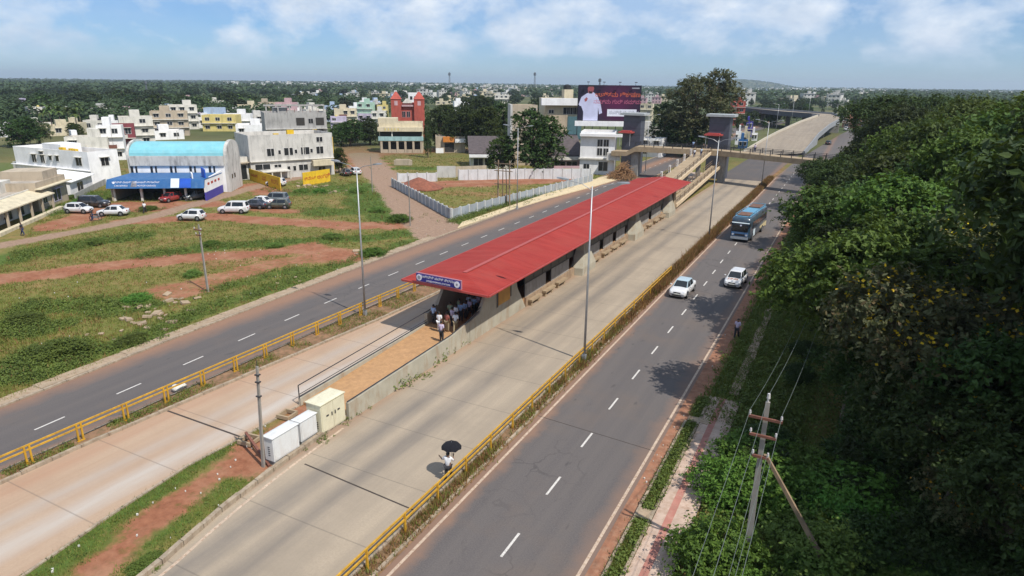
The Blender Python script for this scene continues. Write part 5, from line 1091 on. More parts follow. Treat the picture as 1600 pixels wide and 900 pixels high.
# red towered building
o, W = building('red_hall', 'brick red hall with pointed twin turrets standing among the trees', (616, 214), (661, 214), 10, 12.2, W_RED, .4)
for u0, u1 in ((-.06, .28), (.72, 1.08)):
    x0, x1 = u0*W, u1*W; c = (x0+x1)/2; t_ = MB().box(x0, x1, -1.2, 4, -.1, 13.6).build('turret', W_RED, o); MB().loft([[(x0-.2, -1.4, 13.6), (x1+.2, -1.4, 13.6), (x1+.2, 4.2, 13.6), (x0-.2, 4.2, 13.6)], [(c-.3, .9, 16.2), (c+.3, .9, 16.2), (c+.3, 1.6, 16.2), (c-.3, 1.6, 16.2)]]).build('turret_roof', W_RED, t_)
    MB().box(c-.6, c+.6, -1.24, -1.203, 13.0-1.6, 13.0).build('niche', W_PINK, t_)
MB().box(.3*W, .7*W, -.8, -.003, 11.0, 11.6).build('cornice', W_PINK, o); MB().loft([[(.32*W, -.5, 12.2), (.68*W, -.5, 12.2), (.68*W, .2, 12.2), (.32*W, .2, 12.2)], [(.45*W, -.4, 13.8), (.55*W, -.4, 13.8), (.55*W, .1, 13.8), (.45*W, .1, 13.8)]]).build('pediment', W_OFF, o)
for u in (.36, .52, .78): 
    for z in (3.4, 7.2): win(o, 'F', u*W-.6, z, 1.2, 2.0, shade_=False, fm=W_PINK)
o, W = building('rooftop_block', 'small white pillared block rising behind the red hall turrets', (640, 206), (656, 206), 5, 15.5, W_WHITE, .4)
for u in (.15, .55): win(o, 'F', u*W, 12.8, 1.0, 1.3, shade_=False)
# row beside the lane and behind the walled plot
o, W = building('orange_shop', 'small shop with an orange upper wall and open dark front', (681, 238), (727, 238), 7, 4.6, W_TAN, .3)
MB().box(.25*W, .62*W, -.9, -.003, 3.0, 4.5).build('orange_board', paint('orange_shop', (.58, .20, .03), .7), o); MB().box(.66*W, W*1.02, -1.2, -.003, 2.9, 3.9).build('white_board', W_WHITE, o); MB().box(.3*W, .62*W, -.05, -.003, .1, 2.6).build('shop_front', M_RSHADE, o); MB().box(.02, .26*W, -1.4, -1.2, -.1, 1.3).build('white_gate', W_WHITE, o)  # dark sheet under the boards paints the shade inside the shop
o, W = building('tiled_shed', 'long low shed with dark tiled roof behind the walled plot, left of the dark tree', (735, 262), (800, 262), 9, 3.6, W_OFF, .05)
MB().hexa([(-.4, -.8, 3.3), (W+.4, -.8, 3.3), (W+.4, 9.4, 6.6), (-.4, 9.4, 6.6), (-.4, -.8, 3.5), (W+.4, -.8, 3.5), (W+.4, 9.4, 6.8), (-.4, 9.4, 6.8)]).build('roof', W_TILE, o); MB().box(-.3, .6*W, -1.6, -.003, 2.6, 3.2).build('white_fascia', W_WHITE, o)
for u in (.08, .35, .62): win(o, 'F', u*W, .3, 2.2, 1.9, shade_=False)
o, W = building('tiled_shed', 'low dark tiled shed with pale fascia between the dark tree and the white office', (862, 268), (908, 268), 9, 3.4, W_PINK, .05)
MB().hexa([(-.4, -.8, 3.6), (W+.4, -.8, 3.6), (W+.4, 9.4, 7.6), (-.4, 9.4, 7.6), (-.4, -.8, 3.8), (W+.4, -.8, 3.8), (W+.4, 9.4, 7.8), (-.4, 9.4, 7.8)]).build('roof', W_TILE, o); MB().box(-.2, W, -1.6, -.003, 2.8, 3.5).build('white_fascia', W_OFF, o)
for u in (.1, .5): win(o, 'F', u*W, .3, 2.4, 2.0, shade_=False)
o, W = building('tan_slab_block', 'tan blank walled block with a grey end wall above the dark tree', (800, 258), (838, 258), 8, 14.5, W_TAN, .5)
MB().box(-.5, -.003, 0, 8, -.1, 14.6).build('end_wall', W_GREY, o); win(o, 'F', .72*W, 11.2, 1.4, 2.6, shade_=False)
o, W = building('cream_block', 'cream four storey block with a white top floor and roof tank left of the billboard', (850, 254), (905, 254), 12, 16.0, W_CREAM, .6)
MB().box(-1.2, W+1, -1.6, -.003, 14.4, 16.1).build('white_crown', W_WHITE, o); MB().box(.62*W, W+.1, -.4, -.003, 6, 11.6).build('teal_panel', W_TEAL, o); MB().box(.0, .62*W, -.3, -.003, 7.5, 12.0).build('tan_panel', W_TAN, o)
for u in (.50, .66, .80): win(o, 'F', u*W, 12.2, 1.8, 1.6, shade_=False)
win(o, 'F', .1*W, 12.4, 1.2, .8, shade_=False); MB().box(.55*W, .8*W, 2, 6, 15.4, 18.2).build('stair_head', W_CREAM, o); tank(o, .66*W, 4, 18.2, r=1.0)
o, W = building('white_office', 'bright white two storey office with tall paired windows beside the footbridge end', (905, 271), (958, 273), 8, 9.4, W_WHITE, .8)
for u in (.50, .68): win(o, 'F', u*W, 6.2, 1.1, 1.5, shade_=False); win(o, 'F', u*W, 4.2, 1.1, 1.6, shade_=False)
MB().box(-.2, W+.4, -.5, -.003, 3.3, 3.6).build('floor_ledge', W_OFF, o); win(o, 'F', .56*W, .8, 2.0, 2.0, shade_=False); win(o, 'F', .12*W, 1.0, 1.3, 1.2, shade_=False); MB().box(-.1, W+1.6, -.9, -.003, 8.4, 9.0).build('cornice', W_WHITE, o)
MB().box(.8*W, W+1.4, -2.2, -.51, 3.4, 5.0).build('balcony', W_GREY, o)
wall_run('pink_gate_wall', 'pinkish gate wall with a yellow green panel before the white office', [at(865, 274), at(905, 274)], 2.1, W_PINK)
tag(MB().box(-1.9, 1.9, -.1, .1, .0, 1.7).build('leaning_board', paint('lime_panel', (.36, .36, .08), .7), loc=at(893, 275.5), rz=.5), 'yellow green panel leaning on the pink gate wall', 'panel')
# billboard
bl, br_ = at(902, 268), at(999, 268); D0 = 152
def at_y(px, py, Y):   # the point of the plane y=Y seen there
    d = RT*((px-800)/FPX)+UP*((450-py)/FPX)+FW; t_ = Y/d.y; return Vector((d.x*t_, Y, CAM_H+d.z*t_))
b0, b1 = at_y(902, 188, D0), at_y(999, 188, D0+6); bt = at_y(902, 132.5, D0)
ang = math.atan2(b1.y-b0.y, b1.x-b0.x); BW = (Vector((b1.x, b1.y))-Vector((b0.x, b0.y))).length; BH = bt.z-b0.z
bb = empty('billboard', 'large dark purple billboard showing a man in white beside orange lettering', 'billboard', (b0.x, b0.y, 0), ang); z0 = b0.z
def bill(name_):
    n = NT(name_); s = n.xyz(n.obj()); g = n.node('ShaderNodeVectorMath', operation='DISTANCE'); v = n.obj(); n.l.new(v, g.inputs[0]); g.inputs[1].default_value = (BW*.62, 0, z0+BH*.52)
    c = n.mix(n.ramp(n.math('DIVIDE', g.outputs['Value'], BW*.42), [(.1, 0.), (1., 1.)]), (.095, .008, .052), (.014, .010, .026)); n.base(c); return n.set(.4)
MB().box(0, BW, -.12, .12, z0, z0+BH).build('panel', bill('billboard_print'), bb)
fr = MB()
for k in range(9): fr.cyl((BW*k/8, .5, 0), (BW*k/8, .5, z0+BH-.2), .09, n=6)
for k in range(5): fr.beam((0, .45, z0+BH*k/4-.1), (BW, .45, z0+BH*k/4-.1), .08, .1)
fr.build('support_frame', M_DARKM, bb)
MB().box(-.6, BW*.80, -1.0, -.14, z0-1.25, z0-.1).build('catwalk_board', W_WHITE, bb)
for k in range(4): MB().beam((BW*(.15+.25*k), -.1, z0+BH), (BW*(.15+.25*k), -1.2, z0+BH+.7), .06, .06).box(BW*(.15+.25*k)-.3, BW*(.15+.25*k)+.3, -1.4, -1.0, z0+BH+.6, z0+BH+.75).build('floodlight', M_DARKM, bb)
def flat(name_, pts, m, dep): 
    mb = MB(); n_ = len(pts); mb.add([(p[0]*BW, -dep, z0+p[1]*BH) for p in pts]+[(p[0]*BW, -.121, z0+p[1]*BH) for p in pts], [tuple(range(n_))]+[(i, n_+i, n_+(i+1) % n_, (i+1) % n_) for i in range(n_)]); return mb.build(name_, m, bb)
flat('portrait_shirt', [(.09, 0), (.09, .25), (.05, .42), (.04, .40), (.01, .45), (.05, .66), (.13, .76), (.18, .80), (.24, .80), (.30, .72), (.36, .50), (.395, .22), (.345, .18), (.325, .38), (.325, 0)], paint('print_white', (.55, .56, .74), .5, .12, .6), .13)
flat('portrait_head', [(.155, .80), (.145, .90), (.16, .97), (.20, .985), (.24, .97), (.25, .90), (.235, .81), (.22, .76), (.17, .76)], paint('print_skin', (.33, .09, .10), .5), .134)
flat('portrait_hair', [(.143, .92), (.15, 1.0-.012), (.20, .995), (.248, .985), (.252, .92), (.235, .955), (.165, .955)], M_HAIR, .138); flat('portrait_beard', [(.165, .84), (.175, .77), (.21, .76), (.228, .84), (.20, .815)], M_HAIR, .138)
flat('portrait_hand', [(.10, .60), (.135, .66), (.155, .62), (.14, .55), (.11, .53)], paint('print_skin', (.33, .09, .10), .5), .142); flat('white_label', [(.475, .13), (.945, .13), (.945, .33), (.475, .33)], M_PURE, .134)
M_OR = paint('print_orange', (.62, .13, .05), .5); M_PK = paint('print_pink', (.50, .12, .20), .5)
text('billboard_lettering', 'ಉತ್ತಮ ಶಿಕ್ಷಣ', M_OR, bb, (BW*.63, -.135, z0+BH*.73), (PI/2, 0, 0), BH*.17, .004); text('billboard_lettering', 'ನಮ್ಮ ಗುರಿ ನಮ್ಮ', M_PK, bb, (BW*.63, -.135, z0+BH*.53), (PI/2, 0, 0), BH*.15, .004)
text('label_lettering', 'ಸಂಸ್ಥೆ ಧಾರವಾಡ', M_LOGO, bb, (BW*.74, -.14, z0+BH*.23), (PI/2, 0, 0), BH*.12, .004); flat('small_caption', [(.85, .905), (.97, .905), (.97, .94), (.85, .94)], M_LOGO, .134)
# walled plot
M_PRE = paint('precast_blue_grey', (.32, .355, .39), .85, .2, .5, dirt=(.22, .20, .17), dirt_amt=.6); M_PREW = paint('precast_whitewash', (.64, .65, .65), .85, .15, .5, dirt=(.35, .30, .25), dirt_amt=.5); M_PPOST = paint('precast_post', (.56, .56, .54), .85)
wall_run('compound_wall', 'blue grey precast wall of the plot, along the dirt lane', [at(613, 291), at(655, 314), at(705, 342)], 1.5, M_PRE, 'wall', M_PPOST)
wall_run('compound_wall', 'blue grey precast wall of the plot, along the cream sidewalk', [at(706, 342), at(780, 322), at(860, 301), at(925, 284)], 1.45, M_PRE, 'wall', M_PPOST)
wall_run('compound_wall', 'whitewashed back wall of the plot, before the tiled sheds', [at(717, 281), at(820, 279), at(922, 279)], 2.1, M_PREW, 'wall', M_PPOST)
wall_run('compound_wall', 'short whitewashed back wall behind the red soil heap', [at(622, 284), at(682, 283)], 1.7, M_PREW, 'wall', M_PPOST)
wall_run('yard_wall', 'tan yard wall left of the tiled shed', [at(712, 276), at(760, 274)], 2.2, W_TAN); wall_run('yard_wall', 'low white painted wall with dark patches before the orange shop', [at(683, 277), at(712, 277)], 2.4, W_GREY)
tag(MB().box(-2.2, 2.2, -.5, .5, 0, 1.2).box(-1.8, 1.8, -.45, .45, 1.2, 1.45).build('water_trough', W_TAN, loc=at(630, 258), rz=.5), 'low tan tank standing in the grass beyond the lane', 'tank')
c_ = at(655, 293); hp = MB(); rn = random.Random(9); NN = 18; rgs = []
for k in range(7):
    r = 4.2*(1-k/6)**.8+.05; rgs.append([(r*math.cos(2*PI*i/NN)*(1+.18*MN.noise(Vector((i*.7, k*.6, 1))))*1.2, r*math.sin(2*PI*i/NN)*(1+.18*MN.noise(Vector((i*.9, k*.5, 4)))), 2.0*(k/6)**1.1+.12*MN.noise(Vector((i*.8, k*.9, 7)))-.05) for i in range(NN)])
hp.loft(rgs); tag(hp.build('soil_heap', paint('heap_soil', (.24, .085, .05), .95, .35, 1.5), smooth=True, loc=c_), 'heap of dark red soil inside the walled plot', 'soil heap')
c_ = at(972, 280); br = MB(); rn = random.Random(12)
for k in range(420):
    a = rn.uniform(0, 2*PI); r = rn.uniform(0, 3.4); z = max(.1, (3.9-1.05*r)*rn.uniform(.2, 1)); p = Vector((r*math.cos(a), r*math.sin(a)*.8, z)); d = Vector((rn.uniform(-1, 1)-.4*math.cos(a), rn.uniform(-1, 1), rn.uniform(-.3, 1.0))).normalized()*rn.uniform(.5, 1.3); br.cyl(p-d, p+d, rn.uniform(.03, .08), .02, 5, False)
tag(br.build('brushwood_pile', paint('dry_brushwood', (.34, .19, .09), .9, .35, 2), loc=c_), 'tall pile of dry brown brushwood against the footbridge foot', 'brushwood')
# generic town houses near enough to tell apart
def town_house(label, px, yb, wpx, ytop, m, seed, group=None, storeys=2, trim=None, turn=0.0, name='house'):
    rn = random.Random(seed); c = at(px, yb); dist = math.hypot(c.x, c.y); dpt = (c-Vector((0, 0, CAM_H))).dot(FW)
    Wd = wpx/FPX*dpt; H = height_at(px, yb, ytop); ang = math.atan2(c.y, c.x)-PI/2+turn
    a = Vector((c.x-math.cos(ang)*Wd/2, c.y-math.sin(ang)*Wd/2, 0)); o, W = building(name, label, None, None, Wd*rn.uniform(.6, .9), H, m, min(.7, H*.15), at_world=(a, ang, Wd), cat='house', group=group)
    D_ = 1; fl_ = max(1, round(H/3.1)); n_ = max(2, int(W/3.4)); fh = H/fl_
    for f in range(fl_):
        for k in range(n_):
            if rn.random() < .75: win(o, 'F', W*(k+.25+rn.uniform(-.06, .06))/n_, f*fh+fh*.32, min(1.6, W/n_*.45), fh*.40, shade_=rn.random() < .6)
        if f: MB().box(-.15, W+.15, -.7, -.003, f*fh-.08, f*fh+.08).build('floor_ledge', trim or W_OFF, o)
    if rn.random() < .6 and fl_ > 1:
        xb = rn.uniform(.05, .5)*W; wb = min(W-xb-.1, rn.uniform(.25, .45)*W); bal = MB().box(xb, xb+wb, -1.15, -.003, fh-.06, fh+.10).build('balcony', trim or W_OFF, o); rl = MB().box(xb, xb+wb, -1.15, -1.07, fh+.10, fh+1.0); rl.box(xb, xb+.08, -1.06, -.003, fh+.10, fh+1.0); rl.box(xb+wb-.08, xb+wb, -1.06, -.003, fh+.10, fh+1.0); rl.build('balustrade', rn.choice([M_RUST, W_OFF, W_GREY, m]), bal)
    if rn.random() < .7: xp = rn.uniform(.05, .95)*W; MB().cyl((xp, -.09, 0), (xp, -.09, H-.2), .06, n=6).build('drain_pipe', W_GREY, o)
    if rn.random() < .8: x = rn.uniform(.1, .6)*W; MB().box(x, x+min(3.2, W*.3), 1.2, 4, H-.66, H+1.9).build('stair_head', trim or m, o)
    if rn.random() < .6: tank(o, rn.uniform(.2, .8)*W, 2.2, H-.65, rn.choice([W_TANK, W_TANK, W_YEL]))
    return o
TH = [('off white house with dark window slots behind the white house', 140, 252, 58, 214, W_OFF), ('white house with a maroon gable band right of the off white house', 178, 250, 34, 196, W_WHITE), ('maroon fronted house with white open stairs', 196, 238, 34, 194, W_MAR), ('white house with a brick red facade panel beside the maroon house', 218, 226, 46, 182, W_OFF),
      ('flat cream house half hidden by the dark round tree', 95, 212, 50, 196, W_CREAM), ('low pale house left of the palms', 28, 196, 40, 184, W_LIL), ('small white house at the left edge beyond the grass', 8, 214, 24, 200, W_WHITE), ('bare tan three storey house with an orange tank room', 268, 212, 52, 174, W_TAN), ('tall tan house with a yellow roof drum behind the bare one', 290, 202, 40, 164, W_OFF), ('long low white house beside the grass patch', 258, 218, 56, 204, W_WHITE),
      ('pale yellow house with a white upper band', 344, 205, 50, 180, W_YEL), ('white house touching the pale yellow one', 372, 200, 40, 178, W_WHITE), ('broad white roofed house in the grass left of the grey building', 398, 216, 52, 195, W_WHITE), ('cream house in the middle row left of the pink one', 392, 190, 34, 164, W_CREAM), ('grey white house below the cream middle row', 400, 198, 48, 180, W_GREY), ('pinkish lilac house behind the unfinished building', 448, 196, 30, 160, W_PINK), ('small tan house in the middle row by the palms', 420, 186, 28, 160, W_TAN),
      ('pale blue house right of the unfinished building', 520, 190, 22, 165, W_BLUE), ('peach house with balconies beside the pale blue one', 541, 194, 34, 170, W_CREAM), ('white house between the peach and mint houses', 556, 186, 18, 166, W_WHITE), ('mint green house in the middle row', 571, 190, 24, 160, W_GREEN), ('small yellow house left of the red hall', 598, 190, 16, 164, W_YEL), ('grey house behind the mint one', 588, 180, 16, 160, W_GREY), ('lilac house low among the middle row', 530, 200, 24, 182, W_LIL),
      ('white house alone in the trees right of the red hall', 722, 175, 24, 158, W_WHITE), ('pale house among trees before the far town', 740, 168, 20, 152, W_BLUE), ('cream house in the trees by the red hall', 690, 170, 18, 158, W_CREAM), ('white house above the trees left of the cream block', 784, 168, 22, 148, W_OFF), ('red fronted white building beside the big leafy tree', 1150, 196, 22, 158, W_RED), ('white building below the red hoarding beyond the big tree', 1012, 232, 44, 200, W_GREY), ('white shop with a yellow board beside the left lift tower', 1016, 245, 34, 216, W_WHITE), ('cream building behind the billboard', 1008, 190, 20, 162, W_CREAM)]
for k, (lab, px, yb, wp, yt, m) in enumerate(TH): town_house(lab, px, yb, wp, yt, m, 40+k, turn=-.25+.1*(k % 5))
for k, (px, yb, wp, h_, m) in enumerate([(112, 208, 28, 16, W_CREAM), (150, 204, 32, 16, W_OFF), (182, 206, 22, 18, W_WHITE), (66, 204, 30, 12, W_OFF), (124, 228, 26, 14, W_WHITE), (236, 212, 20, 20, W_OFF), (312, 200, 26, 16, W_WHITE), (322, 188, 24, 18, W_CREAM), (366, 186, 28, 14, W_WHITE), (382, 178, 30, 14, W_OFF), (430, 204, 22, 16, W_PINK), (418, 176, 24, 14, W_WHITE), (462, 180, 26, 16, W_CREAM), (500, 184, 22, 16, W_WHITE), (486, 172, 22, 12, W_OFF), (45, 190, 24, 12, W_WHITE), (20, 182, 26, 12, W_GREY), (240, 192, 24, 14, W_WHITE)]):
    town_house('low pale house among the village roofs behind the hall', px, yb, wp, yb-h_, m, 500+k, 'low houses of the village', turn=-.4+.15*(k % 6))
rv_ = random.Random(17); VC = [W_WHITE, W_WHITE, W_OFF, W_OFF, W_CREAM, W_GREY, W_TAN, W_PINK, W_LIL, W_BLUE]
for k in range(44):
    if k < 34: px, yb = rv_.uniform(20, 600), rv_.uniform(172, 200)
    else: px, yb = rv_.uniform(690, 800), rv_.uniform(150, 172)
    if 605 < px < 672: continue
    wp = rv_.uniform(18, 34)*(yb-132)/55; town_house('small pale house packed among the roofs and trees of the village', px, yb, wp, yb-rv_.uniform(12, 26)*(yb-132)/55, rv_.choice(VC), 300+k, 'small houses of the village', turn=rv_.uniform(-.5, .5))
for k, (lab, px, yb, wp, yt, m) in enumerate([('blue roadside kiosk beyond the right lift tower', 1160, 232, 14, 218, W_BLUEP), ('white kiosk beside the blue one', 1152, 226, 8, 205, W_WHITE), ('cream kiosk with a rounded awning past the blue one', 1164, 220, 13, 206, W_CREAM), ('white kiosk last in the row by the flyover', 1178, 220, 9, 208, W_WHITE), ('tall blue hoarding box above the kiosks', 1169, 214, 10, 190, W_PURP)]): town_house(lab, px, yb, wp, yt, m, 90+k, 'kiosks by the flyover')
town_house('red soil coloured hut under the roadside trees', 1290, 300, 26, 276, wallm('clay', (.40, .19, .12)), 77, turn=.5); town_house('red brown long building at the crest of the flyover', 1335, 200, 36, 184, wallm('clay', (.40, .19, .12)), 78)
# ------------------------------------------------------------------ vegetation
def leafmat(name, lo, hi, trans=.28, warm=None, patch=.45):
    n = NT(name); g = n.node('ShaderNodeNewGeometry'); r = g.outputs['Random Per Island']; v = n.obj()
    c = n.mix(r, lo, hi); big = n.noise(v, patch, 3, .6); c = n.mix(n.math('MULTIPLY', n.ramp(big, [(.38, 0.), (.62, 1.)]), .55), c, shade(hi, 1.25))
    if warm: c = n.mix(n.ramp(r, [(.86, 0.), (.92, .8)]), c, warm)
    o = n.rand(); hsv = n.node('ShaderNodeHueSaturation'); n.l.new(n.math('ADD', n.math('MULTIPLY', o, .05), .475), hsv.inputs['Hue']); n.l.new(n.math('ADD', n.math('MULTIPLY', o, .85), .62), hsv.inputs['Value']); n.l.new(c, hsv.inputs['Color']); c = hsv.outputs['Color']
    n.base(c); n.set(.6, 0, .25); tr = n.node('ShaderNodeBsdfTranslucent'); n.l.new(n.mix(.5, c, (.16, .20, .02)), tr.inputs['Color'])
    ms = n.node('ShaderNodeMixShader'); ms.inputs[0].default_value = trans; n.l.new(n.b.outputs[0], ms.inputs[1]); n.l.new(tr.outputs[0], ms.inputs[2]); n.l.new(ms.outputs[0], n.n['Material Output'].inputs['Surface'])
    return n.m
F_DARK = leafmat('foliage_dark', (.013, .029, .007), (.044, .072, .014), .18); F_MID = leafmat('foliage_mid', (.018, .038, .007), (.066, .102, .016), .22); F_LIGHT = leafmat('foliage_light', (.030, .062, .009), (.092, .142, .020), .26)
F_OLIVE = leafmat('foliage_olive', (.055, .068, .030), (.135, .150, .065), .25, (.17, .12, .05)); F_FAR = leafmat('foliage_far', (.014, .029, .011), (.042, .062, .022), .12, None, .012); F_PALM = leafmat('foliage_palm', (.03, .055, .014), (.085, .115, .03), .2)
F_SHRUB = leafmat('foliage_shrub', (.040, .098, .014), (.115, .205, .030), .3); F_BLOOM = leafmat('blossom_yellow', (.50, .32, .01), (.70, .48, .03), .2); F_GRASS = leafmat('grass_blades', (.075, .098, .018), (.185, .200, .044), .25, (.28, .20, .08)); F_WEED = leafmat('weed_leaves', (.060, .098, .018), (.140, .195, .038), .28); F_DRYG = leafmat('dry_grass', (.14, .080, .028), (.28, .16, .062), .2)
M_BARK = paint('bark', (.15, .11, .08), .95, .3, 2.5, dirt=(.07, .055, .04), dirt_amt=.5)
def leaf(mb, p, n_, L_, W_, rn):
    t_ = n_.orthogonal().normalized(); b_ = n_.cross(t_); a = rn.uniform(0, 2*PI); u = t_*math.cos(a)+b_*math.sin(a); v = n_.cross(u)
    mb.add([p-u*L_*.5, p+v*W_*.5+n_*W_*.12, p+u*L_*.5, p-v*W_*.5+n_*W_*.12], [(0, 1, 2, 3)])
def rdir(rn):
    z = rn.uniform(-1, 1); a = rn.uniform(0, 2*PI); r = math.sqrt(1-z*z); return Vector((r*math.cos(a), r*math.sin(a), z))
def crown(lobes, ncl, per, cr, lf, seed, flat_=.65, inner=.5, droop=0):
    rn = random.Random(seed); mb = MB(); cs = []; wts = [l[3]**2 for l in lobes]
    for _ in range(ncl):
        l = rn.choices(lobes, wts)[0]; d = rdir(rn)
        if d.z < -.35 and rn.random() < .7: d.z = -d.z
        r = l[3]*(inner+(1.08-inner)*rn.random()**.55); zs = l[4] if len(l) > 4 else .75; c = Vector((l[0]+d.x*r, l[1]+d.y*r, l[2]+d.z*r*zs)); k = rn.uniform(.6, 1.35); cs.append(c)
        tw = [((d*.75+rdir(rn)*.85+Vector((0, 0, .2))).normalized(), cr*rn.uniform(.8, 2.1)) for _ in range(max(3, int(per*k/9)))]
        for q in range(int(per*k)):
            td, tl = tw[q % len(tw)]; f_ = rn.random()**.8; p = c+td*(tl*f_)-Vector((0, 0, .28*tl*f_*f_))+rdir(rn)*(.10*cr+.02)
            n_ = (d*.55+Vector((0, 0, .55))+rdir(rn)*.8).normalized(); s_ = rn.uniform(.5, 1.75); leaf(mb, p, n_, lf*s_, lf*.5*s_, rn)
    return mb, cs
def limbs(lobes, h0, r0, seed, extra=()):
    rn = random.Random(seed); mb = MB(); base = Vector((0, 0, h0)); pts = [Vector((0, 0, -.3)), Vector((rn.uniform(-.15, .15), rn.uniform(-.15, .15), h0*.5)), base]
    mb.cyl(pts[0], pts[1], r0*1.25, r0, 8, False); mb.cyl(pts[1], pts[2], r0, r0*.8, 8, False)
    for l in lobes:
        e = Vector(l[:3]); m_ = base.lerp(e, .5)+rdir(rn)*.35; mb.cyl(base, m_, r0*.5, r0*.32, 6, False); mb.cyl(m_, e, r0*.32, r0*.10, 6, False)
        for _ in range(3): q = e+rdir(rn)*l[3]*.7; mb.cyl(m_.lerp(e, .5), q, r0*.14, r0*.05, 5, False)
    return mb
PROTO = {}
def mk_tree(key, name, cat, lobes, ncl, per, cr, lf, m, h0, r0, seed, bloom=None, **kw):
    o = empty(name, '', cat, (0, 0, 0)); mb, cs = crown(lobes, ncl, per, cr, lf, seed, **kw); mb.build('crown', m, o)
    limbs(lobes, h0, r0, seed+1).build('trunk', M_BARK, o)
    if bloom:
        rn = random.Random(seed+5); b = MB()
        for c in cs:
            if rn.random() < bloom and c.z > h0:
                for _ in range(7): leaf(b, c+Vector((rn.gauss(0, .3), rn.gauss(0, .3), .25+rn.gauss(0, .15))), (rdir(rn)+Vector((0, 0, 1))).normalized(), .16, .14, rn)
        b.build('blossom', F_BLOOM, o)
    PROTO[key] = [o, False]; return o
def lobes_of(seed, n_, R_, zc, zr, r0, r1):
    rn = random.Random(seed); L_ = [(0, 0, zc+zr*.6, (r0+r1)/2)]
    for k in range(4): a = rn.uniform(0, 6.28); L_.append((R_*.8*math.cos(a), R_*.8*math.sin(a), zc+rn.uniform(-.6, 1.3)*zr, r0*.6))
    for k in range(n_): a = 2*PI*k/n_+rn.uniform(-.4, .4); q = R_*rn.uniform(.55, 1); L_.append((q*math.cos(a), q*math.sin(a), zc+rn.uniform(-zr, zr), rn.uniform(r0, r1)))
    return L_
# all prototypes are about 10 m tall; copies are scaled
mk_tree('a', 'broadleaf_tree', 'tree', lobes_of(1, 7, 2.9, 6.4, 1.6, 1.3, 2.1), 520, 84, .62, .19, F_MID, 3.4, .26, 11)
mk_tree('b', 'broadleaf_tree', 'tree', lobes_of(2, 8, 3.2, 6.2, 2.0, 1.2, 1.9), 520, 84, .58, .18, F_DARK, 3.0, .28, 21)
mk_tree('c', 'broadleaf_tree', 'tree', lobes_of(3, 7, 2.6, 6.6, 2.0, 1.2, 2.0), 480, 80, .60, .20, F_LIGHT, 3.2, .24, 31)
mk_tree('y', 'flowering_tree', 'tree', lobes_of(4, 8, 3.0, 6.6, 1.5, 1.2, 1.9), 470, 76, .55, .18, F_OLIVE, 3.4, .24, 41, bloom=.5)
mk_tree('r', 'rain_tree', 'tree', [(q*math.cos(a), q*math.sin(a), 8.2-.10*q*q*.5, 1.9, .45) for q, a in [(0, 0)]+[(2.6, k*1.05) for k in range(6)]+[(4.4, k*.63) for k in range(10)]], 520, 70, .62, .22, F_DARK, 4.4, .34, 51)
mk_tree('g', 'spreading_tree', 'tree', [(2.6*math.sin(k*2.4)*(1-abs(k-5)/14), 2.6*math.cos(k*2.4)*(1-abs(k-5)/14), 2.9+k*.50, 1.35+.25*math.sin(k*1.7)) for k in range(12)], 460, 62, .52, .19, F_OLIVE, 2.6, .30, 61, inner=.25)
mk_tree('m', 'dense_tree', 'tree', [(2.3*math.sin(k*2.4)*(1-max(0, k-7)/9), 2.3*math.cos(k*2.4)*(1-max(0, k-7)/9), 1.9+k*.50, 1.5+.3*math.sin(k*1.7)) for k in range(13)], 420, 46, .60, .27, F_DARK, 1.6, .28, 66, inner=.5)
mk_tree('n', 'dense_tree', 'tree', [(2.2*math.sin(k*2.1+1)*(1-max(0, k-6)/8), 2.2*math.cos(k*2.1+1)*(1-max(0, k-6)/8), 2.1+k*.52, 1.3+.35*math.sin(k*2.3)) for k in range(12)], 400, 46, .60, .27, F_MID, 1.8, .28, 67, inner=.5)
mk_tree('f', 'far_tree', 'tree', lobes_of(7, 6, 3.0, 6.0, 1.8, 1.4, 2.4), 150, 20, .8, .75, F_FAR, 3.0, .28, 71)
mk_tree('h', 'far_tree', 'tree', lobes_of(8, 5, 2.4, 6.4, 2.4, 1.3, 2.1), 100, 18, .8, .80, F_DARK, 3.0, .26, 81)
mk_tree('k', 'columnar_tree', 'tree', [(0, 0, 2+k*1.35, 1.25*(1-k*.09), 1.1) for k in range(6)], 220, 60, .45, .17, F_DARK, 1.2, .2, 91)
mk_tree('s', 'shrub', 'shrub', [(0, 0, 1.0, 1.0), (.9, .3, .7, .8), (-.8, .2, .8, .8), (.1, -.8, .6, .8), (0, .9, .7, .7)], 260, 60, .34, .105, F_SHRUB, .4, .06, 101)
mk_tree('t', 'shrub', 'shrub', [(0, 0, .9, .9), (.8, .5, 1.1, .7), (-.7, -.2, .6, .9), (.3, -.9, .7, .7)], 240, 60, .34, .10, F_WEED, .4, .05, 111)
mk_tree('u', 'shrub', 'shrub', [(0, 0, 1.2, 1.1), (.8, -.5, .8, .8), (-.8, .3, .9, .8)], 240, 56, .32, .115, F_DARK, .4, .06, 121)
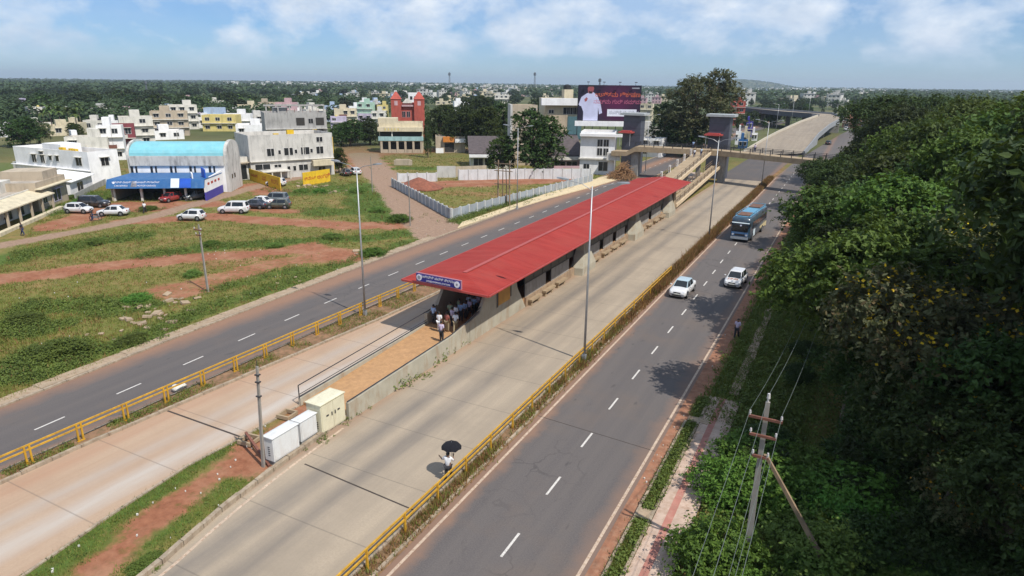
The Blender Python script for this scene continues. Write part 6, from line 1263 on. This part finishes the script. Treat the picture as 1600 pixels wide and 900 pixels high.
def palm():
    o = empty('palm_tree', '', 'palm tree', (0, 0, 0)); rn = random.Random(5); t_ = MB(); t_.cyl((0, 0, -.3), (.15, .1, 4), .2, .15, 7, False); t_.cyl((.15, .1, 4), (.1, .25, 8), .15, .12, 7, False); t_.build('trunk', M_BARK, o)
    c = MB()
    for k in range(20):
        a = rn.uniform(0, 2*PI); el = rn.uniform(-.3, 1.2); d = Vector((math.cos(a), math.sin(a), 0)); p = Vector((.1, .25, 8)); v = d*math.cos(el)+Vector((0, 0, math.sin(el)))
        for s_ in range(7):
            q = p+v*.42; w_ = .55*(1-abs(s_-2.5)/5); side = v.cross(Vector((0, 0, 1))).normalized()*w_
            c.add([p, p+side+Vector((0, 0, -.25*w_)), q+side*.9+Vector((0, 0, -.25*w_)), q], [(0, 1, 2, 3)]); c.add([p, p-side+Vector((0, 0, -.25*w_)), q-side*.9+Vector((0, 0, -.25*w_)), q], [(3, 2, 1, 0)]); p = q; v = (v+Vector((0, 0, -.20))).normalized()
    c.build('crown', F_PALM, o); PROTO['p'] = [o, False]
palm(); PROTO['n2'] = PROTO['m']
RT_ = random.Random(99)
def plant(key, loc, h, label, group=None, wide=1.0, rz=None, ref=10.0):
    o, used = PROTO[key]; s_ = h/ref; sc = (s_*wide, s_*wide, s_); rz = RT_.uniform(0, 6.28) if rz is None else rz
    if not used:
        PROTO[key][1] = True; o.location = loc; o.rotation_euler.z = rz; o.scale = sc; o['label'] = label; r = o
    else: r = copy_tree(o, loc, rz, label, sc)
    if group: r['group'] = group
    elif 'group' in r: del r['group']
    return r
WOOD = 'trees of the dense roadside wood'
WL = 'leafy tree deep in the dense wood right of the main road'
for key, x, y, h, lab in [
    ('c', 1.9, 40.5, 12.8, 'light green tree nearest the camera at the wood front, above the power pole'), ('b', 2.4, 49, 12.0, 'dark tree at the wood front whose shadow reaches the lane behind the walker'), ('a', 1.6, 57.5, 13.0, 'mid green tree at the wood front, its shadow touching the white sedan'), ('b', 3.0, 66, 12.6, 'dark tree at the wood front level with the lettered white car'), ('a', 3.2, 77, 12.4, 'mid green tree at the wood front between the lettered car and the bus'), ('b', 1.8, 86, 12.6, 'dark tree at the wood front beside the blue bus'), ('c', 2.8, 98, 11.5, 'light green tree at the wood front beyond the bus'), ('b', -3.2, 117, 9.2, 'dark tree reaching over the road at the right end of the footbridge'), ('b', -1.2, 128, 8.6, 'dark tree behind the end of the footbridge'),
    ('y', 4.9, 34.5, 12.4, 'tree dotted with yellow blossom, nearest of the two'), ('y', 7.4, 45, 13.0, 'second yellow blossoming tree, deeper in the wood'), ('b', 6.2, 31.5, 8.6, 'low dark tree with yellow specks behind the bright shrubs'), ('y', 7.6, 28.5, 7.8, 'small yellow flecked tree at the lower right edge'), ('b', 7.2, 21.5, 5.2, WL), ('n2', 9.4, 24, 7, WL), ('b', 18.5, 23, 20, WL), ('b', 8.4, 34, 12, WL), ('b', 3.4, 38, 7.6, WL), ('b', 8.6, 27, 9.5, WL), ('b', 3.6, 45, 11, WL), ('c', 5.2, 53, 13.8, WL), ('b', 3.2, 60, 12.2, WL), ('a', 6, 66, 15.0, WL), ('c', 9.6, 60, 16.5, WL), ('b', 5, 77, 14.4, WL), ('a', 10.5, 79, 17.4, WL), ('c', 6.6, 91, 15.8, WL), ('a', 13.2, 93, 18.4, WL), ('b', 5, 107, 14.8, WL), ('c', 12.5, 109, 18.4, WL), ('b', 9.5, 130, 18.2, WL), ('a', 17.5, 127, 18.6, WL), ('b', 8.6, 70, 17, WL), ('b', 13.5, 76, 18.6, WL),
    ('r', 8.6, 155, 19.6, 'broad umbrella crowned tree at the far left top of the wood'), ('r', 18, 160, 19.2, 'umbrella crowned tree behind the first one on the wood skyline'), ('b', 27, 152, 19.4, WL), ('a', 14.6, 67, 19.0, WL), ('k', 12.3, 61, 20.2, 'slim spire like tree poking above the wood skyline'), ('c', 17.0, 84, 19.3, WL), ('a', 22, 107, 19.6, WL), ('b', 28, 130, 19.3, WL), ('b', 1.2, 142, 10, WL), ('a', 3.5, 170, 13, WL), ('b', 6, 200, 14, WL), ('a', 9, 235, 14, WL), ('b', 14, 270, 15, WL),
    ('b', 16.5, 41, 21, WL), ('b', 19.0, 50, 21, WL), ('b', 15.8, 33, 20, WL), ('a', 22, 60, 20, WL), ('b', 14.5, 36, 21, WL), ('b', 19.5, 29, 21, WL), ('b', 11.5, 36.5, 13, WL)]:
    plant(key, (x, y, -.1), h, lab, WOOD, RT_.uniform(.9, 1.12))
SH = 'shrubs and undergrowth beneath the wood'
SLAB = {'s': 'bright green shrub in the undergrowth below the power pole', 't': 'mid green bush at the edge of the undergrowth', 'u': 'dark bush in the shade of the wood'}
rs = random.Random(21)
for k in range(64):
    y = rs.uniform(16, 33) if k < 46 else rs.uniform(34, 105); x = rs.uniform(-3.0, 5.5) if k < 46 else rs.uniform(-2.4, .8)
    if y < 24 and x < -2.6: x = -2.4
    if abs(x-tp.x) < .7 and abs(y-tp.y) < .9: continue
    key = rs.choice('sstu' if y < 34 else 'tuu'); plant(key, (x, y, -.1), rs.uniform(1.4, 2.8) if k < 44 else rs.uniform(.9, 2.0), SLAB[key], SH, rs.uniform(.9, 1.4), ref=2.0)
for k in range(14): x, y = rs.uniform(3, 8.5), rs.uniform(27, 40); plant('u', (x, y, -.1), rs.uniform(1.8, 3.0), SLAB['u'], SH, 1.2, ref=2.0)
for k, (px, py, h) in enumerate([(92, 552, 1.5), (215, 470, 1.0), (40, 505, 1.2), (205, 535, .9), (585, 398, 1.2), (470, 300, 1.0), (560, 300, 1.3), (625, 345, 1.4), (590, 330, 1.1), (232, 328, 1.1), (130, 318, 1.3), (110, 310, 1.0), (226, 884, .55), (500, 300, 1.0), (300, 430, .8), (430, 385, .8), (330, 383, .9), (520, 372, 1.0), (150, 380, 1.0)]):
    c = at(px, py); plant('tst'[k % 3], (c.x, c.y, -.15), h*.85, 'low green bush scattered in the grassy field', 'bushes of the grassy field', 1.9, ref=2.0)
# named trees of the middle distance
def tree_px(key, px, yb, ytop, wpx, lab, group=None):
    key = {'a': 'n', 'b': 'm'}.get(key, key); c = at(px, yb); H = height_at(px, yb, ytop); dpt = (c-Vector((0, 0, CAM_H))).dot(FW); wide = (wpx/FPX*dpt)/(.76*H)
    plant(key, (c.x, c.y, -.1), H*1.03, lab, group, max(.5, min(2.2, wide)))
for a in [('b', 838, 272, 170, 88, 'large dense dark tree behind the walled plot'), ('a', 786, 270, 208, 46, 'smaller leafy tree left of the dense dark tree'), ('g', 1091, 244, 106, 118, 'big loose crowned tree rising above the footbridge towers'), ('b', 1042, 240, 160, 58, 'dark round tree between the billboard and the big loose tree'), ('b', 1078, 244, 186, 70, 'low dark bush like tree under the big loose tree'), ('k', 669, 246, 164, 24, 'dark columnar tree right of the colonnaded house'), ('b', 687, 232, 168, 46, 'dark tree in the row behind the orange shop'), ('b', 722, 236, 168, 56, 'second dark tree in the row behind the orange shop'), ('a', 760, 240, 162, 60, 'broad dark tree in the row left of the tan block'), ('b', 790, 236, 160, 46, 'dark tree touching the tan block'), ('a', 700, 212, 160, 60, 'tree rising behind the row near the red hall'), ('b', 745, 205, 150, 64, 'tall dark tree at the back of the row'),
          ('b', 548, 228, 186, 46, 'dark tree left of the colonnaded house, beside the dirt lane'), ('b', 578, 226, 184, 46, 'dark tree touching the colonnaded house'), ('a', 535, 222, 190, 34, 'leafy tree next to the unfinished building'), ('k', 606, 205, 172, 12, 'small cone shaped tree before the red hall'), ('a', 530, 270, 228, 30, 'small tree at the right corner of the grey building'), ('b', 38, 228, 182, 62, 'dark rounded tree with an orange tinge at the far left'), ('g', 62, 226, 188, 40, 'brownish tree beside the dark rounded one at the far left'), ('a', 118, 216, 190, 26, 'green tree between the cream house and the off white house'), ('b', 254, 196, 180, 20, 'small dark tree beside the bare tan house'), ('b', 300, 178, 150, 40, 'dark tree behind the tall tan house')]:
    tree_px(*a)
for k, (px, yb, yt) in enumerate([(70, 205, 168), (84, 210, 160), (97, 206, 164), (110, 204, 166), (122, 212, 168), (128, 200, 158), (310, 180, 150), (330, 182, 152), (378, 176, 146), (392, 174, 148), (445, 172, 146), (470, 170, 148), (500, 176, 152), (212, 186, 162), (238, 184, 160)]):
    c = at(px, yb); plant('p', (c.x, c.y, -.1), height_at(px, yb, yt)*1.0, 'coconut palm standing among the village roofs', 'coconut palms in the village')
rs = random.Random(31)
n_far = 0; FG = 'trees of the wooded plain beyond the town'
def far_tree(px, py, h):
    c = at(px, py); key = rs.choice('ffh'); plant(key, (c.x, c.y, -.2), h, 'dark green tree of the wooded plain beyond the houses', FG, rs.uniform(.9, 1.5))
for k in range(285):
    r = rs.random()
    if r < .52: px, py = rs.uniform(-10, 560), 150+36*rs.random()**1.6
    elif r < .72: px, py = rs.uniform(560, 900), rs.uniform(150, 190)
    elif r < .90: px, py = rs.uniform(1130, 1345), rs.uniform(158, 178)
    else: px, py = rs.uniform(1120, 1262), rs.uniform(172, 200)
    if 600 < px < 668 and py > 165: continue
    far_tree(px, py, rs.uniform(7, 13) if px < 1100 else rs.uniform(6, 10))
for k in range(11): c = at(1176+k*14+rs.uniform(-4, 4), 205-2.2*k+rs.uniform(-3, 8)); plant('h', (c.x-6, c.y, -.1), rs.uniform(5, 9), 'young slender tree in the row left of the flyover', 'young trees left of the flyover', .6)
# far woodland, one mass
wd = MB(); rw = random.Random(41)
def clump(x, y, h, n_, s_):
    z0 = hill(x, y)-.3 if math.hypot(x, y) > 900 else -.2
    for _ in range(n_):
        d = rdir(rw); d.z = abs(d.z); p = Vector((x, y, z0+h*.35))+Vector((d.x*h*.65, d.y*h*.65, d.z*h*.62)); leaf(wd, p, (d+Vector((0, 0, .3))+rdir(rw)*.4).normalized(), s_, s_*.8, rw)
for k in range(15500):
    # denser on the left, thinning where the town spreads
    px = rw.uniform(-40, 1640); dmin, dmax = (330 if px < 540 else 560), 9000
    dist = dmin*(dmax/dmin)**(rw.random()**1.05); d = at(px, 400); a = math.atan2(d.x, d.y)
    if px > 620 and rw.random() < .2: continue
    x, y = dist*math.sin(a), dist*math.cos(a); nzv = nz2(x, y, .0023, 2.0)
    if nzv < (-.34 if dist > 3200 or dist < 480 else -.17): continue
    sc = 1+dist/3500
    if dist < 900: clump(x, y, rw.uniform(6, 10), 40, rw.uniform(1.3, 1.9))
    else: clump(x, y, rw.uniform(6, 12)*min(1.5, sc), 12, rw.uniform(3.0, 4.6)*sc)
tag(wd.build('distant_woodland', F_FAR), 'dark wooded plain reaching to the horizon', 'woodland', kind='stuff')
hb = MB(); hc_ = at_y(1138, 131, 5200); gridn = 22; hv_ = []
for j in range(gridn+1):
    for i in range(gridn+1):
        u, v = i/gridn*2-1, j/gridn*2-1; q = max(0, 1-u*u-v*v*.9); hv_.append((hc_.x+u*520+60, hc_.y+v*500, -3+62*q**1.6*(1+.16*MN.noise(Vector((u*3, v*3, 2))))))
hb.add(hv_, [(j*(gridn+1)+i, j*(gridn+1)+i+1, (j+1)*(gridn+1)+i+1, (j+1)*(gridn+1)+i) for j in range(gridn) for i in range(gridn)])
struct(hb.build('hill', GROUND, smooth=True))
hw = MB(); wd = hw
for k in range(900):
    u, v = rw.uniform(-.9, .9), rw.uniform(-.95, .3); q = max(0, 1-u*u-v*v*.9); x, y, z = hc_.x+u*520+60, hc_.y+v*500, -3+62*q**1.6
    for _ in range(5): d = rdir(rw); d.z = abs(d.z); leaf(hw, Vector((x, y, z+3))+d*6, (d+Vector((0, -.3, .4))).normalized(), 9, 7, rw)
tag(hw.build('hillside_woodland', F_FAR), 'dark woodland covering the low hill on the skyline', 'woodland', kind='stuff')
# far town
FHM = [wallm('far_white', (.72, .70, .66), .2), W_OFF, W_CREAM, W_PINK, W_GREY, W_BLUE]; fp = []
for k in range(6):
    rn = random.Random(60+k); b = MB(); w_, d_, h = rn.uniform(8, 13), rn.uniform(7, 11), rn.choice([4, 6.5, 7, 9.5]); b.box(-w_/2, w_/2, 0, d_, -.5, h); b.box(-w_*.1, w_*.2, 1.2, 4, h, h+2.3); b.box(-w_/2-.3, w_/2+.3, -.5, -.01, h-.4, h-.15); b.cur = 1
    for f in range(max(1, int(h/3.1))):
        for q in range(3): b.box(-w_/2+w_*(q+.25)/3, -w_/2+w_*(q+.65)/3, -.03, -.004, f*3.1+1.0, f*3.1+2.3)
    b.box(-w_/2+.2, w_/2-.2, .2, d_-.2, h+.004, h+.03); fp.append(b.mesh('house', [FHM[k], M_HALL]))
rf_ = random.Random(71); cnt = 0
def far_house(px, py, s_=1.0):
    c = at(px, py); o = bpy.data.objects.new('far_house', rf_.choice(fp)); COL.objects.link(o); z = hill(c.x, c.y)-.2 if math.hypot(c.x, c.y) > 900 else 0; o.location = (c.x, c.y, z); o.rotation_euler.z = math.atan2(c.y, c.x)-PI/2+rf_.uniform(-.5, .5); o.scale = (s_,)*3
    tag(o, 'pale flat roofed house in the far town below the skyline', 'house', 'houses of the far town')
for k in range(225):
    r = rf_.random()
    if r < .42: far_house(rf_.triangular(640, 905, 800), 141+15*rf_.random()**1.5, rf_.uniform(.8, 1.5))
    elif r < .80: far_house(rf_.uniform(1150, 1345), 144+22*rf_.random()**1.4, rf_.uniform(.8, 1.5))
    elif r < .88: far_house(rf_.uniform(1000, 1045), rf_.uniform(142, 165))
    else: far_house(rf_.uniform(470, 640), rf_.uniform(142, 162), rf_.uniform(.7, 1.1))
tb = MB()
for k in range(1000):
    px = rf_.choice([rf_.triangular(620, 1045, 820), rf_.uniform(1130, 1350), rf_.uniform(1130, 1640), rf_.uniform(380, 700)]); dist = rf_.uniform(1900, 6500); d = at(px, 400); a = math.atan2(d.x, d.y); x, y = dist*math.sin(a), dist*math.cos(a); z = hill(x, y)
    w_ = rf_.uniform(8, 24); tb.obox(x, y, z-1, z+rf_.uniform(5, 15), w_, w_*.7, rf_.uniform(0, 3))
tag(tb.build('distant_houses', FHM[0]), 'scatter of tiny pale houses towards the skyline', 'houses', kind='stuff')
def mast(label, px, pyb, pyt, dist):
    d = at(px, 400); a = math.atan2(d.x, d.y); x, y = dist*math.sin(a), dist*math.cos(a); b = proj((x, y, 0)); lo, hi = 0, 200
    for _ in range(40):
        m_ = (lo+hi)/2
        if proj((x, y, m_))[1] > pyt: lo = m_
        else: hi = m_
    H = lo; o = empty('lattice_mast', label, 'mast', (x, y, -1)); lg = MB(); w0, w1 = H*.055, H*.012; n_ = 9
    def cn(k): w_ = w0+(w1-w0)*k/n_; return [Vector((sx*w_, sy*w_, H*k/n_)) for sx, sy in ((-1, -1), (1, -1), (1, 1), (-1, 1))]
    for q in range(4): lg.beam(cn(0)[q], cn(n_)[q], .28, .28)
    lg.build('leg', M_MAST, o); br = MB()
    for k in range(n_):
        A_, B_ = cn(k), cn(k+1)
        for q in range(4): br.beam(A_[q], B_[(q+1) % 4], .2, .2); br.beam(A_[q], A_[(q+1) % 4], .2, .2)
    br.build('bracing', M_MAST, o); an = MB()
    for q in range(4): a_ = cn(n_-1)[q]; an.box(a_.x*2-.5, a_.x*2+.5, a_.y*2-.5, a_.y*2+.5, H*.84, H*.97)
    an.build('antenna', M_MAST, o)
M_MAST = paint('mast_grey', (.13, .14, .16), .7)
mast('tall lattice mast on the skyline left of the two', 707, 140, 112, 1500); mast('tall lattice mast on the skyline near the cream block', 830, 140, 112, 1500); mast('pale phone mast among the trees on the left', 268, 150, 125, 900)
mast('thin lattice mast on the skyline behind the billboard', 924, 150, 121, 900)
# grass and weeds
gr = MB(); gd = MB(); wg = MB(); rg_ = random.Random(51)
def tuft(mb, x, y, z, h, n_, w_):
    w_ *= .8; h *= .8
    for _ in range(n_):
        a = rg_.uniform(0, 2*PI); b = Vector((x+rg_.gauss(0, .14), y+rg_.gauss(0, .14), z)); u = Vector((math.cos(a), math.sin(a), 0)); t_ = b+Vector((rg_.gauss(0, .3)*h, rg_.gauss(0, .3)*h, h*rg_.uniform(.6, 1.1))); mb.add([b-u*w_, b+u*w_, t_], [(0, 1, 2)])
def weed(mb, x, y, z, h, n_):
    for _ in range(n_): d = rdir(rg_); d.z = abs(d.z); leaf(mb, Vector((x+d.x*h*.6, y+d.y*h*.6, z+h*rg_.uniform(.15, 1)*(.35+.65*d.z))), (d+Vector((0, 0, .6))).normalized(), min(.20, .05+h*.2)*rg_.uniform(.7, 1.4), min(.12, .03+h*.12), rg_)
k = 0
while k < 52000:
    y = 10+150*rg_.random()**1.35; x = rg_.uniform(-2.3*y*.62-30, lerp_tab(T_LK, y)-.15)
    if x < -190: continue
    k += 1; s, g, l = cover(x, y)
    if g > .3 and rg_.random() < .97: continue
    if max(s, g) > .55 and l < .5: 
        if rg_.random() < .985: continue
    zz = -.1
    if l > .42 and rg_.random() < .7: weed(wg, x, y, zz, rg_.uniform(.25, .8)*(.5+l*.6), 13)
    else: tuft(gr if rg_.random() < .8 else gd, x, y, zz, rg_.uniform(.16, .42)*(1+l), 4, .035+y*.00035)
for k in range(5200):       # wedge median
    y = rg_.uniform(6, 24); xa, xb = lerp_tab(T_BR, y)+.15, lerp_tab(T_ML, y)-.25; x = rg_.uniform(xa, xb); s, g, l = cover(x, y)
    if s > .4: continue
    if rg_.random() < .08: weed(wg, x, y, -.03, rg_.uniform(.1, .3), 5)
    else: tuft(gr, x, y, -.03, rg_.uniform(.1, .28), 4, .018)
for k in range(3600):
    y = rg_.uniform(8, 62); x = rg_.uniform(lerp_tab(T_LM, y)+.3, lerp_tab(T_BL, y)-.3)
    if MN.noise(Vector((y*.35, 3, 1))) < -.1: continue
    tuft(gr if rg_.random() < .75 else gd, x, y, .08, rg_.uniform(.12, .38), 4, .022)
    if rg_.random() < .12: weed(wg, x, y, .08, rg_.uniform(.2, .45), 8)
for k in range(21000):
    y = 10+145*rg_.random()**.85; x = rg_.uniform(-15.7, -15.05); dens = .35+.8*MN.noise(Vector((y*.25, 9, 1)))+.35*(y > 45)+.5*(y > 62)
    if rg_.random() > dens: continue
    tuft(gd if rg_.random() < (.55 if y < 50 else .93) else gr, x, y, .05, rg_.uniform(.2, .55)*(2.1 if y > 60 else 1), 4, .022+y*.0004)
for k in range(5200):
    y = rg_.uniform(14, 40); x = rg_.uniform(-6.55, -6.0)
    if 25.9 < y < 26.9 or 36.3 < y < 37.2: continue
    tuft(gr, x, y, .0, rg_.uniform(.12, .4), 4, .02)
    if rg_.random() < .2: weed(wg, x, y, 0, rg_.uniform(.2, .5), 8)
for k in range(14000):
    y = rg_.uniform(37, 115); x = rg_.uniform(-6.5, 0)
    if x < -6.0 and rg_.random() < .6: continue
    tuft(gr, x, y, -.05, rg_.uniform(.2, .6), 4, .03+y*.0003)
    if rg_.random() < .3: weed(wg, x, y, -.05, rg_.uniform(.3, .8), 9)
for k in range(5000): weed(wg, rg_.uniform(-4.1, 9), rg_.uniform(14, 48), -.05, rg_.uniform(.3, 1.0), 9)
for (px, py, h) in [(575, 625, .35), (603, 612, .4), (628, 603, .7), (650, 595, .35), (540, 655, .35), (556, 645, .3), (682, 566, .75), (690, 560, .6), (705, 552, .6), (715, 545, .5), (560, 640, .3), (588, 620, .4), (500, 690, .2), (515, 682, .2), (662, 590, .3)]:
    c = at(px, py); 
    for _ in range(9): weed(wg, c.x+rg_.gauss(0, .25)-.1, c.y+rg_.gauss(0, .5), 0, h*rg_.uniform(.6, 1.3), 12)
for k in range(1500):       # plot edge along the cream sidewalk and lane
    q = rg_.random(); a_, b_ = (at(712, 349), at(935, 279)); p = a_.lerp(b_, q); weed(wg, p.x-1.1+rg_.gauss(0, .45), p.y, 0, rg_.uniform(.3, .9), 8)
tag(gr.build('grass', F_GRASS), 'rough green grass over the field and medians', 'grass', kind='stuff'); tag(gd.build('dry_grass', F_DRYG), 'straw coloured grass along the fences and field', 'grass', kind='stuff'); tag(wg.build('weeds', F_WEED), 'low leafy weeds in patches by the kerbs and in the field', 'weeds', kind='stuff')
# rubble and litter
rbm = MB(); rr = random.Random(61)
for (px, py, n_, sp, s_) in [(262, 495, 7, 1.2, .34), (285, 470, 8, 1.5, .3), (215, 507, 7, 1.0, .3), (170, 525, 5, 1.2, .3), (240, 480, 8, 1.6, .25), (560, 393, 6, 1.5, .3), (500, 292, 12, 3, .3), (520, 300, 8, 2.5, .25), (470, 440, 5, 2, .2)]:
    c = at(px, py)
    for _ in range(n_):
        x, y = c.x+rr.gauss(0, sp), c.y+rr.gauss(0, sp*.6); q = s_*rr.uniform(.4, 1.5); b = MB().box(-q, q, -q*.7, q*.7, -q*.2, q*.35); M_ = Euler((rr.uniform(-.3, .3), rr.uniform(-.3, .3), rr.uniform(0, 3))).to_matrix(); b.v = [tuple(M_ @ Vector(v)+Vector((x, y, 0))) for v in b.v]; rbm.add(b.v, b.f)
tag(rbm.build('rubble', paint('pale_rubble', (.36, .27, .18), .9, .2, 2)), 'pale broken stones lying in the grass by the road', 'rubble', kind='stuff')
lt = MB()
for k in range(150):
    if k < 24: y = rr.uniform(11, 24); x = rr.uniform(lerp_tab(T_BR, y)+.2, lerp_tab(T_ML, y)-.3)
    elif k < 110: y = rr.uniform(15, 80); x = rr.uniform(-70, -47)
    else: y = rr.uniform(15, 60); x = rr.choice([rr.uniform(-36.6, -35.8), rr.uniform(-15.6, -15.0), rr.uniform(-7.2, -6.8)])
    q = rr.uniform(.015, .045); lt.obox(x, y, .0, .05+q, q*2, q*1.3, rr.uniform(0, 3))
tag(lt.build('litter', M_BAG), 'scraps of white litter on the verges', 'litter', kind='stuff')
# air
if HAZE > 0:
    hz = MB().box(-15500, 14500, -4500, 15500, -16, 130).build('haze', None); hz.data.materials.clear(); hm = bpy.data.materials.new('haze_air'); hm.use_nodes = True; nt = hm.node_tree; nt.nodes.clear()
    pv = nt.nodes.new('ShaderNodeVolumePrincipled'); pv.inputs['Color'].default_value = (*HAZE_COL, 1); pv.inputs['Density'].default_value = HAZE; pv.inputs['Anisotropy'].default_value = 0.2
    ou = nt.nodes.new('ShaderNodeOutputMaterial'); nt.links.new(pv.outputs[0], ou.inputs['Volume']); hz.data.materials.append(hm); tag(hz, 'pale blue haze in the air over the plain', 'haze', kind='stuff')
